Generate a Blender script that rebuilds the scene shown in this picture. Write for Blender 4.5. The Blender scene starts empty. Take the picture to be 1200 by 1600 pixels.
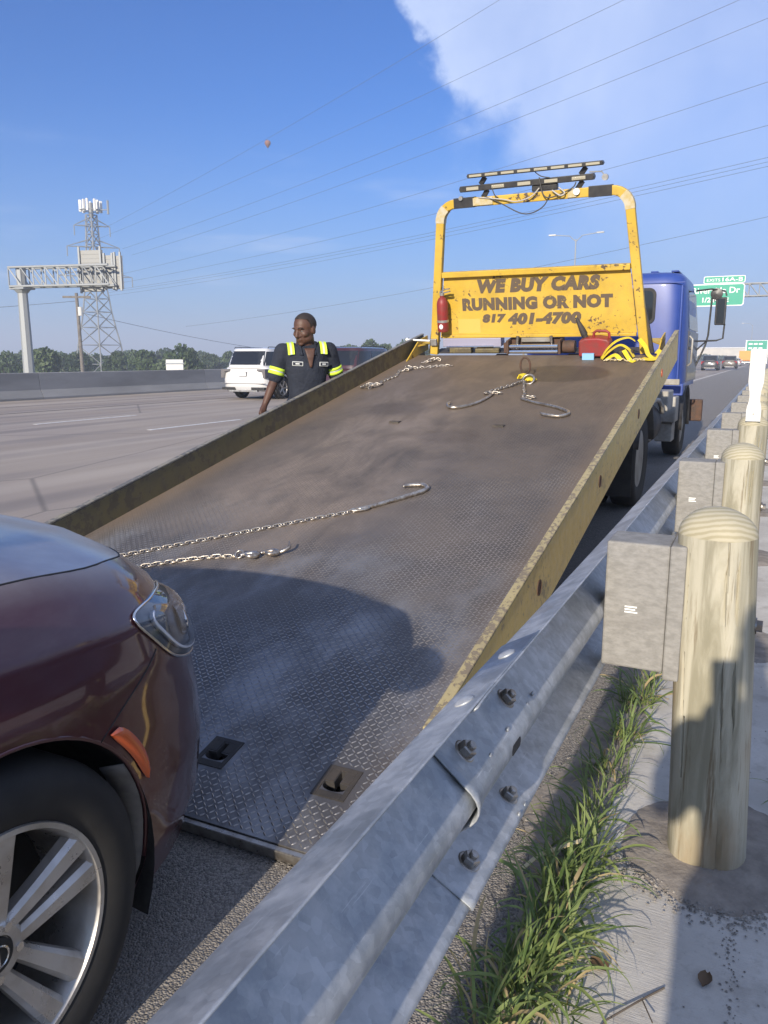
import bpy, math, random
import numpy as np
from mathutils import Matrix, Vector, Quaternion
R = math.radians
PI = math.pi
rnd = random.Random(7)
S = bpy.context.scene
COL = S.collection

# ------------------------------------------------------------------ camera
cam_d = bpy.data.cameras.new('camera')
cam = bpy.data.objects.new('camera', cam_d)
COL.objects.link(cam)
cam.location = (0, 0, 1.40)
cam.rotation_euler = (R(90 - 10.954), 0, R(25.595))
cam_d.sensor_width = 36
cam_d.lens = 27.9
cam_d.clip_start = 0.05
cam_d.clip_end = 6000
S.camera = cam

# ------------------------------------------------------------------ sky, sun, exposure
SUN = Vector((-0.085, 2.70, -1.0)).normalized()      # direction the light travels
SUN_EL = math.asin(-SUN.z)
SUN_AZ = math.atan2(-SUN.x, -SUN.y)                 # bearing of the sun from +Y towards +X
world = bpy.data.worlds.new('World')
S.world = world
world.use_nodes = True


def nd(nt, typ, inp=None, **props):
    n = nt.nodes.new(typ)
    for k, v in props.items():
        setattr(n, k, v)
    for k, v in (inp or {}).items():
        if isinstance(v, bpy.types.NodeSocket):
            nt.links.new(v, n.inputs[k])
        else:
            n.inputs[k].default_value = v
    return n


def mth(nt, op, a, b=None, c=None, clamp=False):
    d = {0: a}
    if b is not None: d[1] = b
    if c is not None: d[2] = c
    n = nd(nt, 'ShaderNodeMath', d, operation=op)
    n.use_clamp = clamp
    return n.outputs[0]


def ramp(nt, fac, stops, interp='LINEAR'):
    n = nd(nt, 'ShaderNodeValToRGB', {0: fac})
    cr = n.color_ramp
    cr.interpolation = interp
    while len(cr.elements) < len(stops):
        cr.elements.new(0.5)
    for e, (p, c) in zip(cr.elements, stops):
        e.position = p
        e.color = (c, c, c, 1) if isinstance(c, (int, float)) else (*c, 1)
    return n.outputs[0]


def maprange(nt, v, a, b, c=0.0, d=1.0, smooth=True):
    n = nd(nt, 'ShaderNodeMapRange', {0: v, 1: a, 2: b, 3: c, 4: d})
    n.interpolation_type = 'SMOOTHSTEP' if smooth else 'LINEAR'
    return n.outputs[0]


def mixc(nt, f, a, b, mode='MIX'):
    n = nt.nodes.new('ShaderNodeMix')
    n.data_type = 'RGBA'
    n.blend_type = mode
    for s, v in ((n.inputs[0], f), (n.inputs[6], a), (n.inputs[7], b)):
        if isinstance(v, bpy.types.NodeSocket):
            nt.links.new(v, s)
        elif isinstance(v, (int, float)):
            s.default_value = v
        else:
            s.default_value = (*v, 1) if len(v) == 3 else v
    return n.outputs[2]


def build_world():
    nt = world.node_tree
    nt.nodes.clear()
    sky = nd(nt, 'ShaderNodeTexSky', sky_type='NISHITA')
    sky.sun_disc = False
    sky.sun_elevation = SUN_EL
    sky.sun_rotation = SUN_AZ
    sky.altitude = 150
    sky.air_density = 1.0
    sky.dust_density = 0.6
    sky.ozone_density = 2.2
    tc = nd(nt, 'ShaderNodeTexCoord')
    d = tc.outputs['Generated']
    sep = nd(nt, 'ShaderNodeSeparateXYZ', {0: d})
    # the edge of the big cloud bank: a great circle roughened by noise
    dot = nd(nt, 'ShaderNodeVectorMath', {0: d, 1: CLOUD_N}, operation='DOT_PRODUCT').outputs['Value']
    n1 = nd(nt, 'ShaderNodeTexNoise', {'Vector': d, 'Scale': 4.2, 'Detail': 4.0, 'Roughness': 0.5, 'Distortion': 0.3})
    n1b = nd(nt, 'ShaderNodeTexNoise', {'Vector': d, 'Scale': 17.0, 'Detail': 9.0, 'Roughness': 0.62})
    n2 = nd(nt, 'ShaderNodeTexNoise', {'Vector': d, 'Scale': 3.1, 'Detail': 8.0, 'Roughness': 0.6, 'Distortion': 0.6})
    wob = mth(nt, 'ADD', mth(nt, 'MULTIPLY', mth(nt, 'SUBTRACT', n1.outputs[0], 0.5), 0.30),
              mth(nt, 'MULTIPLY', mth(nt, 'SUBTRACT', n1b.outputs[0], 0.5), 0.12))
    e = mth(nt, 'ADD', mth(nt, 'ADD', dot, 0.018), wob)
    soft = maprange(nt, sep.outputs[2], 0.32, 0.10, 0.022, 0.26)      # the bank dissolves towards the horizon
    edge = maprange(nt, e, -0.006, soft)
    body = maprange(nt, e, 0.02, 0.42, 1.0, 0.66)
    lump = ramp(nt, mth(nt, 'ADD', mth(nt, 'MULTIPLY', n2.outputs[0], 0.75), mth(nt, 'MULTIPLY', n1b.outputs[0], 0.25)), [(0.34, 0.55), (0.64, 1.0)])
    bank = mth(nt, 'MULTIPLY', mth(nt, 'MULTIPLY', edge, body), lump)
    low = maprange(nt, sep.outputs[2], -0.02, 0.30, 0.40, 1.0)
    bank = mth(nt, 'MULTIPLY', bank, low)
    # thin streaks low in the sky
    mp = nd(nt, 'ShaderNodeMapping', {0: d, 'Scale': (2.2, 2.2, 15.0)})
    n3 = nd(nt, 'ShaderNodeTexNoise', {'Vector': mp.outputs[0], 'Scale': 1.7, 'Detail': 7.0, 'Roughness': 0.55})
    st = maprange(nt, n3.outputs[0], 0.50, 0.78, 0.0, 0.55)
    st = mth(nt, 'MULTIPLY', st, mth(nt, 'MULTIPLY', maprange(nt, sep.outputs[2], 0.02, 0.10),
                                     maprange(nt, sep.outputs[2], 0.27, 0.13)))
    m = mth(nt, 'MAXIMUM', mth(nt, 'MULTIPLY', bank, 0.80), st)
    skyc = nd(nt, 'ShaderNodeHueSaturation', {'Color': sky.outputs[0], 'Saturation': SKY_SAT, 'Value': 1.0})
    skyc = nd(nt, 'ShaderNodeMix', {6: skyc.outputs[0], 7: (0.19, 0.465, 0.86, 1), 0: 1.0}, data_type='RGBA', blend_type='MULTIPLY')
    col = mixc(nt, m, skyc.outputs[2], CLOUD_COL)
    # pale band of summer haze at the horizon
    hz = maprange(nt, sep.outputs[2], -0.02, 0.30, HAZE_AMT, 0.0)
    col = mixc(nt, hz, col, HAZE_COL)
    bg = nd(nt, 'ShaderNodeBackground', {0: col, 1: SKY_STR})
    out = nd(nt, 'ShaderNodeOutputWorld', {0: bg.outputs[0]})


CLOUD_N = (0.886, 0.212, 0.412)
CLOUD_COL = (4.8, 5.5, 7.2)
HAZE_COL = (1.75, 2.6, 4.5)
HAZE_AMT = 0.55
SKY_SAT = 1.15
SKY_STR = 0.085
build_world()

sun_d = bpy.data.lights.new('sun', 'SUN')
sun_d.energy = 3.6
sun_d.angle = R(0.6)
sun_d.color = (1.0, 0.89, 0.74)
sun = bpy.data.objects.new('sun', sun_d)
COL.objects.link(sun)
sun.location = (10, -30, 20)
sun.rotation_euler = SUN.to_track_quat('-Z', 'Y').to_euler()

S.view_settings.view_transform = 'Standard'
S.view_settings.look = 'None'
S.view_settings.exposure = 1.05
S.view_settings.gamma = 1.0
S.view_settings.use_curve_mapping = False
S.cycles.max_bounces = 6
S.cycles.transparent_max_bounces = 12
S.cycles.volume_bounces = 0

# ------------------------------------------------------------------ mesh helpers


class MB:
    """collects faces; build() links them as ONE mesh object"""

    def __init__(self, M=None):
        self.v = []
        self.f = []
        self.M = M or Matrix.Identity(4)

    def add(self, vs, fs):
        o = len(self.v)
        M = self.M
        self.v += [M @ Vector(p) for p in vs]
        self.f += [[o + i for i in f] for f in fs]
        return self

    def box(self, c, s, rot=None):
        x, y, z = s[0] / 2, s[1] / 2, s[2] / 2
        vs = [Vector((a * x, b * y, d * z)) for a in (-1, 1) for b in (-1, 1) for d in (-1, 1)]
        if rot is not None:
            vs = [rot @ p for p in vs]
        c = Vector(c)
        return self.add([p + c for p in vs], [(0, 1, 3, 2), (4, 6, 7, 5), (0, 4, 5, 1), (2, 3, 7, 6), (0, 2, 6, 4), (1, 5, 7, 3)])

    def bb(self, a, b):
        return self.box([(p + q) / 2 for p, q in zip(a, b)], [abs(q - p) for p, q in zip(a, b)])

    def tube(self, path, r, n=8, closed=False, caps=True, up=None, flat=None):
        """swept tube; r a number or list; flat=(a,b) half sizes for a rectangular section"""
        P = [Vector(p) for p in path]
        m = len(P)
        rs = r if isinstance(r, (list, tuple)) else [r] * m
        vs, fs = [], []
        prev = None
        for i, p in enumerate(P):
            if closed:
                t = P[(i + 1) % m] - P[i - 1]
            else:
                t = P[min(i + 1, m - 1)] - P[max(i - 1, 0)]
            t.normalize()
            if prev is None:
                u = Vector(up) if up else (Vector((0, 0, 1)) if abs(t.z) < 0.9 else Vector((1, 0, 0)))
            else:
                u = prev
            u = u - t * u.dot(t)
            if u.length < 1e-6:
                u = t.orthogonal()
            u.normalize()
            prev = u
            w = t.cross(u)
            if flat:
                a, b = flat
                for (ca, cb) in ((1, 1), (-1, 1), (-1, -1), (1, -1)):
                    vs.append(p + u * a * ca + w * b * cb)
            else:
                for k in range(n):
                    q = 2 * PI * k / n
                    vs.append(p + (u * math.cos(q) + w * math.sin(q)) * rs[i])
        nn = 4 if flat else n
        for i in range(m if closed else m - 1):
            j = (i + 1) % m
            for k in range(nn):
                l = (k + 1) % nn
                fs.append((i * nn + k, i * nn + l, j * nn + l, j * nn + k))
        if caps and not closed:
            fs.append(tuple(range(nn))[::-1])
            fs.append(tuple((m - 1) * nn + k for k in range(nn)))
        return self.add(vs, fs)

    def cyl(self, a, b, r, r2=None, n=16):
        return self.tube([a, b], [r, r if r2 is None else r2], n)

    def lathe(self, prof, origin=(0, 0, 0), axis='Z', n=32, caps=True):
        """prof: list of (radius, height along axis)"""
        vs, fs = [], []
        for (r, h) in prof:
            for k in range(n):
                q = 2 * PI * k / n
                a, b = r * math.cos(q), r * math.sin(q)
                p = (a, b, h) if axis == 'Z' else ((h, a, b) if axis == 'X' else (b, h, a))
                vs.append(Vector(p) + Vector(origin))
        m = len(prof)
        for i in range(m - 1):
            for k in range(n):
                l = (k + 1) % n
                fs.append((i * n + k, i * n + l, (i + 1) * n + l, (i + 1) * n + k))
        if caps:
            fs.append(tuple(range(n))[::-1])
            fs.append(tuple((m - 1) * n + k for k in range(n)))
        return self.add(vs, fs)

    def ell(self, c, r, n=16, m=10, rot=None):
        vs, fs = [], []
        c = Vector(c)
        r = (r, r, r) if isinstance(r, (int, float)) else r
        vs.append(Vector((0, 0, r[2])))
        for i in range(1, m):
            t = PI * i / m
            for k in range(n):
                q = 2 * PI * k / n
                vs.append(Vector((r[0] * math.sin(t) * math.cos(q), r[1] * math.sin(t) * math.sin(q), r[2] * math.cos(t))))
        vs.append(Vector((0, 0, -r[2])))
        for k in range(n):
            fs.append((0, 1 + k, 1 + (k + 1) % n))
            fs.append((len(vs) - 1, 1 + (m - 2) * n + (k + 1) % n, 1 + (m - 2) * n + k))
        for i in range(m - 2):
            for k in range(n):
                l = (k + 1) % n
                fs.append((1 + i * n + k, 1 + (i + 1) * n + k, 1 + (i + 1) * n + l, 1 + i * n + l))
        if rot is not None:
            vs = [rot @ p for p in vs]
        return self.add([p + c for p in vs], fs)

    def limb(self, pts, rad, n=14):
        """tapered limb with round joints (overlapping closed pieces, for remeshing)"""
        for i in range(len(pts) - 1):
            self.tube([pts[i], pts[i + 1]], [rad[i], rad[i + 1]], n)
        for p, r in zip(pts, rad):
            self.ell(p, r, n, 8)
        return self

    def prism(self, poly, y0, y1, plane='XZ'):
        """outline extruded along the third axis"""
        n = len(poly)

        def P(a, b, h):
            return (a, h, b) if plane == 'XZ' else ((a, b, h) if plane == 'XY' else (h, a, b))
        vs = [P(a, b, y0) for a, b in poly] + [P(a, b, y1) for a, b in poly]
        fs = [tuple(range(n)), tuple(range(2 * n - 1, n - 1, -1))]
        for i in range(n):
            j = (i + 1) % n
            fs.append((i, n + i, n + j, j))
        return self.add(vs, fs)

    def grid(self, fn, us, vs_):
        us, vs_ = list(us), list(vs_)
        pts = [fn(u, v) for u in us for v in vs_]
        m = len(vs_)
        fs = [(i * m + j, (i + 1) * m + j, (i + 1) * m + j + 1, i * m + j + 1) for i in range(len(us) - 1) for j in range(m - 1)]
        return self.add(pts, fs)

    def build(self, name, mat, parent=None, smooth=None, bevel=0, solid=0, voxel=0, seg=2, fixn=True, smo=0, subsurf=0):
        me = bpy.data.meshes.new(name)
        me.from_pydata([tuple(p) for p in self.v], [], self.f)
        if fixn:
            import bmesh
            bm = bmesh.new()
            bm.from_mesh(me)
            bmesh.ops.recalc_face_normals(bm, faces=bm.faces)
            bm.to_mesh(me)
            bm.free()
        if mat is not None:
            me.materials.append(mat)
        if smooth is not None:
            me.polygons.foreach_set('use_smooth', [True] * len(me.polygons))
            if smooth < 180:
                me.set_sharp_from_angle(angle=R(smooth))
        o = bpy.data.objects.new(name, me)
        COL.objects.link(o)
        if parent is not None:
            o.parent = parent
        if voxel:
            m = o.modifiers.new('remesh', 'REMESH')
            m.mode = 'VOXEL'
            m.voxel_size = voxel
            m.use_smooth_shade = True
        if smo:
            m = o.modifiers.new('smooth', 'SMOOTH')
            m.iterations = smo
            m.factor = 0.5
        if solid:
            m = o.modifiers.new('solid', 'SOLIDIFY')
            m.thickness = abs(solid)
            m.offset = -1 if solid > 0 else 1
        if bevel:
            m = o.modifiers.new('bevel', 'BEVEL')
            m.width = bevel
            m.segments = seg
            m.limit_method = 'ANGLE'
            m.angle_limit = R(35)
        if subsurf:
            m = o.modifiers.new('sub', 'SUBSURF')
            m.levels = m.render_levels = subsurf
        return o


def tag(o, label=None, cat=None, group=None, kind=None):
    if label: o['label'] = label
    if cat: o['category'] = cat
    if group: o['group'] = group
    if kind: o['kind'] = kind
    return o


def thing(name, label, cat, loc=(0, 0, 0), rotz=0, group=None):
    o = bpy.data.objects.new(name, None)
    COL.objects.link(o)
    o.location = loc
    o.rotation_euler = (0, 0, rotz)
    o.empty_display_size = 0.2
    return tag(o, label, cat, group)


def copy_tree(o, parent=None, label=None):
    c = o.copy()
    COL.objects.link(c)
    c.parent = parent
    if label:
        c['label'] = label
    for ch in list(o.children):
        copy_tree(ch, c)
    return c


def text_part(name, txt, mat, parent, M, height, width=None, bold=0.0, shear=0.0, align='CENTER', depth=0.001, space=1.0):
    """lettering as a mesh; M maps text plane (x right, y up) into the parent's space"""
    cu = bpy.data.curves.new(name, 'FONT')
    cu.body = txt
    cu.align_x = 'LEFT'
    cu.offset = bold
    cu.shear = shear
    cu.space_character = space
    cu.extrude = depth
    cu.resolution_u = 3
    ob = bpy.data.objects.new(name, cu)
    COL.objects.link(ob)
    dg = bpy.context.evaluated_depsgraph_get()
    me = bpy.data.meshes.new_from_object(ob.evaluated_get(dg))
    COL.objects.unlink(ob)
    bpy.data.objects.remove(ob)
    co = np.array([v.co[:] for v in me.vertices])
    lo, hi = co.min(0), co.max(0)
    sy = height / (hi[1] - lo[1])
    sx = sy if width is None else width / (hi[0] - lo[0])
    x0 = {'CENTER': (lo[0] + hi[0]) / 2, 'LEFT': lo[0]}[align]
    for v in me.vertices:
        v.co = M @ Vector(((v.co.x - x0) * sx, (v.co.y - lo[1]) * sy, v.co.z))
    me.materials.clear()
    me.materials.append(mat)
    o = bpy.data.objects.new(name, me)
    COL.objects.link(o)
    o.parent = parent
    return o


# ------------------------------------------------------------------ materials


def new_mat(name):
    m = bpy.data.materials.new(name)
    m.use_nodes = True
    nt = m.node_tree
    nt.nodes.clear()
    out = nd(nt, 'ShaderNodeOutputMaterial')
    b = nd(nt, 'ShaderNodeBsdfPrincipled')
    nt.links.new(b.outputs[0], out.inputs[0])
    return m, nt, b


def setc(nt, sock, v):
    if isinstance(v, bpy.types.NodeSocket):
        nt.links.new(v, sock)
    elif isinstance(v, (int, float)):
        sock.default_value = v
    else:
        sock.default_value = (*v, 1)


def noise(nt, scale, detail=5.0, rough=0.55, vec=None, dist=0.0):
    d = {'Scale': scale, 'Detail': detail, 'Roughness': rough, 'Distortion': dist}
    if vec is not None:
        d['Vector'] = vec
    return nd(nt, 'ShaderNodeTexNoise', d).outputs[0]


def objco(nt, scale=(1, 1, 1), rot=(0, 0, 0)):
    tc = nd(nt, 'ShaderNodeTexCoord')
    return nd(nt, 'ShaderNodeMapping', {0: tc.outputs['Object'], 'Scale': scale, 'Rotation': rot}).outputs[0]


def bump(nt, b, h, strength, dist=0.01):
    n = nd(nt, 'ShaderNodeBump', {'Height': h, 'Strength': strength, 'Distance': dist})
    nt.links.new(n.outputs[0], b.inputs['Normal'])


def mat(name, c, rough=0.6, metal=0.0, c2=None, ns=6.0, rng=(0.4, 0.62), bs=0, bstr=0.2, bdist=0.004, coat=0, scale=(1, 1, 1), emit=None, spec=None, rvar=0.0):
    m, nt, b = new_mat(name)
    v = objco(nt, scale)
    if c2:
        f = noise(nt, ns, 7, 0.6, v)
        col = ramp(nt, f, [(rng[0], c), (rng[1], c2)])
    else:
        col = c
    setc(nt, b.inputs['Base Color'], col)
    b.inputs['Metallic'].default_value = metal
    if rvar:
        setc(nt, b.inputs['Roughness'], maprange(nt, noise(nt, ns * 2.3 + 3, 5, 0.6, v), 0.3, 0.7, rough - rvar, min(1, rough + rvar)))
    else:
        b.inputs['Roughness'].default_value = rough
    if spec is not None:
        b.inputs['Specular IOR Level'].default_value = spec
    if coat:
        b.inputs['Coat Weight'].default_value = coat
        b.inputs['Coat Roughness'].default_value = 0.06
    if bs:
        bump(nt, b, noise(nt, bs, 6, 0.6, v), bstr, bdist)
    if emit:
        b.inputs['Emission Color'].default_value = (*c, 1)
        b.inputs['Emission Strength'].default_value = emit
    return m


def worn_paint(name, paint, under, amount=0.5, ns=14.0, dirt=(0.10, 0.08, 0.055), dirt_amt=0.45, rough=0.45, fade=None):
    """paint chipped down to the metal in ragged flakes, with grime"""
    m, nt, b = new_mat(name)
    v = objco(nt)
    f = noise(nt, ns, 9, 0.68, v)
    big = noise(nt, ns * 0.13, 4, 0.5, v)
    f2 = mth(nt, 'ADD', f, mth(nt, 'MULTIPLY', mth(nt, 'SUBTRACT', big, 0.5), 0.55))
    lo = 0.5 + (0.5 - amount) * 0.4
    chip = maprange(nt, f2, lo, lo + 0.03)
    d = maprange(nt, noise(nt, ns * 0.3, 8, 0.65, v), 0.42, 0.72, 0.0, dirt_amt)
    pc = paint if fade is None else mixc(nt, maprange(nt, noise(nt, 2.2, 4, 0.5, v), 0.35, 0.65), paint, fade)
    c = mixc(nt, d, pc, dirt)
    c = mixc(nt, chip, c, under)
    setc(nt, b.inputs['Base Color'], c)
    setc(nt, b.inputs['Roughness'], maprange(nt, f, 0.3, 0.7, rough - 0.08, rough + 0.25))
    bump(nt, b, mth(nt, 'MULTIPLY', chip, -1.0), 0.5, 0.0015)
    return m


MT = {}


def build_mats():
    A = MT
    A['black'] = mat('black_rubber', (0.018, 0.018, 0.019), 0.75, c2=(0.035, 0.034, 0.033), ns=9, bs=60, bstr=0.15)
    A['blackp'] = mat('black_plastic', (0.022, 0.022, 0.024), 0.42, c2=(0.04, 0.038, 0.036), ns=14)
    A['dark'] = mat('dark_grimy_steel', (0.035, 0.032, 0.03), 0.7, 0.3, c2=(0.075, 0.062, 0.05), ns=5, bs=30)
    A['liner'] = mat('wheel_arch_felt', (0.012, 0.012, 0.013), 0.95, c2=(0.028, 0.027, 0.026), ns=30)
    A['dustliner'] = mat('dusty_arch_liner', (0.10, 0.10, 0.095), 0.9, c2=(0.20, 0.19, 0.175), ns=12, rng=(0.35, 0.65))
    A['tyre'] = mat('tyre_rubber', (0.013, 0.013, 0.014), 0.74, c2=(0.024, 0.023, 0.022), ns=7, bs=45, bstr=0.1)
    A['rim'] = mat('brake_dusted_alloy', (0.60, 0.58, 0.55), 0.36, 0.65, c2=(0.40, 0.365, 0.32), ns=8, rng=(0.42, 0.68), rvar=0.12)
    A['rim_dark'] = mat('dark_rim_barrel', (0.03, 0.03, 0.03), 0.6, 0.4)
    A['maroon'] = mat('maroon_clearcoat', (0.070, 0.012, 0.020), 0.40, 0.40, c2=(0.060, 0.011, 0.018), ns=3, coat=1.0)
    A['white_car'] = mat('white_car_paint', (0.60, 0.60, 0.60), 0.35, coat=0.7)
    A['blue'] = mat('blue_truck_paint', (0.016, 0.045, 0.235), 0.42, c2=(0.024, 0.058, 0.27), ns=2, coat=0.35)
    A['glass'] = mat('dark_tinted_glass', (0.018, 0.020, 0.023), 0.06, 0.0, spec=0.7)
    A['chrome'] = mat('chrome', (0.72, 0.72, 0.72), 0.14, 1.0)
    A['steel'] = mat('worn_steel', (0.42, 0.40, 0.37), 0.38, 0.9, c2=(0.24, 0.21, 0.18), ns=18, rvar=0.12)
    A['chain'] = mat('chain_steel', (0.50, 0.47, 0.42), 0.34, 0.85, c2=(0.30, 0.25, 0.20), ns=30, rvar=0.1)
    A['amber'] = mat('amber_reflector', (0.60, 0.10, 0.018), 0.25, coat=0.6)
    A['red_lens'] = mat('red_tail_lens', (0.35, 0.012, 0.014), 0.2, coat=0.7)
    A['grey_lens'] = mat('smoked_tail_lens', (0.16, 0.15, 0.15), 0.15, coat=0.8)
    A['white_lens'] = mat('clear_led_lens', (0.40, 0.37, 0.28), 0.2, coat=0.6)
    A['yellow'] = worn_paint('yellow_truck_paint', (0.52, 0.335, 0.028), (0.10, 0.065, 0.04), 0.20, 22, dirt_amt=0.22, fade=(0.58, 0.38, 0.05))
    A['yellow_worn'] = worn_paint('worn_yellow_rail_paint', (0.76, 0.54, 0.19), (0.50, 0.36, 0.19), 0.22, 30, dirt=(0.54, 0.39, 0.20), dirt_amt=0.5)
    A['yellow_edge'] = worn_paint('scuffed_yellow_rail_top', (0.40, 0.33, 0.165), (0.21, 0.17, 0.115), 0.46, 42, dirt=(0.28, 0.23, 0.14), dirt_amt=0.6)
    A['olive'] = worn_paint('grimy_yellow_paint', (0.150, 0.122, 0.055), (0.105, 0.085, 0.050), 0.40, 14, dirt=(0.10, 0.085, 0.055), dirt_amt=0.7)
    A['bare'] = mat('faded_tape', (0.50, 0.45, 0.33), 0.55, c2=(0.46, 0.36, 0.15), ns=20)
    A['letter'] = worn_paint('faded_dark_lettering', (0.105, 0.075, 0.05), (0.62, 0.40, 0.03), 0.12, 22, dirt_amt=0.1, rough=0.6)
    A['rust'] = mat('rusty_steel', (0.12, 0.065, 0.042), 0.8, 0.2, c2=(0.075, 0.05, 0.038), ns=12, bs=40)
    A['red'] = mat('red_plastic', (0.27, 0.020, 0.020), 0.5, c2=(0.20, 0.035, 0.03), ns=14)
    A['strap'] = mat('yellow_webbing', (0.82, 0.62, 0.02), 0.7, c2=(0.62, 0.48, 0.05), ns=10, bs=220, bstr=0.2, bdist=0.001)
    A['paleblue'] = mat('pale_blue_card', (0.24, 0.48, 0.70), 0.6)
    A['alu'] = mat('dull_aluminium', (0.42, 0.42, 0.41), 0.45, 0.6, c2=(0.30, 0.29, 0.28), ns=8, rvar=0.1)
    A['lilac'] = mat('grey_lilac_metal', (0.33, 0.32, 0.42), 0.5, 0.2)
    A['tank'] = mat('dusty_light_metal', (0.36, 0.35, 0.32), 0.55, 0.2, c2=(0.24, 0.22, 0.19), ns=6)
    A['cable'] = mat('wire_insulation', (0.06, 0.058, 0.055), 0.6)
    A['grcable'] = mat('pale_cable', (0.42, 0.40, 0.37), 0.6)
    A['wire'] = mat('power_line', (0.10, 0.11, 0.13), 0.7)
    A['galv_far'] = mat('galvanised_far', (0.31, 0.325, 0.33), 0.6, 0.2)
    A['lattice'] = mat('grey_lattice_steel', (0.25, 0.26, 0.265), 0.65, 0.2)
    A['signback'] = mat('aluminium_sign_back', (0.29, 0.29, 0.275), 0.6, 0.2)
    A['pole'] = mat('weathered_pole', (0.13, 0.115, 0.10), 0.85, c2=(0.20, 0.175, 0.15), ns=3)
    A['green'] = mat('green_sign_sheeting', (0.008, 0.30, 0.185), 0.5)
    A['white'] = mat('white_sheeting', (0.82, 0.82, 0.80), 0.5)
    A['delin'] = mat('white_plastic_delineator', (0.64, 0.64, 0.61), 0.45, c2=(0.54, 0.53, 0.49), ns=6)
    A['skin'] = mat('brown_skin', (0.098, 0.047, 0.029), 0.55, c2=(0.078, 0.037, 0.023), ns=9, bs=90, bstr=0.06)
    A['skin2'] = mat('tan_skin', (0.36, 0.20, 0.13), 0.5)
    A['hair'] = mat('short_black_hair', (0.024, 0.017, 0.014), 0.7, bs=300, bstr=0.3)
    A['navy'] = mat('navy_work_shirt', (0.011, 0.0145, 0.025), 0.85, c2=(0.017, 0.022, 0.036), ns=5, bs=11, bstr=0.8, bdist=0.035)
    A['navy2'] = mat('navy_trousers', (0.014, 0.018, 0.030), 0.9, bs=16, bstr=0.4, bdist=0.02)
    A['hivis'] = mat('lime_hi_vis_tape', (0.62, 0.86, 0.05), 0.6)
    A['silver_tape'] = mat('silver_reflective_tape', (0.55, 0.57, 0.55), 0.4)
    A['boot'] = mat('black_boot', (0.02, 0.018, 0.016), 0.6)
    A['denim'] = mat('blue_denim', (0.04, 0.06, 0.11), 0.9)
    A['tshirt'] = mat('grey_tshirt', (0.16, 0.16, 0.17), 0.9)
    A['eyew'] = mat('eye_white', (0.20, 0.17, 0.15), 0.4)
    A['concrete_b'] = mat('barrier_concrete', (0.36, 0.35, 0.335), 0.9, c2=(0.24, 0.235, 0.225), ns=0.55, rng=(0.36, 0.66), bs=8, bstr=0.25, bdist=0.01, scale=(1, 0.35, 1.6))
    A['pebble'] = mat('pebble', (0.34, 0.31, 0.27), 0.9, c2=(0.15, 0.135, 0.12), ns=25, rng=(0.35, 0.65))
    A['leafdry'] = mat('dry_leaf', (0.12, 0.075, 0.04), 0.8)
    A['straw'] = mat('dry_straw', (0.62, 0.52, 0.30), 0.7)
    A['bark'] = mat('bark', (0.085, 0.065, 0.048), 0.9, c2=(0.13, 0.105, 0.08), ns=4)
    A['marker'] = mat('aerial_marker_orange', (0.20, 0.085, 0.05), 0.7)
    A['orange'] = mat('orange_truck_paint', (0.78, 0.30, 0.035), 0.45)
    A['build1'] = mat('cream_wall', (0.62, 0.58, 0.50), 0.85, c2=(0.54, 0.51, 0.45), ns=0.4)
    A['build2'] = mat('pinkish_wall', (0.50, 0.40, 0.36), 0.85)
    A['roofw'] = mat('white_flat_roof', (0.72, 0.71, 0.68), 0.8)
    A['hvac'] = mat('rooftop_unit_metal', (0.62, 0.61, 0.57), 0.6)

    # car paint: road dust, plus sky glare painted pale onto the upward faces
    m = A['maroon']
    nt = m.node_tree
    b = [n for n in nt.nodes if n.type == 'BSDF_PRINCIPLED'][0]
    src = b.inputs['Base Color'].links[0].from_socket
    ge = nd(nt, 'ShaderNodeNewGeometry')
    nz = nd(nt, 'ShaderNodeSeparateXYZ', {0: ge.outputs['Normal']}).outputs[2]
    du = mth(nt, 'MULTIPLY', maprange(nt, nz, 0.55, 0.98), maprange(nt, noise(nt, 5, 8, 0.65, objco(nt)), 0.25, 0.75, 0.42, 0.72))
    du = mth(nt, 'ADD', du, maprange(nt, noise(nt, 3, 8, 0.7, objco(nt, (1, 1, 3))), 0.45, 0.8, 0.0, 0.07))
    setc(nt, b.inputs['Base Color'], mixc(nt, du, src, (0.42, 0.40, 0.38)))
    setc(nt, b.inputs['Coat Roughness'], maprange(nt, du, 0.0, 0.4, 0.05, 0.22))

    # galvanised rail: spangle and chalky bloom
    m, nt, b = new_mat('galvanised_rail')
    v = objco(nt)
    vor = nd(nt, 'ShaderNodeTexVoronoi', {'Vector': v, 'Scale': 70.0})
    g = noise(nt, 9, 8, 0.65, v)
    st = noise(nt, 3.0, 8, 0.7, objco(nt, (3, 0.6, 3)))
    c = mixc(nt, maprange(nt, g, 0.36, 0.64), (0.29, 0.315, 0.34), (0.48, 0.495, 0.51))
    c = mixc(nt, 0.10, c, nd(nt, 'ShaderNodeSeparateColor', {0: vor.outputs['Color']}).outputs[0], 'OVERLAY')
    c = mixc(nt, maprange(nt, st, 0.55, 0.75, 0.0, 0.6), c, (0.25, 0.235, 0.21))
    sc_ = noise(nt, 14, 6, 0.7, objco(nt, (14, 0.5, 14)))
    c = mixc(nt, maprange(nt, sc_, 0.63, 0.68, 0.0, 0.45), c, (0.66, 0.67, 0.68))
    c = mixc(nt, maprange(nt, noise(nt, 2.4, 7, 0.7, objco(nt, (1, 1, 1))), 0.60, 0.72, 0.0, 0.35), c, (0.26, 0.20, 0.14))
    setc(nt, b.inputs['Base Color'], c)
    b.inputs['Metallic'].default_value = 0.45
    setc(nt, b.inputs['Roughness'], maprange(nt, g, 0.3, 0.7, 0.42, 0.62))
    bump(nt, b, g, 0.12, 0.003)
    A['galv'] = m

    # tread plate: brown-grey, dusty middle, polished streaks, an oil patch
    m, nt, b = new_mat('tread_plate_steel')
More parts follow.
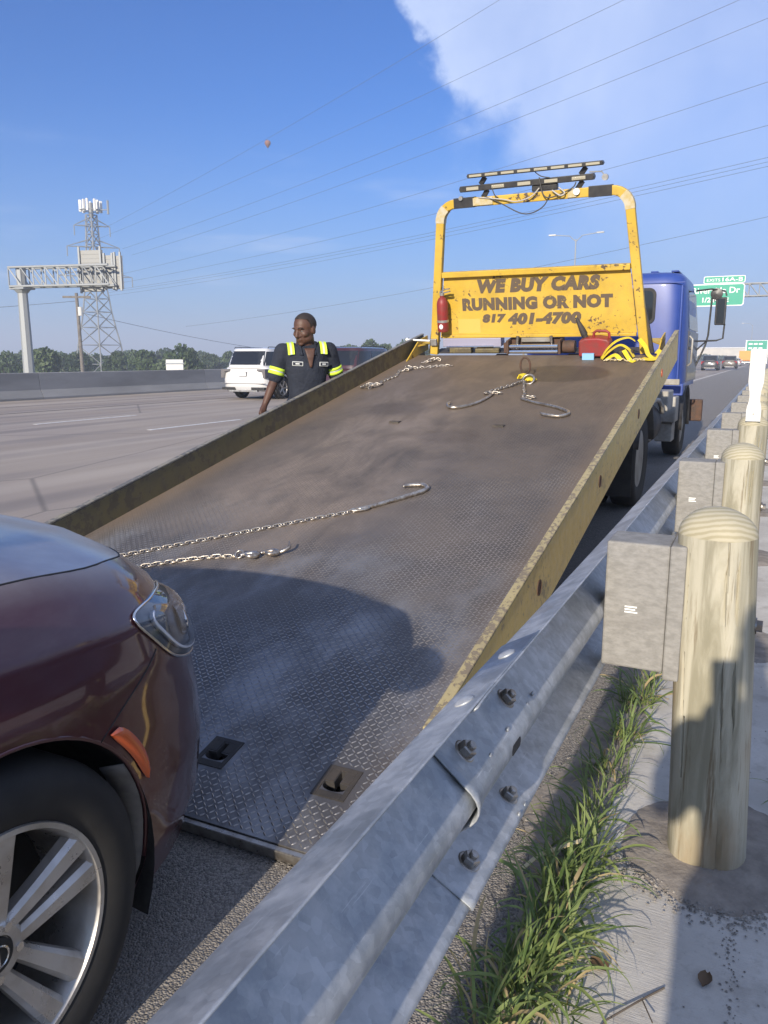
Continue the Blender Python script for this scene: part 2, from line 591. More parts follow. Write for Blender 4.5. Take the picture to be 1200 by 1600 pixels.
    v = objco(nt)
    vs = objco(nt, (1.5, 0.65, 0.65))
    n1 = noise(nt, 1.3, 8, 0.65, v)
    n2 = noise(nt, 2.0, 8, 0.68, vs, 0.4)
    n3 = noise(nt, 16, 6, 0.7, v)
    n4 = noise(nt, 3.2, 8, 0.7, objco(nt, (11.0, 0.8, 0.8), (0, 0, 0.05)))
    tc = nd(nt, 'ShaderNodeTexCoord')
    sp = nd(nt, 'ShaderNodeSeparateXYZ', {0: tc.outputs['Object']})
    warp = noise(nt, 3.5, 6, 0.6, v)
    X0, Y0 = TRUCK

    def patch(cx, cy, rx, ry, lo, hi, w=0.7):
        dx = mth(nt, 'DIVIDE', mth(nt, 'SUBTRACT', sp.outputs[0], cx - X0), rx)
        dy = mth(nt, 'DIVIDE', mth(nt, 'SUBTRACT', sp.outputs[1], cy - Y0), ry)
        r2 = mth(nt, 'ADD', mth(nt, 'MULTIPLY', dx, dx), mth(nt, 'MULTIPLY', dy, dy))
        r2 = mth(nt, 'ADD', r2, mth(nt, 'MULTIPLY', mth(nt, 'SUBTRACT', warp, 0.5), w * 4))
        return maprange(nt, r2, lo, hi, 1.0, 0.0)
    wy = mth(nt, 'ADD', sp.outputs[1], mth(nt, 'MULTIPLY', mth(nt, 'SUBTRACT', n1, 0.5), 2.6))
    brown = maprange(nt, wy, 4.6 - Y0, 6.6 - Y0)                      # rusty brown towards the rack
    steel = maprange(nt, wy, 4.0 - Y0, 2.6 - Y0)                      # rubbed steel at the tail
    c = mixc(nt, maprange(nt, n1, 0.36, 0.66), (0.070, 0.062, 0.058), (0.125, 0.105, 0.090))
    c = mixc(nt, mth(nt, 'MULTIPLY', brown, 0.85), c, mixc(nt, maprange(nt, n2, 0.30, 0.72), (0.115, 0.086, 0.060), (0.190, 0.142, 0.098)))
    c = mixc(nt, mth(nt, 'MULTIPLY', steel, 0.7), c, (0.115, 0.113, 0.115))
    tail_sheen = mth(nt, 'MULTIPLY', steel, maprange(nt, noise(nt, 1.7, 7, 0.65, objco(nt, (1.6, 0.8, 0.8))), 0.42, 0.66))  # pale sky sheen painted into the tail colour in patches
    c = mixc(nt, mth(nt, 'MULTIPLY', tail_sheen, 0.75), c, (0.34, 0.345, 0.36))
    dust = mth(nt, 'MULTIPLY', patch(-2.55, 4.5, 0.62, 2.0, 0.0, 1.9, 0.4), maprange(nt, n2, 0.28, 0.78))
    c = mixc(nt, mth(nt, 'MULTIPLY', dust, 0.85), c, (0.330, 0.255, 0.185))
    edge_d = maprange(nt, sp.outputs[0], -3.25 - X0, -3.48 - X0)
    edge_r = maprange(nt, sp.outputs[0], -1.10 - X0, -0.88 - X0)
    c = mixc(nt, mth(nt, 'MULTIPLY', mth(nt, 'ADD', edge_d, edge_r, clamp=True), 0.55), c, (0.250, 0.180, 0.120))
    c = mixc(nt, maprange(nt, n4, 0.63, 0.70, 0.0, 0.38), c, (0.300, 0.260, 0.215))    # drag scrapes
    c = mixc(nt, maprange(nt, n3, 0.56, 0.80, 0.0, 0.40), c, (0.290, 0.235, 0.180))
    oil = patch(-1.72, 7.25, 0.50, 0.33, 0.7, 1.0, 0.15)
    oil2 = patch(-2.75, 6.0, 0.30, 0.22, 0.1, 1.4, 0.35)
    oil3 = patch(-2.05, 5.35, 0.26, 0.20, 0.1, 1.4, 0.35)
    c = mixc(nt, mth(nt, 'MULTIPLY', mth(nt, 'MAXIMUM', oil2, oil3), 0.6), c, (0.050, 0.040, 0.036))
    c = mixc(nt, mth(nt, 'MULTIPLY', oil, 0.78), c, (0.036, 0.029, 0.025))
    setc(nt, b.inputs['Base Color'], c)
    setc(nt, b.inputs['Metallic'], mth(nt, 'ADD', mth(nt, 'MULTIPLY', steel, 0.42), 0.18))
    rg_ = mth(nt, 'SUBTRACT', maprange(nt, n2, 0.35, 0.7, 0.66, 0.46), mth(nt, 'MULTIPLY', steel, 0.12))
    setc(nt, b.inputs['Roughness'], mth(nt, 'SUBTRACT', rg_, mth(nt, 'MULTIPLY', oil, 0.10)))
    bump(nt, b, n3, 0.25, 0.002)
    A['plate'] = m

    # tread lugs: same grime, tops rubbed brighter
    m, nt, b = new_mat('tread_lug_steel')
    v = objco(nt)
    n1 = noise(nt, 1.4, 8, 0.62, v)
    c = mixc(nt, maprange(nt, n1, 0.34, 0.66), (0.24, 0.235, 0.235), (0.40, 0.38, 0.36))
    c = mixc(nt, maprange(nt, noise(nt, 30, 5, 0.7, v), 0.45, 0.75, 0.0, 0.55), c, (0.09, 0.075, 0.065))
    wear = nd(nt, 'ShaderNodeAttribute', attribute_name='wear').outputs['Fac']
    c = mixc(nt, wear, (0.135, 0.108, 0.085), c)
    setc(nt, b.inputs['Base Color'], c)
    setc(nt, b.inputs['Metallic'], mth(nt, 'MULTIPLY', wear, 0.7))
    setc(nt, b.inputs['Roughness'], maprange(nt, wear, 0.0, 1.0, 0.70, 0.33))
    A['lug'] = m

    # treated pine: long grain, greenish tint, dark checks
    m, nt, b = new_mat('treated_pine')
    v = objco(nt, (9, 9, 0.75))
    g = noise(nt, 2.2, 9, 0.62, v, 0.8)
    g2 = noise(nt, 7, 7, 0.7, objco(nt, (5, 5, 0.3)))
    big = noise(nt, 3.2, 5, 0.55, objco(nt, (1, 1, 0.5)))
    c = mixc(nt, maprange(nt, g, 0.36, 0.66), (0.255, 0.235, 0.165), (0.445, 0.415, 0.320))
    c = mixc(nt, maprange(nt, g2, 0.55, 0.68, 0.0, 0.85), c, (0.155, 0.115, 0.062))
    c = mixc(nt, maprange(nt, big, 0.48, 0.66, 0.0, 0.60), c, (0.33, 0.225, 0.12))
    setc(nt, b.inputs['Base Color'], c)
    b.inputs['Roughness'].default_value = 0.85
    bump(nt, b, g2, 0.35, 0.004)
    A['pine'] = m

    # cut dome of a post: rings
    m, nt, b = new_mat('pine_end_grain')
    wv = nd(nt, 'ShaderNodeTexWave', {'Vector': objco(nt, (1, 1, 1), (0.5, 0.15, 0)), 'Scale': 20.0, 'Distortion': 2.4, 'Detail': 3.0, 'Detail Scale': 1.3}, wave_type='BANDS', bands_direction='Z')
    c = mixc(nt, maprange(nt, wv.outputs[1], 0.10, 0.80), (0.34, 0.305, 0.20), (0.44, 0.40, 0.29))
    setc(nt, b.inputs['Base Color'], c)
    b.inputs['Roughness'].default_value = 0.85
    bump(nt, b, wv.outputs[1], 0.08, 0.003)
    A['pine_end'] = m

    # recycled-plastic block
    m, nt, b = new_mat('grey_composite_block')
    v = objco(nt, (1, 1, 2.2))
    g = noise(nt, 26, 8, 0.7, v)
    c = mixc(nt, maprange(nt, g, 0.34, 0.66), (0.205, 0.198, 0.182), (0.285, 0.275, 0.255))
    c = mixc(nt, maprange(nt, noise(nt, 5, 6, 0.6, v), 0.5, 0.75, 0.0, 0.5), c, (0.19, 0.18, 0.165))
    setc(nt, b.inputs['Base Color'], c)
    b.inputs['Roughness'].default_value = 0.8
    bump(nt, b, g, 0.4, 0.003)
    A['block'] = m

    # coarse asphalt of the shoulder
    m, nt, b = new_mat('coarse_asphalt')
    v = objco(nt)
    vo = nd(nt, 'ShaderNodeTexVoronoi', {'Vector': v, 'Scale': 165.0})
    vo2 = nd(nt, 'ShaderNodeTexVoronoi', {'Vector': v, 'Scale': 340.0})
    g = noise(nt, 0.7, 7, 0.6, v)
    c = mixc(nt, maprange(nt, nd(nt, 'ShaderNodeSeparateColor', {0: vo.outputs['Color']}).outputs[0], 0.0, 1.0), (0.120, 0.110, 0.102), (0.30, 0.275, 0.245))
    c = mixc(nt, maprange(nt, nd(nt, 'ShaderNodeSeparateColor', {0: vo2.outputs['Color']}).outputs[1], 0.75, 1.0, 0.0, 0.6), c, (0.38, 0.36, 0.33))
    c = mixc(nt, maprange(nt, g, 0.38, 0.66, 0.0, 0.5), c, (0.22, 0.20, 0.18))
    setc(nt, b.inputs['Base Color'], c)
    b.inputs['Roughness'].default_value = 0.9
    bump(nt, b, mth(nt, 'ADD', mth(nt, 'MULTIPLY', vo.outputs['Distance'], -1.0), mth(nt, 'MULTIPLY', noise(nt, 60, 5, 0.7, v), 0.6)), 0.9, 0.006)
    A['asphalt'] = m

    # sun-bleached pinkish concrete lanes with tyre darkening along the wheel tracks
    m, nt, b = new_mat('bleached_lane_concrete')
    v = objco(nt)
    g = noise(nt, 0.35, 8, 0.6, objco(nt, (1.8, 0.12, 1)))
    g2 = noise(nt, 60, 5, 0.7, v)
    g3 = noise(nt, 0.16, 5, 0.55, v)
    c = mixc(nt, maprange(nt, g, 0.36, 0.66), (0.290, 0.240, 0.195), (0.405, 0.345, 0.285))
    c = mixc(nt, maprange(nt, g3, 0.42, 0.66, 0.0, 0.45), c, (0.25, 0.212, 0.195))
    c = mixc(nt, maprange(nt, g2, 0.45, 0.8, 0.0, 0.4), c, (0.19, 0.165, 0.15))
    xw = nd(nt, 'ShaderNodeSeparateXYZ', {0: objco(nt)}).outputs[0]
    trk = mth(nt, 'SINE', mth(nt, 'MULTIPLY', mth(nt, 'ADD', xw, mth(nt, 'MULTIPLY', g, 0.5)), 3.76))
    c = mixc(nt, mth(nt, 'MULTIPLY', maprange(nt, trk, 0.25, 1.0, 0.0, 0.55), maprange(nt, g3, 0.3, 0.6)), c, (0.17, 0.148, 0.138))
    ck = nd(nt, 'ShaderNodeTexVoronoi', {'Vector': objco(nt, (0.22, 0.10, 1)), 'Scale': 1.0, 'Randomness': 1.0}, feature='DISTANCE_TO_EDGE')
    c = mixc(nt, maprange(nt, ck.outputs['Distance'], 0.0, 0.006, 0.55, 0.0), c, (0.09, 0.08, 0.075))
    setc(nt, b.inputs['Base Color'], c)
    b.inputs['Roughness'].default_value = 0.85
    bump(nt, b, g2, 0.35, 0.004)
    A['lane'] = m

    # broom-finished slab on the right
    m, nt, b = new_mat('broomed_concrete')
    v = objco(nt)
    br = noise(nt, 8, 7, 0.7, objco(nt, (2.0, 24, 1), (0, 0, 0.25)))
    g = noise(nt, 1.6, 8, 0.65, v)
    g2 = noise(nt, 45, 6, 0.75, v)
    c = mixc(nt, maprange(nt, g, 0.36, 0.66), (0.44, 0.415, 0.375), (0.57, 0.545, 0.50))
    c = mixc(nt, maprange(nt, g2, 0.5, 0.78, 0.0, 0.55), c, (0.29, 0.265, 0.235))
    c = mixc(nt, maprange(nt, noise(nt, 4.5, 6, 0.6, v), 0.56, 0.70, 0.0, 0.55), c, (0.30, 0.27, 0.235))
    setc(nt, b.inputs['Base Color'], c)
    b.inputs['Roughness'].default_value = 0.92
    bump(nt, b, mth(nt, 'ADD', br, mth(nt, 'MULTIPLY', g2, 0.5)), 0.55, 0.004)
    A['slab'] = m

    A['dirt'] = mat('packed_dirt', (0.20, 0.175, 0.15), 0.95, c2=(0.31, 0.275, 0.235), ns=14, rng=(0.38, 0.64), bs=45, bstr=0.8, bdist=0.006)
    A['terrain'] = mat('dry_grassland', (0.13, 0.13, 0.055), 0.95, c2=(0.22, 0.19, 0.10), ns=0.02)
    A['paint_line'] = mat('worn_white_marking', (0.66, 0.65, 0.62), 0.8, c2=(0.42, 0.39, 0.36), ns=7, rng=(0.45, 0.72))
    A['seam'] = mat('tarred_joint', (0.075, 0.068, 0.063), 0.9, c2=(0.14, 0.125, 0.115), ns=3)

    def leafy(name, a, bcol, ns, trans, dry=None):
        m, nt, b = new_mat(name)
        oi = nd(nt, 'ShaderNodeObjectInfo')
        f = noise(nt, ns, 4, 0.6, objco(nt))
        c = mixc(nt, maprange(nt, f, 0.35, 0.65), a, bcol)
        if dry:
            at = nd(nt, 'ShaderNodeAttribute', attribute_name='tone')
            c = mixc(nt, maprange(nt, at.outputs['Fac'], 0.2, 1.0, 0.0, 0.55, False), c, (0.30, 0.33, 0.10))
            c = mixc(nt, maprange(nt, at.outputs['Fac'], 0.90, 0.91), c, dry)
        hs = nd(nt, 'ShaderNodeHueSaturation', {'Color': c, 'Value': maprange(nt, oi.outputs['Random'], 0, 1, 0.8, 1.2, False)})
        setc(nt, b.inputs['Base Color'], hs.outputs[0])
        b.inputs['Roughness'].default_value = 0.6
        tr = nd(nt, 'ShaderNodeBsdfTranslucent', {0: hs.outputs[0]})
        mx = nd(nt, 'ShaderNodeMixShader', {0: trans, 1: b.outputs[0], 2: tr.outputs[0]})
        nt.links.new(mx.outputs[0], nt.nodes['Material Output'].inputs[0])
        return m
    A['leaf'] = leafy('tree_foliage', (0.040, 0.070, 0.022), (0.085, 0.125, 0.040), 0.5, 0.25)
    A['grass'] = leafy('verge_grass', (0.095, 0.155, 0.042), (0.200, 0.270, 0.090), 9.0, 0.35, (0.42, 0.33, 0.17))

    # headlamp lens: clear shell that mirrors the sky at grazing angles
    m, nt, b = new_mat('headlamp_shell')
    g = nd(nt, 'ShaderNodeBsdfGlossy', {0: (1, 1, 1, 1), 1: 0.03})
    t = nd(nt, 'ShaderNodeBsdfTransparent', {0: (0.90, 0.91, 0.93, 1)})
    fr = nd(nt, 'ShaderNodeFresnel', {0: 1.5})
    mx = nd(nt, 'ShaderNodeMixShader', {0: mth(nt, 'ADD', fr.outputs[0], 0.04, clamp=True), 1: t.outputs[0], 2: g.outputs[0]})
    nt.links.new(mx.outputs[0], nt.nodes['Material Output'].inputs[0])
    A['lens'] = m


TRUCK = (-2.18, 9.0)
build_mats()
# ------------------------------------------------------------------ ground, road, slab


def sheet(name, x0, x1, y0, y1, z, m, thick=0.0, kind='structure', nx=1, ny=1):
    b = MB()
    if thick:
        b.bb((x0, y0, z - thick), (x1, y1, z))
    else:
        b.grid(lambda u, v: (x0 + (x1 - x0) * u, y0 + (y1 - y0) * v, z), [i / nx for i in range(nx + 1)], [i / ny for i in range(ny + 1)])
    return tag(b.build(name, m, fixn=False if not thick else True), kind=kind)


sheet('ground', -3000, 3000, -1500, 4500, -6.5, MT['terrain'])
b = MB()
b.prism([(-62, -6.6), (-47, -0.03), (4.2, -0.03), (16, -6.6)], -80, 900)
tag(b.build('embankment', MT['terrain']), kind='structure')
sheet('road', -22.9, -4.15, -60, 900, 0.0, MT['lane'])
sheet('opposite_road', -46, -23.3, -60, 900, 0.0, MT['lane'])
sheet('road_shoulder', -4.15, -0.30, -60, 900, 0.0, MT['asphalt'])
sheet('concrete_apron', -0.345, 2.6, -12, 1.42, 0.012, MT['slab'], 0.06)
sheet('concrete_apron', -0.345, 2.6, 1.428, 6.0, 0.014, MT['slab'], 0.06)
sheet('concrete_apron', -0.345, 2.6, 6.008, 60.0, 0.012, MT['slab'], 0.06)

# painted markings
edge = sheet('edge_line', -4.42, -4.30, -60, 700, 0.004, MT['paint_line'])
b = MB()
b.bb((-0.06, 0, 0.0), (0.06, 3.05, 0.0041))
first = None
for x in (-7.72, -11.05, -14.23):
    for k in range(-2, 22):
        if first is None:
            o = first = b.build('lane_dash', MT['paint_line'])
            tag(o, kind='structure')
        else:
            o = first.copy()
            COL.objects.link(o)
        o.location = (x, 12.25 + 12.2 * k, 0)
sheet('edge_line', -17.62, -17.50, -60, 700, 0.004, MT['seam'])
sheet('pavement_joint', -19.95, -19.90, -60, 700, 0.004, MT['seam'])

# ------------------------------------------------------------------ median barrier
br = thing('concrete_barrier', 'long low grey concrete median barrier at the far side of the lanes', 'barrier', (-22.9, 20, 0))
b = MB()
prof = [(0.21, 0.0), (0.21, 0.075), (0.08, 0.33), (0.05, 0.90), (0.035, 0.915), (-0.115, 0.915), (-0.13, 0.90), (-0.16, 0.33), (-0.29, 0.075), (-0.29, 0.0)]
L = 9.1
b.prism(prof, 0.006, L - 0.006)
seg = None
for k in range(-5, 34):
    if seg is None:
        seg = o = b.build('barrier_section', MT['concrete_b'], br, bevel=0.012)
    else:
        o = seg.copy()
        COL.objects.link(o)
    o.location = (0, k * L, 0)

# ------------------------------------------------------------------ guardrail
ZC = 0.703
half = [(0.002, 0.176), (-0.004, 0.170), (-0.060, 0.138), (-0.073, 0.129), (-0.081, 0.117), (-0.083, 0.106), (-0.081, 0.095), (-0.073, 0.084), (-0.012, 0.026), (-0.004, 0.016), (0.0, 0.006)]
wprof = half + [(x, -z) for x, z in half[::-1]]
gr = thing('guardrail', 'galvanised steel W beam guardrail running beside the tow truck', 'guardrail', (-0.365, 2.24, 0))


def rail_piece(y0, y1, dx, endflare=False, bolts=True):
    ny = max(2, int((y1 - y0) / 0.25))
    ys = [y0 + (y1 - y0) * i / ny for i in range(ny + 1)]
    if endflare:
        ys = [y0, y0 + 0.02, y0 + 0.06] + ys[1:]

    def fn(y, k):
        x, z = wprof[int(k)]
        fl = 0.0
        if endflare and y < y0 + 0.05:
            fl = 0.006 * (1 - (y - y0) / 0.05) * (1.6 if abs(z) < 0.03 else 0.4)
        return (x + dx + fl, y - 2.24, z + ZC + 0.0015 * math.sin(y * 1.7 + z * 9))
    b = MB()
    b.grid(fn, ys, range(len(wprof)))
    return b.build('rail_beam', MT['galv'], gr, smooth=50, solid=0.003, fixn=False)


rail_piece(-9.0, 1.47, -0.004)
rail_piece(1.08, 9.09, 0.0, True)
rail_piece(8.70, 24.3, -0.004)
rail_piece(23.9, 39.5, 0.0)
rail_piece(39.1, 62.0, -0.004)


def nut(parent, c, n):
    """hex nut on a round washer with the bolt end showing, axis n"""
    q = Vector((0, 0, 1)).rotation_difference(Vector(n)).to_matrix().to_4x4()
    b = MB(Matrix.Translation(Vector(c)) @ q)
    b.lathe([(0.021, 0), (0.021, 0.003), (0.019, 0.0045)], n=20)
    b.lathe([(0.0155, 0.0046), (0.0155, 0.016), (0.0135, 0.0185)], n=6)
    b.lathe([(0.008, 0.0186), (0.008, 0.024), (0.0065, 0.0255)], n=12)
    return b.build('nut', MT['steel'], parent, smooth=30)


for (y, x, z, n) in ((1.385, -0.043, 0.0555, (0.69, 0, 0.72)), (1.155, -0.043, 0.0555, (0.69, 0, 0.72)), (1.395, -0.034, -0.1525, (0.5, 0, 0.87)), (1.165, -0.034, -0.1525, (0.5, 0, 0.87))):
    nut(gr, (x + 0.001, y - 2.24, ZC + z), n)
# round bolt heads on the lit upper slope
for y in (1.385, 1.155):
    q = Vector((0, 0, 1)).rotation_difference(Vector((-0.5, 0, 0.87))).to_matrix().to_4x4()
    b = MB(Matrix.Translation((-0.034, y - 2.24 - 0.02, ZC + 0.1525)) @ q)
    b.lathe([(0.018, 0), (0.0175, 0.004), (0.012, 0.0075), (0.004, 0.009)], n=20)
    b.build('bolt_head', MT['galv'], gr, smooth=40)
# slotted hole and torn lip beside the splice
b = MB(Matrix.Translation((0.0022, 1.318 - 2.24, ZC + 0.0)))
b.prism([(0.018 * (1 if math.cos(t) > 0 else -1) + 0.010 * math.cos(t), 0.010 * math.sin(t)) for t in [2 * PI * i / 20 + 0.01 for i in range(20)]], 0.0, 0.0008, 'YZ')
b.build('slot_hole', MT['black'], gr)
# galvanising drips
for (y, z) in ((1.21, 0.030), (1.25, 0.022), (1.31, 0.034), (1.44, 0.028), (1.10, 0.018), (1.48, 0.036), (1.37, -0.166), (1.41, -0.168)):
    b = MB()
    b.ell((0.001 if abs(z) < 0.02 else (-0.012 if abs(z) < .1 else -0.001), y - 2.24, ZC + z), (0.003, 0.007, 0.005), 8, 6)
    b.build('zinc_drip', MT['galv'], gr, smooth=180)

# ------------------------------------------------------------------ posts with blocks
POST_Y = [2.24 + 1.905 * k for k in range(-3, 18)]


def make_post(seed, y, label):
    r = random.Random(seed)
    t = thing('guardrail_post', label, 'post', (-0.055 if y < 3 else -0.08, y, 0.0), 0, 'round timber guardrail posts')
    lean = -0.036 if seed == 3 else r.uniform(-0.01, 0.01)
    H = 1.015 + (0 if seed == 3 else r.uniform(-0.012, 0.012))
    n = 40
    rad = 0.101 if seed == 3 else 0.096
    wob = [(r.uniform(0, 6.28), r.uniform(0.001, 0.0028)) for _ in range(4)]
    crack = [(r.uniform(0, 6.28), r.uniform(0.12, 0.3), r.uniform(0.75, 0.93)) for _ in range(3)] + [(-1.25, 0.02, 0.90), (-0.95, 0.15, 0.88)]

    def pt(z, a, rr=1.0):
        q = rad * (rr if rr < 0.98 else 0.98) * (1 + 0.05 * (1 - z))
        for i, (ph, am) in enumerate(wob):
            q += am * math.sin((i + 2) * a + ph + 2.0 * z) * rr
        if rr > 0.98:
            for (ca, z0, z1) in crack:
                d = (a - ca - 0.05 * math.sin(z * 7) + PI) % (2 * PI) - PI
                if abs(d) < 0.02 and z0 < z < z1:
                    q -= 0.010
        return (lean * z + q * math.cos(a), q * math.sin(a), z)
    zs = [-0.05, 0.0] + [i * 0.045 for i in range(1, 21)]
    zs = [z for z in zs if z < H - 0.080] + [H - 0.072]
    angs = sorted([2 * PI * i / n - PI for i in range(n)] + [((c[0] + e + PI) % (2 * PI)) - PI for c in crack for e in (-0.025, -0.012, 0, 0.012, 0.025)])
    b = MB()
    m = len(angs)
    vs = [pt(z, a) for z in zs for a in angs]
    fs = [(i * m + k, i * m + (k + 1) % m, (i + 1) * m + (k + 1) % m, (i + 1) * m + k) for i in range(len(zs) - 1) for k in range(m)]
    b.add(vs, fs)
    b.build('timber', MT['pine'], t, smooth=40)
    b = MB()
    dome = [(0.9799 * math.cos(q), H - 0.074 + 0.074 * math.sin(q)) for q in [PI / 2 * i / 11 for i in range(11)]] + [(0.02, H)]
    vs, fs = [], []
    for (rr, z) in dome:
        for k in range(n):
            vs.append(pt(z, 2 * PI * k / n, rr))
    for i in range(len(dome) - 1):
        for k in range(n):
            fs.append((i * n + k, i * n + (k + 1) % n, (i + 1) * n + (k + 1) % n, (i + 1) * n + k))
    fs.append([(len(dome) - 1) * n + k for k in range(n)])
    vs = [(x, yy, z) for (x, yy, z) in vs]
    b.add(vs, fs)
    b.build('domed_top', MT['pine_end'], t, smooth=60)
    # composite block between post and rail
    ox = -t.location.x
    bx0, bx1 = -0.362 + ox, -0.176 + ox
    b = MB()
    b.bb((bx0, -0.075, 0.558), (bx1 - 0.022, 0.075, 0.913))
    blk = b.build('block', MT['block'], t, bevel=0.006)
    b = MB()
    b.bb((bx1 - 0.0215, -0.080, 0.540), (bx1 + 0.02, 0.080, 0.915))
    b.build('block_flange', MT['block'], t, bevel=0.005)
    if seed in (3, 4, 5):
        b = MB()
        x0 = bx0 + 0.026
        for i, (dx, w, h) in enumerate(((0.030, 0.032, 0.004), (0.030, 0.028, 0.004), (0.030, 0.034, 0.004))):
            b.bb((x0 + dx, -0.0758, 0.732 - i * 0.0075), (x0 + dx + w, -0.0752, 0.732 - i * 0.0075 + h))
        b.build('sticker', MT['white'], blk)
    b = MB()
    b.cyl((bx0 - 0.004, 0, ZC), (0.112 + lean * ZC, 0, ZC), 0.008, n=10)
    b.cyl((0.098 + lean * ZC, 0, ZC), (0.104 + lean * ZC, 0, ZC), 0.022, n=16)
    b.cyl((0.104 + lean * ZC, 0, ZC), (0.118 + lean * ZC, 0, ZC), 0.016, n=6)
    b.build('through_bolt', MT['steel'], t, smooth=35)
    return t


ORD = ['nearest', 'second', 'third', 'fourth', 'fifth', 'sixth', 'seventh', 'eighth', 'ninth', 'tenth', 'eleventh', 'twelfth', 'thirteenth', 'fourteenth', 'fifteenth', 'sixteenth', 'seventeenth', 'eighteenth']
for k, y in enumerate(POST_Y):
    if k < 3:
        continue
    i = k - 3
    lab = 'round timber guardrail post with grey block, nearest to the camera beside the grass' if i == 0 else \
        'round timber guardrail post with domed top, second from the camera' if i == 1 else \
        'round timber guardrail post carrying the white delineator' if i == 2 else \
        'round timber guardrail post, %s from the camera along the rail' % ORD[min(i, 17)]
    make_post(k, y, lab)

# white delineator on the third post
dl = thing('delineator', 'white plastic paddle delineator fixed on a timber guardrail post', 'delineator', (-0.078, 6.05 - 0.098, 0.98))
hw = [(0.046, 0.0), (0.047, 0.075), (0.044, 0.10), (0.036, 0.135), (0.034, 0.16), (0.036, 0.20), (0.045, 0.245), (0.048, 0.27), (0.048, 0.475), (0.046, 0.48)]
b = MB()
b.prism([(x, z) for x, z in hw] + [(-x, z) for x, z in hw[::-1]], -0.006, 0.006)
b.build('paddle', MT['delin'], dl, bevel=0.002)
b = MB()
b.cyl((0, -0.006, 0.05), (0, -0.011, 0.05), 0.006, n=10)
b.build('screw', MT['steel'], dl)

# ------------------------------------------------------------------ dirt, gravel, grass at the foot of the rail


def dirt_patch(name, cx, cy, rx, ry, z, seed):
    r = random.Random(seed)
    ph = [r.uniform(0, 6.28) for _ in range(5)]
    n, m = 64, 9
    vs, fs = [(cx, cy, z + 0.012)], []
    for j in range(1, m + 1):
        f = j / m
        for k in range(n):
            a = 2 * PI * k / n
            q = 1 + sum(0.07 / (i + 1) * math.sin((i + 2) * a + ph[i]) for i in range(5)) * f
            h = z + 0.012 * (1 - f ** 2) - (0.006 if j == m else 0) + r.uniform(-0.0015, 0.0015)
            vs.append((cx + rx * f * q * math.cos(a), cy + ry * f * q * math.sin(a), h))
    for k in range(n):
        fs.append((0, 1 + k, 1 + (k + 1) % n))
        for j in range(m - 1):
            fs.append((1 + j * n + k, 1 + (j + 1) * n + k, 1 + (j + 1) * n + (k + 1) % n, 1 + j * n + (k + 1) % n))
    b = MB()
    b.add(vs, fs)
    return tag(b.build(name, MT['dirt'], smooth=180), kind='structure')


dirt_patch('dirt_collar', -0.03, 2.27, 0.27, 0.30, 0.016, 2)
for k in range(5):
    dirt_patch('dirt_collar', -0.06, 4.15 + 1.905 * k, 0.26, 0.28, 0.016, 5 + k)
b = MB()
ny = 90
b.grid(lambda u, v: (-0.40 + 0.14 * (u - 0.5) * 2 * (0.8 + 0.3 * math.sin(v * 3.1) + 0.2 * math.sin(v * 9)) + 0.02 * math.sin(v * 5), v, 0.004 + 0.020 * math.sin(PI * u) * (0.7 + 0.3 * math.sin(v * 13))), [i / 8 for i in range(9)], [-2 + 14 * i / ny for i in range(ny + 1)])
tag(b.build('dirt_strip', MT['dirt'], smooth=180), kind='structure')


def gravel(name, pts, label):
    b = MB()
    r = random.Random(len(pts))
    for (x, y, z, s) in pts:
        a = r.uniform(0, 3)
        k = [r.uniform(0.65, 1.1) for _ in range(6)]
        vs = [(s * k[0], 0, 0), (0, s * k[1], 0), (-s * k[2], 0, 0), (0, -s * k[3], 0), (0, 0, s * 0.7 * k[4]), (0, 0, -s * 0.5)]
        c, sn = math.cos(a), math.sin(a)
        b.add([(x + p[0] * c - p[1] * sn, y + p[0] * sn + p[1] * c, z + p[2]) for p in vs], [(0, 1, 4), (1, 2, 4), (2, 3, 4), (3, 0, 4), (1, 0, 5), (2, 1, 5), (3, 2, 5), (0, 3, 5)])
    return tag(b.build(name, MT['pebble'], fixn=False), label, 'gravel', kind='stuff')


r = random.Random(3)
pts = []
for _ in range(620):                                       # crescent of loose stones before the near post
    a = r.uniform(-2.7, -0.3)
    q = r.gauss(0.30, 0.03)
    pts.append((-0.03 + q * math.cos(a), 2.27 + q * 1.02 * math.sin(a), 0.018, abs(r.gauss(0.0030, 0.0018)) + 0.0012))
for _ in range(130):                                       # trickle over the slab
    t = r.random()
    pts.append((0.02 + 0.03 * t + r.gauss(0, 0.012), 1.96 - 0.42 * t, 0.016, abs(r.gauss(0.0022, 0.001)) + 0.0008))
for _ in range(260):
    pts.append((r.uniform(-0.3, 0.5), r.uniform(0.9, 4), 0.0155, abs(r.gauss(0.0014, 0.0009)) + 0.0006))
for _ in range(900):                                       # along the foot of the rail
    pts.append((r.gauss(-0.47, 0.09), r.uniform(0.6, 7), 0.007, abs(r.gauss(0.0028, 0.0016)) + 0.001))
for _ in range(260):
    pts.append((r.uniform(-1.2, -0.5), r.uniform(0.4, 2.2), 0.003, abs(r.gauss(0.0026, 0.0014)) + 0.001))
gravel('gravel', pts, 'loose grey grit and small stones around the post and rail foot')
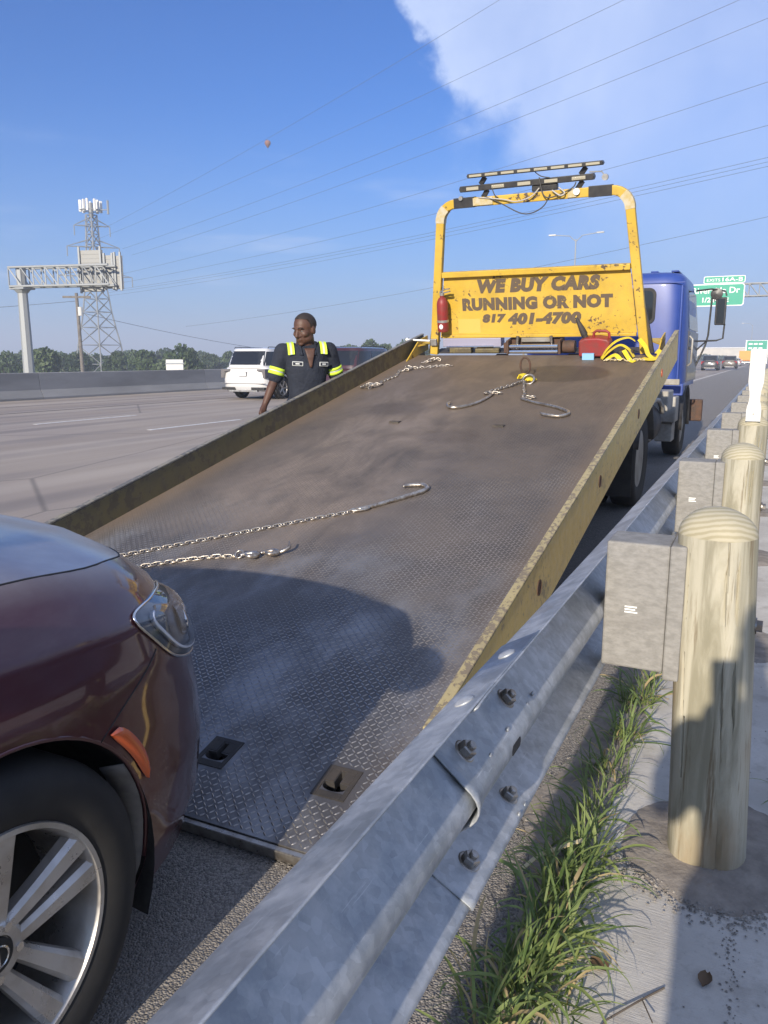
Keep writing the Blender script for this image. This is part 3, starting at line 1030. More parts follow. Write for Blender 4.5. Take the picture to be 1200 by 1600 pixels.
for (x, y, s, lab) in ((-0.90, 1.40, 0.011, 'pale pebble lying on the asphalt behind the bumper'), (-0.72, 1.62, 0.010, 'small pale pebble on the sunlit asphalt below the rail'), (-0.98, 1.66, 0.007, 'tiny pale pebble on the shaded asphalt near the ramp edge'), (0.235, 2.62, 0.022, 'dark grey stone on the ground right of the near post'), (0.215, 2.48, 0.020, 'pale stone on the ground right of the near post')):
    b = MB()
    rr = random.Random(int(s * 1e5))
    b.ell((0, 0, 0.35 * s), (s, s * 0.75, s * 0.6), 9, 6)
    b.v = [p * rr.uniform(0.86, 1.1) for p in b.v]
    o = b.build('pebble', MT['roofw'] if 'pale' in lab else MT['pebble'], smooth=60)
    o.location = (x, y, 0.004 if x < -0.4 else 0.018)
    tag(o, lab, 'stone')


def grass(name, clumps, label, seed):
    r = random.Random(seed)
    V, F, T = [], [], []
    for (cx, cy, z, rad, n, ln) in clumps:
        caz = r.uniform(0, 6.28)
        for _ in range(n):
            a = r.uniform(0, 2 * PI)
            q = rad * math.sqrt(r.random())
            bx, by = cx + q * math.cos(a), cy + q * math.sin(a)
            L_ = ln * (0.3 + 0.9 * r.random() ** 0.8)
            az = (a if r.random() < 0.7 else caz) + r.gauss(0, 0.8)
            w = r.uniform(0.0014, 0.0048) * (0.55 + L_ * 2.2)
            curl = r.uniform(0.3, 2.6) if r.random() < 0.8 else r.uniform(2.2, 3.4)
            px, pz, th = 0.0, 0.0, PI / 2 - abs(r.gauss(0.45, 0.35))
            o = len(V)
            seg = 7
            tw = r.uniform(-1.2, 1.2)
            tone = r.random()
            roll = r.uniform(-0.7, 0.7)
            for i in range(seg + 1):
                t = i / seg
                ww = w * (0.6 + 1.2 * t) * (1 - t) ** 0.6 * 1.25 if t < 1 else 0.0
                cxp, syp = math.cos(az + tw * t * 0.5), math.sin(az + tw * t * 0.5)
                x, y = bx + px * cxp, by + px * syp
                dz = ww * roll
                zz = max(z + pz, 0.019 + 0.004 * tone)
                V.append((x - syp * ww, y + cxp * ww, zz + dz))
                V.append((x, y, zz - ww * 0.35))
                V.append((x + syp * ww, y - cxp * ww, zz - dz))
                T += [tone] * 3
                st = L_ / seg
                px += st * math.cos(th)
                pz += st * math.sin(th)
                th -= curl / seg * (0.4 + 1.2 * t)
            for i in range(seg):
                p = o + i * 3
                F.append((p, p + 1, p + 4, p + 3))
                F.append((p + 1, p + 2, p + 5, p + 4))
    b = MB()
    b.v = [Vector(p) for p in V]
    b.f = F
    o = b.build(name, MT['grass'], smooth=180, fixn=False)
    at = o.data.attributes.new('tone', 'FLOAT', 'POINT')
    at.data.foreach_set('value', T)
    return tag(o, label, 'grass', kind='stuff')


cl = []
r = random.Random(11)
for k in range(40):
    y = 1.25 + 2.1 * r.random() ** 1.1
    cl.append((r.gauss(-0.375, 0.028), y, 0.012, 0.045, r.choice((6, 10, 18, 24)), r.uniform(0.09, 0.19)))
for (x, y, n, ln) in ((-0.43, 1.42, 26, 0.24), (-0.40, 1.53, 60, 0.25), (-0.37, 1.68, 85, 0.26), (-0.375, 1.86, 80, 0.27), (-0.355, 2.04, 60, 0.23), (-0.40, 1.34, 34, 0.20), (-0.375, 2.28, 45, 0.20), (-0.37, 2.55, 40, 0.20), (-0.375, 2.86, 46, 0.19), (-0.37, 3.15, 36, 0.17), (-0.38, 3.4, 30, 0.15)):
    cl.append((x, y, 0.014, 0.060, int(n * 1.0), ln * 0.86))
grass('grass', cl, 'strip of green verge grass growing along the foot of the guardrail', 5)
cl = [(0.20, 2.62, 0.014, 0.05, 40, 0.15), (0.27, 2.72, 0.014, 0.06, 40, 0.16), (0.24, 2.50, 0.014, 0.04, 20, 0.11)]
grass('grass', cl, 'small tuft of grass right of the near timber post', 6)
cl = [(r.gauss(-0.375, 0.04), r.uniform(3.6, 12), 0.014, 0.05, 14, 0.14) for _ in range(50)]
grass('grass', cl, 'sparse grass in the pavement joint beyond the near post', 9)

# straw, dry leaf, twig
b = MB()
b.tube([(-0.50, 1.86, 0.05), (-0.46, 1.93, 0.075), (-0.40, 1.99, 0.085), (-0.36, 2.03, 0.09)], 0.004, flat=(0.0015, 0.006))
tag(b.build('straw', MT['straw']), 'dry straw coloured blade sticking out of the verge grass', 'straw')
b = MB()
b.tube([(-0.10, 1.66, 0.018), (-0.14, 1.60, 0.022), (-0.20, 1.50, 0.03), (-0.22, 1.43, 0.018)], 0.0022, 6)
b.tube([(-0.14, 1.60, 0.022), (-0.11, 1.53, 0.035)], 0.0015, 6)
tag(b.build('twig', MT['bark']), 'thin dry twig lying on the concrete beside the grass', 'twig')
for (x, y, sz, lab) in ((-0.245, 1.66, 0.022, 'dark leaf on the concrete right of the grass clump'), (-0.02, 1.72, 0.016, 'dark crumpled leaf on the concrete below the near post')):
    b = MB()
    b.grid(lambda u, v: (u * sz * (1 - v * v * 0.8), v * sz * 1.3, 0.006 + 0.006 * (u * u) + 0.004 * v), [-1, -0.5, 0, 0.5, 1], [-1, -0.5, 0, 0.5, 0.95])
    o = b.build('dry_leaf', MT['leafdry'], smooth=180, fixn=False)
    o.location = (x, y, 0.016)
    o.rotation_euler = (0, 0, x * 9)
    tag(o, lab, 'leaf')
# ------------------------------------------------------------------ tow truck
TX, TY = TRUCK
ALPHA = R(12.36)
truck = thing('tow_truck', 'blue rollback tow truck with its yellow railed steel bed tilted to the ground', 'tow truck', (TX, TY, 0))
# frame of the bed: x across (world X), y up the slope, z square to the floor
BED = Matrix.Translation((-TX, 1.70 - TY, 0.05)) @ Matrix.Rotation(ALPHA, 4, 'X')
BEDW = Matrix.Translation((0, 1.70, 0.05)) @ Matrix.Rotation(ALPHA, 4, 'X')
XL, XR = -3.482, -0.858
LEN = 6.46

# deck with two keyhole openings near the tail
b = MB(BED)
b.bb((XL, 0, -0.035), (XR, LEN, 0))
deck = b.build('bed_deck', MT['plate'], truck)
KEY = [(-1.555, 0.27), (-1.105, 0.27)]
cut = MB(BED)
for (kx, ks) in KEY:
    out = [(kx + 0.040 * math.cos(t), ks - 0.012 + 0.020 * math.sin(t)) for t in [PI + PI * i / 12 for i in range(13)]]
    out = [(kx - 0.040, ks + 0.004)] + out + [(kx + 0.040, ks + 0.004), (kx + 0.010, ks + 0.006), (kx + 0.010, ks + 0.055), (kx - 0.010, ks + 0.055), (kx - 0.010, ks + 0.006)]
    cut.prism(out[::-1], -0.06, 0.03, 'XY')
cutter = cut.build('cutter', None, truck)
bm_ = deck.modifiers.new('cut', 'BOOLEAN')
bm_.object = cutter
bm_.operation = 'DIFFERENCE'
bm_.solver = 'EXACT'
dg = bpy.context.evaluated_depsgraph_get()
me2 = bpy.data.meshes.new_from_object(deck.evaluated_get(dg))
deck.modifiers.clear()
deck.data = me2
bpy.data.objects.remove(cutter)
for (kx, ks) in KEY:                       # smooth wear plates round the keyholes
    b = MB(BED)
    for (x0, x1, y0, y1) in ((-0.058, -0.042, -0.062, 0.075), (0.042, 0.058, -0.062, 0.075), (-0.0415, 0.0415, -0.062, -0.036), (-0.0415, 0.0415, 0.058, 0.075), (-0.0415, -0.012, 0.008, 0.0575), (0.012, 0.0415, 0.008, 0.0575)):
        b.bb((kx + x0, ks + y0, 0.0003), (kx + x1, ks + y1, 0.0022))
    b.build('keyhole_plate', MT['dark'], deck)
    b = MB(BED)
    b.bb((kx - 0.075, ks - 0.075, -0.115), (kx + 0.075, ks + 0.09, -0.085))  # black plate added below the opening so the hole looks dark
    b.build('keyhole_dark_backing', MT['black'], deck)

# raised tread lugs over the whole floor
p = 0.0205
nx, ny = int((XR - XL - 0.02) / p), int((LEN - 0.01) / p)
V, F = [], []
lug = [(-0.0118, 0, 0), (-0.005, -0.0031, 0), (0.005, -0.0031, 0), (0.0118, 0, 0), (0.005, 0.0031, 0), (-0.005, 0.0031, 0), (-0.0055, 0, 0.0023), (0.0055, 0, 0.0023)]
lf = [(0, 1, 6), (1, 2, 7, 6), (2, 3, 7), (3, 4, 7), (4, 5, 6, 7), (5, 0, 6)]
rot = {0: [], 1: []}
for k in (0, 1):
    a = R(45 if k else -45) + R(8)
    rot[k] = [(x * math.cos(a) - y * math.sin(a), x * math.sin(a) + y * math.cos(a), z) for x, y, z in lug]
pv = np.zeros((nx * ny, 8, 3))
wear_v = np.zeros(nx * ny)
n = 0
rg = np.random.default_rng(3)
import mathutils
for i in range(nx):
    for j in range(ny):
        cx, cy = XL + 0.012 + p * (i + 0.5), 0.008 + p * (j + 0.5)
        if any(abs(cx - kx) < 0.068 and -0.074 < cy - ks < 0.088 for kx, ks in KEY):
            continue
        # tread stands proud at the tail and down the wheel path, caked with dirt elsewhere
        f = mathutils.noise.fractal(Vector((cx * 1.7, cy * 0.8, 0.3)), 0.7, 2.0, 4)
        path = math.exp(-((cx + 1.35) / 0.38) ** 2) + 0.55 * math.exp(-((cx + 3.05) / 0.30) ** 2)
        w_ = min(1.0, max(0.0, 1.12 - cy / 2.3 + 0.42 * path * (1 if cy < 4.8 else 0.4) + 0.55 * f))
        wear_v[n] = w_
        q = np.array(rot[(i + j) % 2]) * np.array([1, 1, 0.30 + 0.70 * w_]) * rg.uniform(0.9, 1.06)
        pv[n] = q + np.array([cx + rg.normal(0, 0.0006), cy + rg.normal(0, 0.0006), 0.0002])
        n += 1
pv = pv[:n].reshape(-1, 3)
Mn = np.array(BED)
pv = pv @ Mn[:3, :3].T + Mn[:3, 3]
b = MB()
me = bpy.data.meshes.new('tread_lugs')
nf = len(lf)
fl = [[q + 8 * k for q in f] for k in range(n) for f in lf]
me.from_pydata(pv.tolist(), [], fl)
me.materials.append(MT['lug'])
at = me.attributes.new('wear', 'FLOAT', 'POINT')
at.data.foreach_set('value', np.repeat(wear_v[:n], 8))
o = bpy.data.objects.new('tread_lugs', me)
COL.objects.link(o)
o.parent = deck
tag(o, kind='stuff')

# tail edge bar
b = MB(BED)
b.bb((XL, -0.022, -0.04), (XR, -0.001, -0.004))
b.build('tail_edge', MT['steel'], deck, bevel=0.004)


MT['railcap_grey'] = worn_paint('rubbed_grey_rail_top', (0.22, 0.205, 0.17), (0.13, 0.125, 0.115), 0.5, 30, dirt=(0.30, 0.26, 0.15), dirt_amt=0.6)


def side_rail(x0, x1, capm, outer):
    """box rail with a separate worn cap, plus inner plate"""
    b = MB(BED)
    y0, y1 = 0.12, 6.78
    b.add([(x, y, z) for x in (x0, x1) for (y, z) in ((y0, -0.10), (y0, 0.02), (y0 + 0.28, 0.158), (y1, 0.158), (y1, -0.12), (y0 + 0.3, -0.12))],
          [(0, 1, 2, 3, 4, 5), (11, 10, 9, 8, 7, 6)] + [(i, 6 + i, 6 + (i + 1) % 6, (i + 1) % 6) for i in range(6)])
    rl = b.build('side_rail', outer, deck, bevel=0.006)
    b = MB(BED)
    xa, xb = min(x0, x1) - 0.003, max(x0, x1) + 0.003
    b.bb((xa, y0 + 0.29, 0.159), (xb, y1 + 0.002, 0.172))
    b.build('rail_cap', capm, deck, bevel=0.004)
    return rl


side_rail(-3.515, XL - 0.0005, MT['railcap_grey'], MT['olive'])
rr_ = side_rail(XR + 0.0005, -0.825, MT['yellow_edge'], MT['yellow_worn'])
for s_ in (1.62, 2.95, 4.35, 5.6):
    b = MB(BED @ Matrix.Translation((-0.8247, s_, 0.03)))
    b.lathe([(0.036, 0), (0.036, 0.003), (0.031, 0.004), (0.029, 0.001)], axis='X', n=24)
    b.build('marker_light', MT['rust'] if s_ < 5 else MT['amber'], deck, smooth=40)
# gusset plates where the rails end
for xs in (-3.44, -0.94):
    sgn = 1 if xs < -2 else -1
    b = MB(BED)
    b.prism([(6.15, 0.002), (6.76, 0.002), (6.76, 0.155), (6.52, 0.15)], xs, xs + sgn * 0.012, 'YZ')
    b.prism([(xs, 6.45), (xs + sgn * 0.16, 6.70), (xs + sgn * 0.16, 6.76), (xs, 6.76)], 0.09, 0.10, 'XY')
    b.build('gusset', MT['yellow'], deck)
# underframe of the bed: long sills and cross members
b = MB(BED)
b.bb((-2.62, 0.5, -0.20), (-2.50, 6.7, -0.036))
b.bb((-1.86, 0.5, -0.20), (-1.74, 6.7, -0.036))
b.build('bed_sill', MT['dark'], deck)
for k in range(11):
    b = MB(BED)
    b.bb((XL + 0.02, 0.7 + k * 0.55, -0.115), (XR - 0.02, 0.76 + k * 0.55, -0.037))
    b.build('cross_member', MT['dark'], deck)

# ---- headache rack, square to the deck
RK = BED @ Matrix.Translation((-2.18, 6.53, 0))
rack = None


def rpath(hw0, hw1, top, rc, n=7):
    """one side up, round corner, across, down"""
    pts = [(-hw0, 0, 0)]
    sl = (hw0 - hw1) / top
    zc = top - rc
    xc = hw0 - sl * zc
    pts.append((-(hw0 - sl * 0.8), 0, 0.8))
    c = (-(xc - rc), zc)
    for i in range(n + 1):
        t = PI - (PI / 2) * i / n
        pts.append((c[0] + rc * math.cos(t), 0, c[1] + rc * math.sin(t)))
    right = [(-x, y, z) for x, y, z in pts[::-1]]
    return pts + right


b = MB(RK)
b.tube(rpath(1.085, 0.90, 1.485, 0.17), 0, flat=(0.034, 0.042), up=(0, 1, 0))
rack = b.build('rack_frame', MT['yellow'], truck, bevel=0.008)
b = MB(RK)
b.bb((-0.935, -0.045, 0.785), (0.935, 0.03, 0.84))
b.build('rack_bar', MT['yellow'], rack, bevel=0.006)
b = MB(RK)
b.add([(x, y, z) for y in (0.012, 0.018) for (x, z) in ((-1.005, 0.20), (1.005, 0.20), (0.93, 0.79), (-0.93, 0.79))], [(0, 1, 2, 3), (7, 6, 5, 4), (0, 4, 5, 1), (1, 5, 6, 2), (2, 6, 7, 3), (3, 7, 4, 0)])
panel = b.build('rack_panel', MT['yellow'], rack)
b = MB(RK)
b.bb((-1.0, -0.012, 0.168), (1.0, 0.03, 0.199))
b.build('panel_flange', MT['yellow'], rack, bevel=0.004)
# paler square where a sticker came off
b = MB(RK)
b.bb((-0.80, 0.0105, 0.215), (-0.56, 0.0118, 0.36))
b.build('sticker_ghost', mat('bleached_yellow', (0.60, 0.42, 0.09), 0.6), panel)
TXT = RK @ Matrix.Translation((0, 0.0105, 0)) @ Matrix.Rotation(PI / 2, 4, 'X')


def rline(txt, x0, x1, h0, h1, bold, shear):
    text_part('lettering', txt, MT['letter'], panel, TXT @ Matrix.Translation(((x0 + x1) / 2 + 2.18, h0, 0)), h1 - h0, x1 - x0, bold, shear, space=1.10)


rline('WE BUY CARS', -2.755, -1.525, 0.612, 0.752, 0.078, 0.16)
rline('RUNNING OR NOT', -2.925, -1.405, 0.441, 0.570, 0.075, 0.0)
rline('817', -2.715, -2.46, 0.315, 0.405, 0.075, 0.16)
rline('401-4700', -2.445, -1.705, 0.290, 0.410, 0.075, 0.16)
# white tape on the bends, black sleeves, top bar
for s_ in (-1, 1):
    pth = rpath(1.085, 0.90, 1.485, 0.17)
    mid = pth[2:7] if s_ < 0 else pth[-7:-2]
    b = MB(RK)
    b.tube(mid, 0, flat=(0.0365, 0.0445), up=(0, 1, 0))
    b.build('tape_wrap', MT['bare'], rack)
    q = pth[7:10] if s_ < 0 else pth[-10:-7]
    b = MB(RK)
    b.tube([(s_ * 0.76, 0, 1.486), (s_ * 0.55, 0, 1.487)], 0, flat=(0.042, 0.048), up=(0, 1, 0))
    b.build('sleeve', MT['blackp'], rack, bevel=0.003)
for (xa, xb) in ((-0.56, -0.36), (0.36, 0.44)):
    b = MB(RK)
    b.bb((xa, -0.046, 1.452), (xb, 0.046, 1.522))
    b.build('tape_band', MT['bare'], rack, bevel=0.002)


def light_bar(x0, x1, hz, hh, tilt, nled, ledm, y):
    M_ = RK @ Matrix.Translation(((x0 + x1) / 2 + 2.18, y, hz)) @ Matrix.Rotation(tilt, 4, 'Y')
    w = (x1 - x0) / 2
    b = MB(M_)
    b.prism([(-w, -hh), (w, -hh), (w + 0.012, 0), (w, hh), (-w, hh), (-w - 0.012, 0)], -0.045, 0.045)
    bar = b.build('light_bar', MT['blackp'], rack, bevel=0.006)
    for i in range(nled):
        c = -w + (i + 0.5) * 2 * w / nled
        b = MB(M_)
        b.bb((c - 0.062, -0.050, -hh * 0.55), (c + 0.062, -0.0452, hh * 0.5))
        led = b.build('led_module', ledm, bar, bevel=0.002)
        for j in range(6):
            b = MB(M_)
            b.ell((c - 0.048 + j * 0.0192, -0.0505, 0), (0.007, 0.003, hh * 0.36), 8, 6)
            b.build('led_lens', MT['white_lens'], led, smooth=180) if i in (1, 4) else None
    return bar


light_bar(-2.775, -1.508, 1.722, 0.020, R(0), 8, MT['white_lens'], -0.02)
light_bar(-2.865, -1.590, 1.612, 0.028, R(-0.2), 5, MT['white_lens'], 0.0)
for (x, z0, z1) in ((-0.44, 1.52, 1.585), (0.47, 1.52, 1.585), (-0.46, 1.64, 1.70), (0.50, 1.64, 1.70)):
    b = MB(RK)
    b.tube([(x - 0.03, 0.01, z0), (x + 0.02, 0, z1)], 0, flat=(0.022, 0.012))
    b.build('bar_bracket', MT['blackp'], rack)
b = MB(RK)
b.bb((0.02, -0.03, 1.53), (0.26, 0.04, 1.585))
b.build('junction_box', MT['blackp'], rack, bevel=0.01)
for (x, z, m_, s_) in ((0.70, 1.60, 'alu', 0.028), (-0.68, 1.53, 'alu', 0.02), (0.445, 1.50, 'white', 0.03)):
    b = MB(RK)
    b.lathe([(s_, -0.03), (s_, 0.01), (s_ * 0.7, 0.03)], (x, -0.03, z), 'Y', 16)
    b.build('work_lamp', MT[m_], rack, smooth=40)
b = MB(RK)
b.tube([(0.55, 0, 1.655), (0.66, 0, 1.65), (0.70, -0.01, 1.60)], 0.006, 6)
b.build('lamp_stem', MT['alu'], rack)


def cable(pts, r_, m_):
    P_ = []
    n = len(pts)
    for i in range(n - 1):
        p0, p1, p2, p3 = [Vector(pts[max(0, min(n - 1, i + d))]) for d in (-1, 0, 1, 2)]
        for k in range(6):
            t = k / 6
            P_.append(0.5 * ((2 * p1) + (p2 - p0) * t + (2 * p0 - 5 * p1 + 4 * p2 - p3) * t * t + (3 * p1 - p0 - 3 * p2 + p3) * t ** 3))
    P_.append(Vector(pts[-1]))
    b = MB(RK)
    b.tube(P_, r_, 6)
    return b.build('cable', m_, rack, smooth=180)


cable([(-0.44, -0.05, 1.53), (-0.30, -0.06, 1.47), (-0.10, -0.06, 1.36), (0.02, -0.06, 1.345), (0.14, -0.06, 1.40), (0.20, -0.05, 1.50)], 0.0055, MT['cable'])
cable([(0.10, -0.05, 1.56), (0.02, -0.07, 1.49), (-0.12, -0.07, 1.46), (-0.26, -0.06, 1.49), (-0.50, -0.05, 1.525)], 0.006, MT['grcable'])
cable([(-0.36, -0.05, 1.60), (-0.33, -0.06, 1.53), (-0.30, -0.05, 1.51)], 0.005, MT['cable'])
cable([(0.06, -0.04, 1.70), (0.12, -0.06, 1.66), (0.20, -0.06, 1.64)], 0.005, MT['cable'])
cable([(0.28, -0.05, 1.55), (0.34, -0.07, 1.50), (0.30, -0.08, 1.48), (0.22, -0.06, 1.53)], 0.007, MT['grcable'])
cable([(0.10, -0.05, 1.65), (0.14, -0.07, 1.50), (0.22, -0.07, 1.47), (0.40, -0.06, 1.53), (0.44, -0.05, 1.58)], 0.006, MT['cable'])

# ---- winch and tool tray at the foot of the rack
tray = MB(RK)
tray.bb((-1.10, 0.0, 0.004), (1.10, 0.24, 0.012))
tray = tray.build('tool_tray', MT['dark'], truck)
b = MB(RK)
b.bb((-0.98, -0.01, 0.075), (-0.34, 0.12, 0.165))
b.build('locker', MT['lilac'], tray, bevel=0.006)
b = MB(RK)
b.bb((-0.90, -0.04, 0.012), (-0.66, 0.06, 0.070))
b.bb((-0.62, -0.03, 0.012), (-0.36, 0.05, 0.060))
b.build('timber_block', MT['olive'], tray, bevel=0.01)
b = MB(RK)
b.cyl((-0.93, -0.03, 0.078), (-0.42, -0.02, 0.082), 0.011, n=10)
b.build('pry_bar', MT['chrome'], tray, smooth=40)
b = MB(RK)
for x in (-0.25, 0.28):
    b.bb((x - 0.012, -0.09, 0.012), (x + 0.012, 0.10, 0.15))
b.bb((-0.24, 0.04, 0.012), (0.27, 0.10, 0.15))
b.bb((-0.31, -0.02, 0.012), (-0.262, 0.12, 0.11))
winch = b.build('winch_frame', MT['rust'], tray, bevel=0.004)
for z in (0.035, 0.088):
    b = MB(RK)
    b.lathe([(0.006, -0.235), (0.020, -0.232), (0.022, 0.262), (0.006, 0.265)], (0, -0.065, z), 'X', 20)
    b.build('roller', MT['chrome'], winch, smooth=40)
for x in (-0.17, 0.20):
    b = MB(RK)
    b.cyl((x, -0.03, 0.02), (x + 0.03 * (1 if x > 0 else -1) * -0.5, -0.03, 0.185), 0.016, n=14)
    b.build('guide_post', MT['steel'], winch, smooth=40)
b = MB(RK)
b.bb((-0.13, 0.0, 0.115), (0.19, 0.035, 0.165))
b.build('winch_cover', MT['tank'], winch, bevel=0.008)
b = MB(RK)
b.lathe([(0.03, 0.30), (0.060, 0.302), (0.064, 0.36), (0.060, 0.42), (0.03, 0.422)], (0, 0.0, 0.07), 'X', 20)
b.build('winch_motor', MT['rust'], winch, smooth=40)
b = MB(RK)
for i in range(7):
    x = 0.46 + i * 0.035
    b.tube([(x, -0.01, 0.02), (x + 0.05, -0.02, 0.06 + 0.01 * (i % 3)), (x + 0.13, 0.0, 0.03)], 0.012, 6)
b.build('hose_pile', MT['dark'], tray, smooth=60)
# toggle and latch at the left foot of the rack
b = MB(RK)
b.bb((-1.10, -0.07, 0.10), (-1.03, -0.03, 0.17))
b.build('latch_box', MT['alu'], rack, bevel=0.005)
b = MB(RK)
b.cyl((-1.36, -0.05, 0.165), (-1.11, -0.05, 0.15), 0.010, n=10)
b.ell((-1.375, -0.05, 0.166), 0.018, 10, 8)
b.build('latch_rod', MT['white'], rack, smooth=60)
for s_ in (-1, 1):
    b = MB(RK)
    b.tube([(s_ * 1.14, 0.04, 0.0), (s_ * 1.06, 0.05, 0.42)], 0, flat=(0.02, 0.03))
    b.build('rack_brace', MT['dark'], rack)

# ---- chassis, wheels, tanks


def W(x, y, z):
    return (x - TX, y - TY, z)


def wbox(mb, x0, x1, y0, y1, z0, z1):
    return mb.bb(W(x0, y0, z0), W(x1, y1, z1))


for x in (-2.60, -1.76):
    b = MB()
    wbox(b, x - 0.04, x + 0.04, 5.6, 13.3, 0.66, 0.92)
    b.build('frame_rail', MT['dark'], truck)
b = MB()
for y in (6.2, 7.9, 9.6, 11.0, 12.6):
    wbox(b, -2.559, -1.801, y - 0.04, y + 0.04, 0.70, 0.88)
b.build('frame_cross', MT['dark'], truck)
for x in (-2.60, -1.76):                                 # subframe under the slid-back bed
    b = MB()
    b.tube([W(x, 7.0, 0.95), W(x, 11.0, 1.12)], 0, flat=(0.05, 0.05))
    b.build('subframe', MT['dark'], truck)
for x in (-2.4, -1.95):
    b = MB()
    b.cyl(W(x, 10.6, 0.98), W(x, 7.6, 1.16), 0.055, n=14)
    b.build('lift_ram', MT['steel'], truck, smooth=40)


def truck_wheel(x, y, dual, side):
    M_ = Matrix.Translation(W(x, y, 0.46))
    b = MB(M_)
    for dx in ((0, -0.30) if dual else (0,)):
        d0 = dx * side
        prof = [(0.27, -0.10), (0.40, -0.125), (0.445, -0.105), (0.46, -0.07), (0.46, 0.07), (0.445, 0.105), (0.40, 0.125), (0.27, 0.10)]
        b.lathe([(r_, h + d0) for r_, h in prof], axis='X', n=40, caps=False)
    t = b.build('wheel', MT['tyre'], truck, smooth=50)
    b = MB(M_)
    s_ = side
    dish = 0.0 if dual else 0.09
    b.lathe([(0.27, 0.10 * s_), (0.255, 0.09 * s_), (0.24, (dish - 0.04) * s_), (0.12, (dish - 0.05) * s_), (0.10, (dish + 0.03) * s_), (0.02, (dish + 0.04) * s_)], axis='X', n=32)
    rim_ = b.build('wheel_rim', MT['tank'], t, smooth=40)
    b = MB(M_)
    for k in range(8):
        a = 2 * PI * k / 8
        b.cyl(((dish - 0.045) * s_, 0.17 * math.cos(a), 0.17 * math.sin(a)), ((dish + 0.0) * s_, 0.17 * math.cos(a), 0.17 * math.sin(a)), 0.018, n=6)
    b.build('wheel_nuts', MT['steel'], t, smooth=30)


truck_wheel(-1.16, 7.85, True, 1)
truck_wheel(-3.20, 7.85, True, -1)
truck_wheel(-1.22, 12.45, False, 1)
truck_wheel(-3.14, 12.45, False, -1)
b = MB()
b.cyl(W(-3.0, 7.85, 0.46), W(-1.4, 7.85, 0.46), 0.09, n=14)
b.ell(W(-2.18, 7.85, 0.46), (0.24, 0.22, 0.22), 16, 10)
b.build('rear_axle', MT['dark'], truck, smooth=60)
for (xa, xb) in ((-1.62, -1.00), (-3.36, -2.74)):         # rear mudguards and flaps
    b = MB()
    pts_ = [W(0, 7.85 + 0.54 * math.cos(t), 0.46 + 0.54 * math.sin(t)) for t in [R(15) + R(150) * i / 14 for i in range(15)]]
    b.grid(lambda u, v: (xa - TX + (xb - xa) * u, pts_[int(v)][1], pts_[int(v)][2]), [0, 1], range(15))
    b.build('mudguard', MT['blackp'], truck, smooth=180, solid=0.012, fixn=False)
    b = MB()
    wbox(b, xa + 0.03, xb - 0.02, 7.14, 7.15, 0.20, 0.72)
    b.build('mud_flap', MT['black'], truck)
# pale pipe and round tank ahead of the rear wheel
b = MB()
b.lathe([(0.05, 8.75 - TY), (0.255, 8.76 - TY), (0.27, 8.80 - TY), (0.27, 9.75 - TY), (0.255, 9.79 - TY), (0.05, 9.80 - TY)], (-1.36 - TX, 0, 0.66), 'Y', 32)
b.build('fuel_tank', MT['dark'], truck, smooth=40)
b = MB()
pp = [W(-1.10, 8.72, 0.55), W(-1.10, 8.75, 0.80), W(-1.12, 8.85, 0.92), W(-1.12, 9.2, 0.95), W(-1.12, 9.6, 0.93), W(-1.10, 9.75, 0.85), W(-1.10, 9.8, 0.78)]
b.tube(pp, 0.028, 10)
b.build('filler_pipe', MT['tank'], truck, smooth=60)
for (x0, x1, y0, y1, z0, z1, m_, nm) in ((-1.62, -1.06, 10.0, 10.55, 0.78, 1.02, 'tank', 'tool_box'), (-1.40, -1.09, 11.2, 11.62, 0.56, 0.90, 'tank', 'battery_box'), (-1.34, -1.12, 11.25, 11.6, 0.30, 0.55, 'tank', 'step_box'),
                                         (-2.95, -1.55, 11.2, 11.5, 0.70, 1.25, 'dark', 'transmission_box'), (-3.3, -2.75, 9.0, 10.6, 0.50, 1.0, 'tank', 'side_locker')):
    b = MB()
    wbox(b, x0, x1, y0, y1, z0, z1)
    p_ = b.build(nm, MT[m_], truck, bevel=0.015)
    if nm == 'tool_box':
        b = MB()
        wbox(b, x0 + 0.12, x0 + 0.26, y0 - 0.006, y0 - 0.001, z0 + 0.05, z1 - 0.07)
        b.build('latch_plate', MT['dark'], p_)
b = MB()
wbox(b, -3.1, -1.07, 11.28, 11.36, 1.05, 1.13)
b.build('rear_cab_mount', MT['tank'], truck, bevel=0.01)

# ---- cab: rounded shell, open beneath
CX0, CX1, CY0, CY1 = -3.31, -1.055, 11.62, 13.62


def cab_shell():
    b = MB()
    lv = [(1.02, 0.0, 0.0, 0.0), (1.30, 0.0, 0.0, 0.0), (1.75, 0.004, 0.006, 0.05), (2.10, 0.02, 0.02, 0.16), (2.36, 0.05, 0.035, 0.30), (2.47, 0.07, 0.05, 0.36), (2.53, 0.12, 0.10, 0.42), (2.56, 0.24, 0.24, 0.55), (2.57, 0.6, 0.55, 0.85)]
    n = 56
    vs, fs = [], []
    for (z, ix, ir, ifr) in lv:
        x0, x1, y0, y1 = CX0 + ix, CX1 - ix, CY0 + ir, CY1 - ifr
        cx, cy, hx, hy = (x0 + x1) / 2, (y0 + y1) / 2, (x1 - x0) / 2, (y1 - y0) / 2
        for k in range(n):
            a = 2 * PI * (k + 0.5) / n
            e = 2 / 9.0
            x = cx + hx * math.copysign(abs(math.cos(a)) ** e, math.cos(a))
            y = cy + hy * math.copysign(abs(math.sin(a)) ** e, math.sin(a))
            vs.append(W(x, y, z))
    for i in range(len(lv) - 1):
        for k in range(n):
            fs.append((i * n + k, i * n + (k + 1) % n, (i + 1) * n + (k + 1) % n, (i + 1) * n + k))
    fs.append([(len(lv) - 1) * n + k for k in range(n)])
    fs.append([k for k in range(n)][::-1])
    b.add(vs, fs)
    return b.build('cab', MT['blue'], truck, smooth=50)


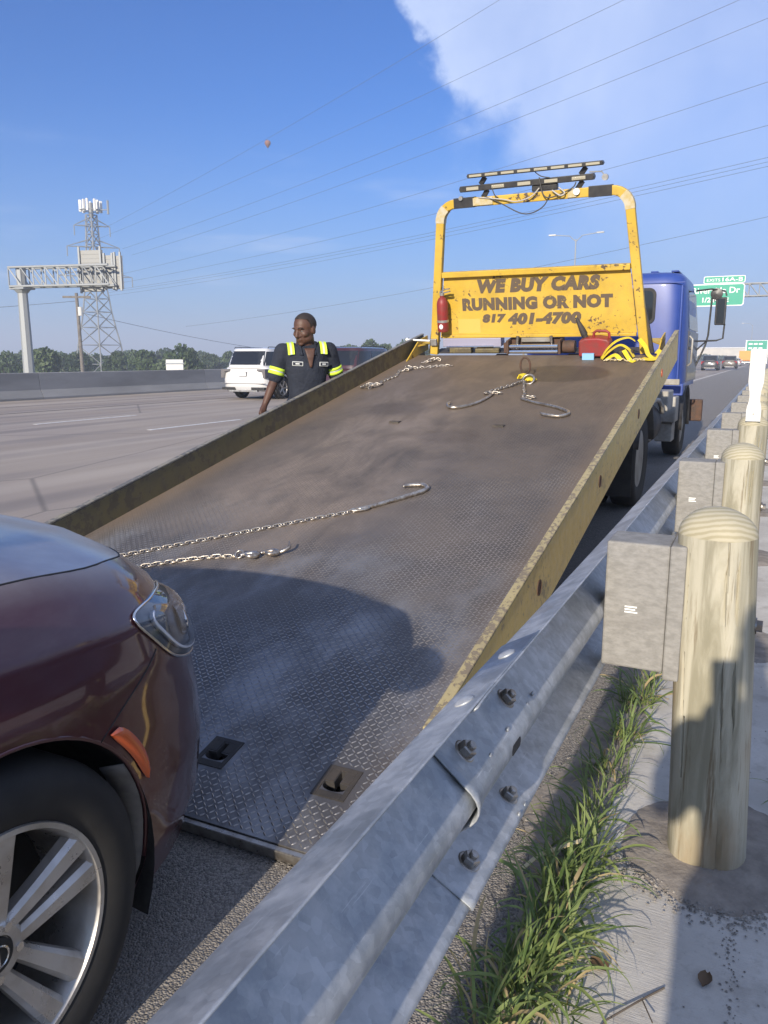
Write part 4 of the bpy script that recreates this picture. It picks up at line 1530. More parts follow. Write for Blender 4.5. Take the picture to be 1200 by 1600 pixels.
MT['door_shaded'] = mat('shaded_door_paint', (0.035, 0.040, 0.060), 0.4, c2=(0.06, 0.062, 0.075), ns=3, coat=0.4)  # shade on the cab side painted into the door colour
cab = cab_shell()
b = MB()                                                  # drip rail round the roof
wbox(b, CX0 + 0.06, CX1 - 0.06, CY0 + 0.028, CY0 + 0.045, 2.395, 2.41)
b.build('roof_gutter', MT['blue'], cab, bevel=0.004)
for x in (-1.28, -1.55, -2.8, -3.1):
    b = MB()
    wbox(b, x - 0.05, x + 0.05, CY0 + 0.26, CY0 + 1.2, 2.56, 2.583)
    b.build('roof_rib', MT['blue'], cab, bevel=0.01)


def rrect(x0, x1, z0, z1, r_, n=6):
    pts_ = []
    for (cx, cz, a0) in ((x1 - r_, z1 - r_, 0), (x0 + r_, z1 - r_, 90), (x0 + r_, z0 + r_, 180), (x1 - r_, z0 + r_, 270)):
        for i in range(n + 1):
            a = R(a0 + 90 * i / n)
            pts_.append((cx + r_ * math.cos(a), cz + r_ * math.sin(a)))
    return pts_


for (x0, x1) in ((-2.15, -1.475), (-2.95, -2.28)):
    b = MB()
    b.prism([(x - TX, z) for x, z in rrect(x0, x1, 1.86, 2.34, 0.09)], CY0 - 0.006 - TY, CY0 + 0.02 - TY)
    wn = b.build('rear_window', MT['black'], cab, bevel=0.004)
    b = MB()
    b.prism([(x - TX, z) for x, z in rrect(x0 + 0.035, x1 - 0.035, 1.895, 2.305, 0.07)], CY0 - 0.010 - TY, CY0 - 0.0065 - TY)
    b.build('pane', MT['glass'], wn)
b = MB()                                                   # rounded corner swage
b.cyl(W(-1.135, CY0 + 0.005, 1.1), W(-1.15, CY0 + 0.02, 2.36), 0.018, n=12)
b.build('corner_swage', MT['blue'], cab, smooth=60)
for sx, xf in ((1, CX1), (-1, CX0)):                       # doors, windows, handles, steps
    b = MB()
    b.prism([(CY0 + 0.35 - TY, 1.08), (CY1 - 0.16 - TY, 1.08), (CY1 - 0.16 - TY, 1.78), (CY0 + 0.35 - TY, 1.78)], xf - TX - 0.012 * sx, xf - TX + 0.008 * sx, 'YZ')
    dr = b.build('door', MT['door_shaded'], truck, bevel=0.006)
    b = MB()
    q0 = W(xf, CY0 + 0.42, 1.80)
    b.add([W(xf + 0.004 * sx - d * sx, y, z) for d0 in (0.0, 0.02) for (y, z, d) in ((CY0 + 0.40, 1.80, 0.004 + d0), (CY1 - 0.20, 1.80, 0.004 + d0), (CY1 - 0.42, 2.33, 0.046 + d0), (CY0 + 0.42, 2.33, 0.046 + d0))],
          [(0, 1, 2, 3), (7, 6, 5, 4), (0, 4, 5, 1), (1, 5, 6, 2), (2, 6, 7, 3), (3, 7, 4, 0)])
    b.build('window', MT['glass'], dr)
    b = MB()
    b.bb(W(xf + 0.010 * sx, CY0 + 0.42, 1.52), W(xf + 0.035 * sx, CY0 + 0.60, 1.56))
    b.build('door_handle', MT['blackp'], dr, bevel=0.006)
    b = MB()
    b.tube([W(xf + 0.02 * sx, CY0 + 0.30, 1.30), W(xf + 0.06 * sx, CY0 + 0.28, 1.34), W(xf + 0.06 * sx, CY0 + 0.28, 1.66), W(xf + 0.02 * sx, CY0 + 0.30, 1.70)], 0.014, 8)
    b.build('grab_handle', MT['tank'], truck, smooth=60)
    # front mudguard with pale streak and lower step
    b = MB()
    pts_ = [(12.45 + 0.56 * math.cos(t) - TY, 0.46 + 0.56 * math.sin(t)) for t in [R(-5) + R(190) * i / 16 for i in range(17)]]
    b.grid(lambda u, v: ((-1.40 + 0.34 * u - TX) if sx > 0 else (-2.96 - 0.34 * u - TX), pts_[int(v)][0], pts_[int(v)][1]), [0, 1], range(17))
    b.build('front_mudguard', MT['blackp'], truck, smooth=180, solid=0.02, fixn=False)
    b = MB()
    b.prism([(CY0 - TY, 0.90), (CY0 + 0.32 - TY, 0.98), (CY0 + 0.32 - TY, 1.06), (CY0 - TY, 1.06)], xf - TX - 0.30 * sx, xf - TX + 0.004 * sx, 'YZ')
    b.build('cab_skirt', MT['blue'], truck, bevel=0.01)
    # bumper end standing proud
    b = MB()
    xo = xf + 0.13 * sx
    b.bb(W(xf - 0.5 * sx, CY1 - 0.02, 0.42), W(xo, CY1 + 0.12, 0.76))
    b.build('bumper_end', MT['rust'], truck, bevel=0.02)
    # mirror set
    mx = -0.735 if sx > 0 else -3.63
    b = MB()
    b.tube([W(xf - 0.04 * sx, 13.20, 2.40), W((xf + mx) / 2, 13.35, 2.43), W(mx + 0.03 * sx, 13.45, 2.40), W(mx + 0.05 * sx, 13.45, 2.33)], 0.013, 8)
    b.tube([W(xf, 13.35, 1.66), W(mx - 0.05 * sx, 13.45, 1.67), W(mx + 0.04 * sx, 13.45, 1.70), W(mx + 0.05 * sx, 13.45, 1.92)], 0.013, 8)
    b.tube([W(mx - 0.15 * sx, 13.42, 2.36), W(mx - 0.17 * sx, 13.43, 1.75), W(mx - 0.20 * sx, 13.43, 1.60), W(xf, 13.40, 1.28)], 0.014, 8)
    b.tube([W(xf, 13.30, 1.52), W(mx - 0.18 * sx, 13.44, 1.67)], 0.012, 8)
    mr = b.build('mirror_arm', MT['blackp'], truck, smooth=60)
    b = MB()
    b.bb(W(mx - 0.095, 13.40, 1.90), W(mx + 0.05 * sx + 0.01, 13.46, 2.31)) if sx > 0 else b.bb(W(mx - 0.06, 13.40, 1.90), W(mx + 0.095, 13.46, 2.31))
    mh = b.build('mirror', MT['blackp'], truck, bevel=0.015)
    b = MB()
    b.bb(W(mx - 0.075, 13.394, 1.92), W(mx + 0.04, 13.3995, 2.29))
    b.build('mirror_glass', MT['glass'], mh)
    b = MB()
    b.lathe([(0.01, 13.37 - TY), (0.085, 13.385 - TY), (0.088, 13.41 - TY), (0.05, 13.47 - TY), (0.01, 13.48 - TY)], (mx - 0.09 * sx - TX, 0, 2.36), 'Y', 24)
    b.build('round_mirror', MT['blackp'], truck, smooth=40)
b = MB()
wbox(b, -2.85, -1.55, CY1 - 0.012, CY1 + 0.11, 0.43, 0.75)
b.build('front_bumper', MT['tank'], truck, bevel=0.02)
b = MB()
b.add([W(x, y, z) for (x, y, z) in ((-3.14, CY1 - 0.075, 1.80), (-1.22, CY1 - 0.075, 1.80), (-1.30, CY1 - 0.30, 2.33), (-3.06, CY1 - 0.30, 2.33))], [(0, 1, 2, 3)])
b.build('windscreen', MT['glass'], cab, solid=0.02)
b = MB()
wbox(b, -2.9, -1.45, CY1 - 0.06, CY1 + 0.012, 1.10, 1.55)
b.build('grille', MT['blackp'], cab, bevel=0.01)

# ------------------------------------------------------------------ loose things lying on the bed


def bedpt(x, s, h):
    return BEDW @ Vector((x, s, h))


NB = BEDW.to_3x3() @ Vector((0, 0, 1))
link_mesh = None


def link_obj(parent, M_, first=[None]):
    if first[0] is None:
        b = MB()
        path = []
        Lh, wv = 0.0135, 0.0095
        for i in range(20):
            t = 2 * PI * i / 20
            path.append((math.copysign(Lh, math.cos(t)) * (1 if abs(math.cos(t)) > 0.02 else 0) + wv * math.cos(t), wv * math.sin(t), 0))
        b.tube(path, 0.0043, 7, closed=True)
        o = b.build('link', MT['chain'], parent, smooth=180)
        first[0] = o.data
    else:
        o = bpy.data.objects.new('link', first[0])
        COL.objects.link(o)
        o.parent = parent
    o.matrix_local = M_
    return o


def chain_along(parent, pts, pitch=0.030, lift=0.006, seed=1, wig=0.0):
    """links along a polyline of (x, s[, h]) on the deck, alternately flat and on edge"""
    r = random.Random(seed)
    P_ = [bedpt(p[0], p[1], (p[2] if len(p) > 2 else 0) + lift) for p in pts]
    out = []
    for i in range(len(P_) - 1):
        d = (P_[i + 1] - P_[i])
        n = max(1, int(d.length / 0.01))
        out += [P_[i] + d * k / n for k in range(n)]
    out.append(P_[-1])
    acc, k, last = pitch, 0, out[0]
    root = parent.location
    for i in range(1, len(out)):
        acc += (out[i] - out[i - 1]).length
        if acc >= pitch:
            acc = 0
            t = (out[min(i + 2, len(out) - 1)] - out[max(i - 2, 0)]).normalized()
            u = NB - t * NB.dot(t)
            u.normalize()
            w = u.cross(t)
            M_ = Matrix((t, w, u)).transposed().to_4x4()
            M_ = Matrix.Translation(out[i] - root + NB * r.uniform(0, 0.002)) @ M_ @ Matrix.Rotation((PI / 2 - 0.35 if k % 2 else 0.12) + r.uniform(-0.25, 0.25), 4, 'X') @ Matrix.Rotation(r.uniform(-wig, wig), 4, 'Z')
            link_obj(parent, M_)
            k += 1


def jhook(parent, tip_path, r0=0.010):
    root = parent.location
    P_ = [bedpt(*q) - root for q in tip_path]
    Q = []
    n = len(P_)
    for i in range(n - 1):
        p0, p1, p2, p3 = [P_[max(0, min(n - 1, i + d))] for d in (-1, 0, 1, 2)]
        for k in range(5):
            t = k / 5
            Q.append(0.5 * ((2 * p1) + (p2 - p0) * t + (2 * p0 - 5 * p1 + 4 * p2 - p3) * t * t + (3 * p1 - p0 - 3 * p2 + p3) * t ** 3))
    Q.append(P_[-1])
    b = MB()
    m = len(Q)
    b.tube(Q, [r0 * (0.85 + 0.35 * math.sin(PI * i / m)) if i < m - 4 else r0 * (0.9 - 0.15 * (i - m + 4)) for i in range(m)], 10)
    return b.build('hook', MT['chain'], parent, smooth=180)


# bed coordinates from world X, Y on the deck
def sb(y):
    return (y - 1.70) / math.cos(ALPHA)


c1 = thing('tow_chain', 'long steel chain with a J hook lying straight out from the maroon car', 'chain', bedpt(-2.0, sb(3.98), 0))
chain_along(c1, [(-3.30, sb(2.88)), (-3.02, sb(3.13)), (-2.62, sb(3.47)), (-2.30, sb(3.74)), (-2.06, sb(3.94))], seed=2)
jhook(c1, [(-2.055, sb(3.955), 0.012), (-1.985, sb(4.02), 0.012), (-1.88, sb(4.16), 0.012), (-1.80, sb(4.27), 0.014), (-1.79, sb(4.34), 0.014), (-1.84, sb(4.375), 0.014), (-1.92, sb(4.345), 0.016), (-1.935, sb(4.315), 0.02)], 0.0115)
b = MB()
P_ = [bedpt(-2.045 + 0.030 * math.cos(t) * 1.5, sb(3.955) + 0.020 * math.sin(t) + 0.025 * math.cos(t), 0.012) - c1.location for t in [2 * PI * i / 16 for i in range(16)]]
b.tube(P_, 0.0075, 8, closed=True)
b.build('master_ring', MT['chain'], c1, smooth=180)

c2 = thing('tow_chain', 'shorter chain ending in twin grab hooks at the edge of the car shadow', 'chain', bedpt(-2.3, sb(3.35), 0))
chain_along(c2, [(-3.2, sb(2.78)), (-2.86, sb(3.02)), (-2.66, sb(3.15)), (-2.50, sb(3.235)), (-2.40, sb(3.26))], seed=3)
for (x0, y0, dx) in ((-2.38, 3.26, 0.0), (-2.29, 3.31, 0.0)):
    jhook(c2, [(x0, sb(y0), 0.014), (x0 + 0.05, sb(y0 + 0.035), 0.016), (x0 + 0.085, sb(y0 + 0.03), 0.018), (x0 + 0.095, sb(y0 + 0.005), 0.022), (x0 + 0.07, sb(y0 - 0.02), 0.026), (x0 + 0.04, sb(y0 - 0.01), 0.03)], 0.011)
jhook(c2, [(-2.22, sb(3.335), 0.014), (-2.18, sb(3.34), 0.02), (-2.15, sb(3.37), 0.035), (-2.165, sb(3.40), 0.05)], 0.008)
b = MB()
P_ = [bedpt(-2.39 + 0.022 * math.cos(t), sb(3.265) + 0.02 * math.sin(t), 0.016 + 0.012 * math.sin(t)) - c2.location for t in [2 * PI * i / 14 for i in range(14)]]
b.tube(P_, 0.006, 8, closed=True)
b.build('master_ring', MT['chain'], c2, smooth=180)

c3 = thing('bridle_chain', 'V shaped bridle chain with two J hooks and a yellow tag below the winch', 'chain', bedpt(-1.95, sb(7.0), 0))
chain_along(c3, [(-1.955, sb(6.86), 0.02), (-2.02, sb(6.72), 0.01), (-2.10, sb(6.60), 0.008), (-2.16, sb(6.48), 0.006), (-2.10, sb(6.46), 0.02), (-2.02, sb(6.48), 0.015)], seed=4, wig=0.4)
chain_along(c3, [(-1.93, sb(6.86), 0.02), (-1.88, sb(6.68), 0.008), (-1.82, sb(6.50), 0.006), (-1.80, sb(6.36), 0.006), (-1.75, sb(6.34), 0.02), (-1.70, sb(6.36), 0.02)], seed=5, wig=0.4)
jhook(c3, [(-2.08, sb(6.48), 0.014), (-2.10, sb(6.30), 0.013), (-2.14, sb(6.16), 0.013), (-2.22, sb(6.05), 0.014), (-2.30, sb(6.03), 0.016), (-2.345, sb(6.10), 0.02), (-2.34, sb(6.16), 0.024)], 0.0115)
jhook(c3, [(-1.80, sb(6.34), 0.014), (-1.66, sb(6.24), 0.013), (-1.50, sb(6.15), 0.013), (-1.36, sb(6.03), 0.014), (-1.33, sb(5.94), 0.014), (-1.39, sb(5.88), 0.016), (-1.50, sb(5.90), 0.02), (-1.535, sb(5.93), 0.024)], 0.0115)
b = MB()
P_ = [bedpt(-1.99 + 0.045 * math.cos(t), sb(7.12), 0.10 + 0.075 * math.sin(t)) - c3.location for t in [R(-75) + R(330) * i / 20 for i in range(21)]]
b.tube(P_, 0.009, 8)
b.build('cable_eye', MT['rust'], c3, smooth=180)
b = MB()
for k in range(3):
    b.tube([bedpt(-2.01 + 0.03 * k, sb(6.99), 0.015) - c3.location, bedpt(-1.99 + 0.03 * k, sb(6.99), 0.055 - 0.008 * k) - c3.location, bedpt(-1.95 + 0.03 * k, sb(6.96), 0.05 - 0.01 * k) - c3.location, bedpt(-1.93 + 0.035 * k, sb(6.93), 0.015) - c3.location], 0, flat=(0.004, 0.028))
b.build('yellow_tag', MT['strap'], c3)
b = MB()
b.tube([bedpt(-1.90 + 0.05 * math.cos(t), sb(6.90) + 0.03 * math.sin(t), 0.03 + 0.035 * math.sin(t)) - c3.location for t in [2 * PI * i / 18 for i in range(18)]], 0.011, 8, closed=True)
b.build('shackle', MT['steel'], c3, smooth=180)

c4 = thing('tow_chain', 'coil of loose chain against the left side rail near the rack', 'chain', bedpt(-3.2, sb(7.2), 0))
r = random.Random(8)
chain_along(c4, [(-3.40, sb(6.62)), (-3.30, sb(6.60), 0.01), (-3.36, sb(6.68), 0.02), (-3.25, sb(6.72), 0.012), (-3.30, sb(6.85)), (-3.25, sb(7.05)), (-3.30, sb(7.25)), (-3.20, sb(7.30), 0.02), (-3.28, sb(7.38), 0.02), (-3.18, sb(7.40)), (-3.05, sb(7.45)), (-2.92, sb(7.50)), (-2.84, sb(7.52))], seed=6, wig=0.5)
chain_along(c4, [(-3.38, sb(6.58), 0.02), (-3.28, sb(6.66), 0.02), (-3.34, sb(6.6), 0.03), (-3.24, sb(6.64), 0.02)], seed=7, wig=0.6)
chain_along(c4, [(-3.22, sb(7.62)), (-3.12, sb(7.66), 0.015), (-3.18, sb(7.72), 0.02), (-3.06, sb(7.74), 0.01)], seed=9, wig=0.6)

# red fuel can with spout
RKW = BEDW @ Matrix.Translation((-2.18, 6.53, 0))


def rk(x, y, h):
    return RKW @ Vector((x + 2.18, y, h))


base = rk(-1.53, -0.16, 0.0)
can = thing('fuel_can', 'red plastic fuel can with dark spout in front of the yellow rack', 'fuel can', base)
RC = Matrix.Translation(-base) @ RKW @ Matrix.Translation((2.18, 0, 0))
b = MB(RC)
b.prism([(-1.675, 0.02), (-1.40, 0.02), (-1.385, 0.05), (-1.385, 0.16), (-1.41, 0.185), (-1.50, 0.20), (-1.62, 0.195), (-1.675, 0.17)], -0.25, -0.08)
b.build('body', MT['red'], can, bevel=0.016, seg=3)
b = MB(RC)
b.tube([(-1.55, -0.165, 0.19), (-1.545, -0.165, 0.235), (-1.52, -0.165, 0.252), (-1.43, -0.165, 0.248), (-1.405, -0.165, 0.23), (-1.40, -0.165, 0.18)], 0.013, 8)
b.build('handle', MT['red'], can, smooth=60)
b = MB(RC)
b.cyl((-1.625, -0.165, 0.19), (-1.64, -0.165, 0.225), 0.028, n=14)
b.build('cap', MT['dark'], can, smooth=40)
b = MB(RC)
b.tube([(-1.635, -0.165, 0.215), (-1.66, -0.165, 0.27), (-1.715, -0.165, 0.38)], [0.035, 0.030, 0.012], 12)
b.build('spout', MT['dark'], can, smooth=60)
o = MB(RC)
o.bb((-1.63, -0.30, 0.002), (-1.52, -0.27, 0.062))
o = o.build('card', MT['paleblue'])
o.location = base
tag(o, 'pale blue card box in front of the red fuel can', 'box')
# heap of yellow webbing
st = thing('ratchet_strap', 'heap of yellow ratchet strap webbing beside the red fuel can', 'strap', rk(-1.2, -0.2, 0))
RS = Matrix.Translation(-st.location) @ RKW @ Matrix.Translation((2.18, 0, 0))


def ribbon(pts, w=0.024):
    P_ = [Vector(p) for p in pts]
    Q = []
    n = len(P_)
    for i in range(n - 1):
        p0, p1, p2, p3 = [P_[max(0, min(n - 1, i + d))] for d in (-1, 0, 1, 2)]
        for k in range(6):
            t = k / 6
            Q.append(0.5 * ((2 * p1) + (p2 - p0) * t + (2 * p0 - 5 * p1 + 4 * p2 - p3) * t * t + (3 * p1 - p0 - 3 * p2 + p3) * t ** 3))
    Q.append(P_[-1])
    b = MB(RS)
    b.tube(Q, 0, flat=(0.0018, w), up=(0, -0.3, 1))
    return b.build('webbing', MT['strap'], st, smooth=60)


ribbon([(-1.46, -0.26, 0.01), (-1.40, -0.27, 0.10), (-1.32, -0.25, 0.17), (-1.22, -0.22, 0.195), (-1.16, -0.2, 0.16)], 0.022)
ribbon([(-1.44, -0.30, 0.015), (-1.37, -0.31, 0.09), (-1.28, -0.29, 0.14), (-1.20, -0.29, 0.10), (-1.15, -0.30, 0.03)], 0.022)
ribbon([(-1.12, -0.22, 0.18), (-1.06, -0.24, 0.11), (-1.03, -0.27, 0.05), (-0.98, -0.30, 0.02), (-0.93, -0.32, 0.05)], 0.024)
ribbon([(-1.24, -0.33, 0.10), (-1.18, -0.36, 0.02), (-1.13, -0.40, 0.008)], 0.022)
ribbon([(-1.08, -0.28, 0.015), (-1.00, -0.36, 0.02), (-0.94, -0.36, 0.03), (-0.925, -0.30, 0.07), (-0.96, -0.26, 0.075)], 0.024)
ribbon([(-1.40, -0.34, 0.012), (-1.32, -0.33, 0.055), (-1.26, -0.36, 0.012)], 0.022)
b = MB(RS)
b.bb((-1.30, -0.30, 0.005), (-1.16, -0.20, 0.09))
b.build('ratchet', MT['dark'], st, bevel=0.02)
# bundle of pale rope below
b = MB()
r = random.Random(4)
rp = []
for i in range(60):
    rp.append(rk(-1.40 + 0.36 * i / 60 + r.uniform(-0.02, 0.02), -0.36 + r.uniform(-0.03, 0.03), 0.008 + r.uniform(0, 0.02)))
b.tube(rp, 0.005, 6)
o = b.build('rope', MT['straw'], smooth=60)
tag(o, 'tangle of pale rope under the yellow straps', 'rope')

# fire extinguisher on the rack's left post
fe = thing('fire_extinguisher', 'dirty red fire extinguisher clamped to the left of the yellow rack', 'extinguisher', rk(-3.115, -0.085, 0.25))
RE = Matrix.Translation(-fe.location) @ RKW @ Matrix.Translation((2.18, 0, 0)) @ Matrix.Translation((-3.115, -0.085, 0.25)) @ Matrix.Rotation(R(1.5), 4, 'Y')
b = MB(RE)
b.lathe([(0.02, 0), (0.054, 0.004), (0.059, 0.02), (0.059, 0.28), (0.052, 0.315), (0.035, 0.345), (0.022, 0.352), (0.022, 0.37)], n=28)
b.build('cylinder', MT['red'], fe, smooth=40)
b = MB(RE)
b.lathe([(0.024, 0.37), (0.024, 0.395), (0.014, 0.40)], n=14)
b.tube([(-0.02, 0, 0.39), (0.06, -0.02, 0.405), (0.10, -0.03, 0.415)], 0, flat=(0.006, 0.012))
b.tube([(-0.02, 0, 0.405), (0.05, -0.02, 0.435), (0.095, -0.03, 0.44)], 0, flat=(0.005, 0.012))
b.build('valve', MT['alu'], fe)
b = MB(RE)
b.lathe([(0.061, 0.10), (0.061, 0.125)], n=28)
b.build('clamp_band', MT['alu'], fe, smooth=40)
b = MB(RE)
b.ell((0.0, -0.060, 0.06), (0.022, 0.006, 0.026), 12, 8)
b.build('gauge_tag', MT['white'], fe, smooth=180)
# headlamp outline on the maroon car: bearing (0 nose .. 1 flank) and height
HEADLAMP = [(0.835, 0.868), (0.72, 0.873), (0.60, 0.859), (0.48, 0.835), (0.40, 0.78), (0.40, 0.70), (0.50, 0.672), (0.62, 0.683), (0.73, 0.726), (0.79, 0.788)]
HLC = (0.62, 0.775)
MT['hl_bowl'] = mat('headlamp_bowl', (0.46, 0.47, 0.49), 0.38, 0.6, c2=(0.34, 0.35, 0.37), ns=9)
# ------------------------------------------------------------------ cars
def lerp_tab(tab, x):
    if x <= tab[0][0]: return tab[0][1]
    for (a, p), (c, q) in zip(tab, tab[1:]):
        if x <= c:
            t = (x - a) / (c - a)
            t = t * t * (3 - 2 * t) * 0.5 + t * 0.5
            return p + (q - p) * t
    return tab[-1][1]


SUV = dict(W=0.95, yf=2.40, yr=-2.30, axf=1.35, axr=-1.35, rw=0.350, arch=0.392,
           wtab=[(0, 0.91), (0.15, 0.945), (0.35, 0.965), (0.55, 0.975), (0.72, 0.985), (0.84, 0.975), (0.92, 0.945), (0.97, 0.915), (1.0, 0.885)],
           ftab=[(0, -0.03), (0.14, 0.0), (0.35, 0.0), (0.50, -0.02), (0.66, -0.06), (0.80, -0.12), (0.92, -0.20), (1.0, -0.28)],
           rtab=[(0, -0.10), (0.2, 0.0), (0.5, 0.0), (0.8, -0.06), (1.0, -0.14)],
           ztab=[(-2.2, 1.02), (-0.5, 1.03), (0.65, 1.035), (1.2, 1.02), (1.5, 1.0), (1.75, 0.972), (2.0, 0.925), (2.2, 0.87)],
           zb=0.20, crown=[(-2.2, 0.02), (0.6, 0.05), (1.4, 0.060), (2.0, 0.055), (2.2, 0.03)],
           gh=dict(z1=1.66, b=(0.95, -2.16), r=(0.12, -1.80), wr=0.74), cf=0.90, cr=0.55, nexp=2.45)


def make_car(name, label, cat, loc, rotz, P, paint, hi=False, group=None, tail='red_lens', rimmat='rim'):
    t = thing(name, label, cat, loc, rotz, group)
    Wd, yf, yr, zb = P['W'], P['yf'], P['yr'], P['zb']
    nA, nS, nL = (44, 150, 44) if hi else (10, 26, 12)
    cf, cr, ne = P['cf'], P['cr'], P['nexp']

    def ztop(y): return lerp_tab(P['ztab'], y)

    def outline(h):
        w = Wd * lerp_tab(P['wtab'], h)
        f = yf + lerp_tab(P['ftab'], h)
        r_ = yr - lerp_tab(P['rtab'], h)
        ycf, ycr = yf - cf - 0.02, yr + cr
        pts = []
        for i in range(nA):
            a = (PI / 2) * i / nA
            pts.append((w * math.sin(a) ** (2 / ne) if a > 0 else 0.0, ycf + (f - ycf) * math.cos(a) ** (2 / ne)))
        for i in range(nS):
            pts.append((w, ycf + (ycr - ycf) * i / nS))
        m = max(6, nA // 2)
        for i in range(m + 1):
            a = (PI / 2) * i / m
            pts.append((w * max(0, math.cos(a)) ** (2 / 4.0), ycr + (r_ - ycr) * math.sin(a) ** (2 / 4.0)))
        return pts

    def S_(x, y, h):
        return Vector((x, y, zb + h * (ztop(y) - zb)))
    hs = [i / nL for i in range(nL + 1)]
    rings = []
    for h in hs:
        o = outline(h)
        rings.append([S_(x, y, h) for x, y in o] + [S_(-x, y, h) for x, y in o[::-1][1:-1]])
    n = len(rings[0])
    V = [p for rg in rings for p in rg]
    A_, axs = P['arch'], (P['axf'], P['axr'])

    def inarch(p, k=1.0):
        return abs(p.x) > 0.5 * Wd and any((p.y - a) ** 2 + (p.z - P['rw']) ** 2 < (A_ * k) ** 2 for a in axs)
    F, gone = [], set()
    for i in range(nL):
        for k in range(n):
            f = (i * n + k, i * n + (k + 1) % n, (i + 1) * n + (k + 1) % n, (i + 1) * n + k)
            c = (V[f[0]] + V[f[1]] + V[f[2]] + V[f[3]]) / 4
            if not inarch(c):
                F.append(f)
            else:
                gone.update(f)
    for q in {v for f in F for v in f} & gone:               # arch edge onto the true circle
        p = V[q]
        for a in axs:
            d = math.hypot(p.y - a, p.z - P['rw'])
            if 1e-6 < d < A_ * 1.25:
                p.y, p.z = a + (p.y - a) * A_ / d, P['rw'] + (p.z - P['rw']) * A_ / d
    b = MB()
    b.add(V, F)
    # floor pan and closed deck under the glasshouse
    body = b.build('body', paint, t, smooth=35 if not hi else 60, fixn=True)
    # top: bonnet and deck
    w1 = outline(1.0)

    def halfw(y):
        best = 0
        for (xa, ya), (xb, yb) in zip(w1, w1[1:]):
            if (ya - y) * (yb - y) <= 0 and ya != yb:
                u = (y - ya) / (yb - ya)
                best = max(best, xa + (xb - xa) * u)
        return best
    yF = w1[0][1]
    cowl = P['gh']['b'][0] if P.get('gh') else yF - 1.2
    ins = 0.004 if hi else 0.0

    def bonnet(u, v):
        y = cowl - 0.05 + (yF - 0.012 - cowl + 0.05) * (1 - (1 - u) ** 1.6)
        hw = max(halfw(y) - ins, 0.0)
        x = hw * v
        cr_ = lerp_tab(P['crown'], y)
        pr = (1 - abs(v) ** 2.4)
        if hi:                                               # raised crease near each edge
            pr = (1 - abs(v) ** 3.2) * 0.86 + 0.14 * (1 - v * v) + 0.10 * math.exp(-((abs(v) - 0.72) / 0.07) ** 2) * (1 - u * 0.5) - 0.0
        return (x, y, ztop(y) + cr_ * pr + (0.0015 if hi else 0))
    nu, nv = (46, 61) if hi else (12, 13)
    b = MB()
    b.grid(bonnet, [i / nu for i in range(nu + 1)], [-1 + 2 * j / (nv - 1) for j in range(nv)])
    b.build('bonnet', paint, t, smooth=180, fixn=False)
    b = MB()
    yR = w1[-1][1]
    b.grid(lambda u, v: (halfw(cowl + (yR + 0.01 - cowl) * u) * v, cowl + (yR + 0.01 - cowl) * u, ztop(cowl + (yR - cowl) * u) + 0.02 * (1 - v * v)), [i / 14 for i in range(15)], [-1, -0.5, 0, 0.5, 1])
    b.build('deck', paint, t, smooth=180, fixn=False)
    b = MB()
    b.bb((-Wd * 0.55, yr + 0.25, zb - 0.01), (Wd * 0.55, yf - 0.45, zb + 0.05))
    b.build('floor_pan', MT['liner'], t)
    # inner wheel wells
    for a in axs:
        for sx in (-1, 1):
            b = MB()
            rr = A_ - 0.002
            prof = [(sx * Wd * 0.955, rr), (sx * Wd * 0.88, rr + 0.012), (sx * Wd * 0.60, rr + 0.012), (sx * Wd * 0.58, rr * 0.3), (sx * Wd * 0.58, 0.02)]
            angs = [R(-24) + R(228) * i / 28 for i in range(29)]
            b.grid(lambda u, v: (prof[int(u)][0], a + prof[int(u)][1] * math.cos(angs[int(v)]), P['rw'] + prof[int(u)][1] * math.sin(angs[int(v)])), range(len(prof)), range(29))
            b.build('wheel_well', MT['liner'], t, smooth=60, fixn=False)
    # glasshouse
    g = P.get('gh')
    if g:
        z0, z1 = ztop(0) - 0.02, g['z1']
        (bf, brr), (rf, rrr) = g['b'], g['r']
        wb = halfw(0) - 0.006
        ng = 6.0

        def gpar(k):
            e = k
            yb0, yb1 = bf + (rf - bf) * e ** 1.12, brr + (rrr - brr) * e ** 1.3
            return wb + (g['wr'] - wb) * e ** 1.25, (yb0 + yb1) / 2, (yb0 - yb1) / 2, z0 + (z1 - z0) * k

        def gside(y, k):
            w, m_, l_, z = gpar(k)
            return Vector((w * max(0.0, 1 - abs((y - m_) / l_) ** ng) ** (1 / ng), y, z))

        def gend(x, k, s):
            w, m_, l_, z = gpar(k)
            return Vector((x, m_ + s * l_ * max(0.0, 1 - abs(x / w) ** ng) ** (1 / ng), z))
        n2 = 64 if hi else 36
        ks = [0, 0.2, 0.4, 0.6, 0.8, 0.92, 1.0]
        vs, fs = [], []
        for k in ks:
            w, m_, l_, z = gpar(k)
            for q in range(n2):
                a = 2 * PI * (q + 0.5) / n2
                e = 2 / ng
                vs.append((w * math.copysign(abs(math.cos(a)) ** e, math.cos(a)), m_ + l_ * math.copysign(abs(math.sin(a)) ** e, math.sin(a)), z))
        for (s, dz) in ((0.93, 0.022), (0.7, 0.040), (0.35, 0.052)):
            w, m_, l_, z = gpar(1.0)
            for q in range(n2):
                a = 2 * PI * (q + 0.5) / n2
                e = 2 / ng
                vs.append((s * w * math.copysign(abs(math.cos(a)) ** e, math.cos(a)), m_ + s * l_ * math.copysign(abs(math.sin(a)) ** e, math.sin(a)), z + dz))
        rows = len(ks) + 3
        for i in range(rows - 1):
            for q in range(n2):
                fs.append((i * n2 + q, i * n2 + (q + 1) % n2, (i + 1) * n2 + (q + 1) % n2, (i + 1) * n2 + q))
        fs.append([(rows - 1) * n2 + q for q in range(n2)])
        b = MB()
        b.add(vs, fs)
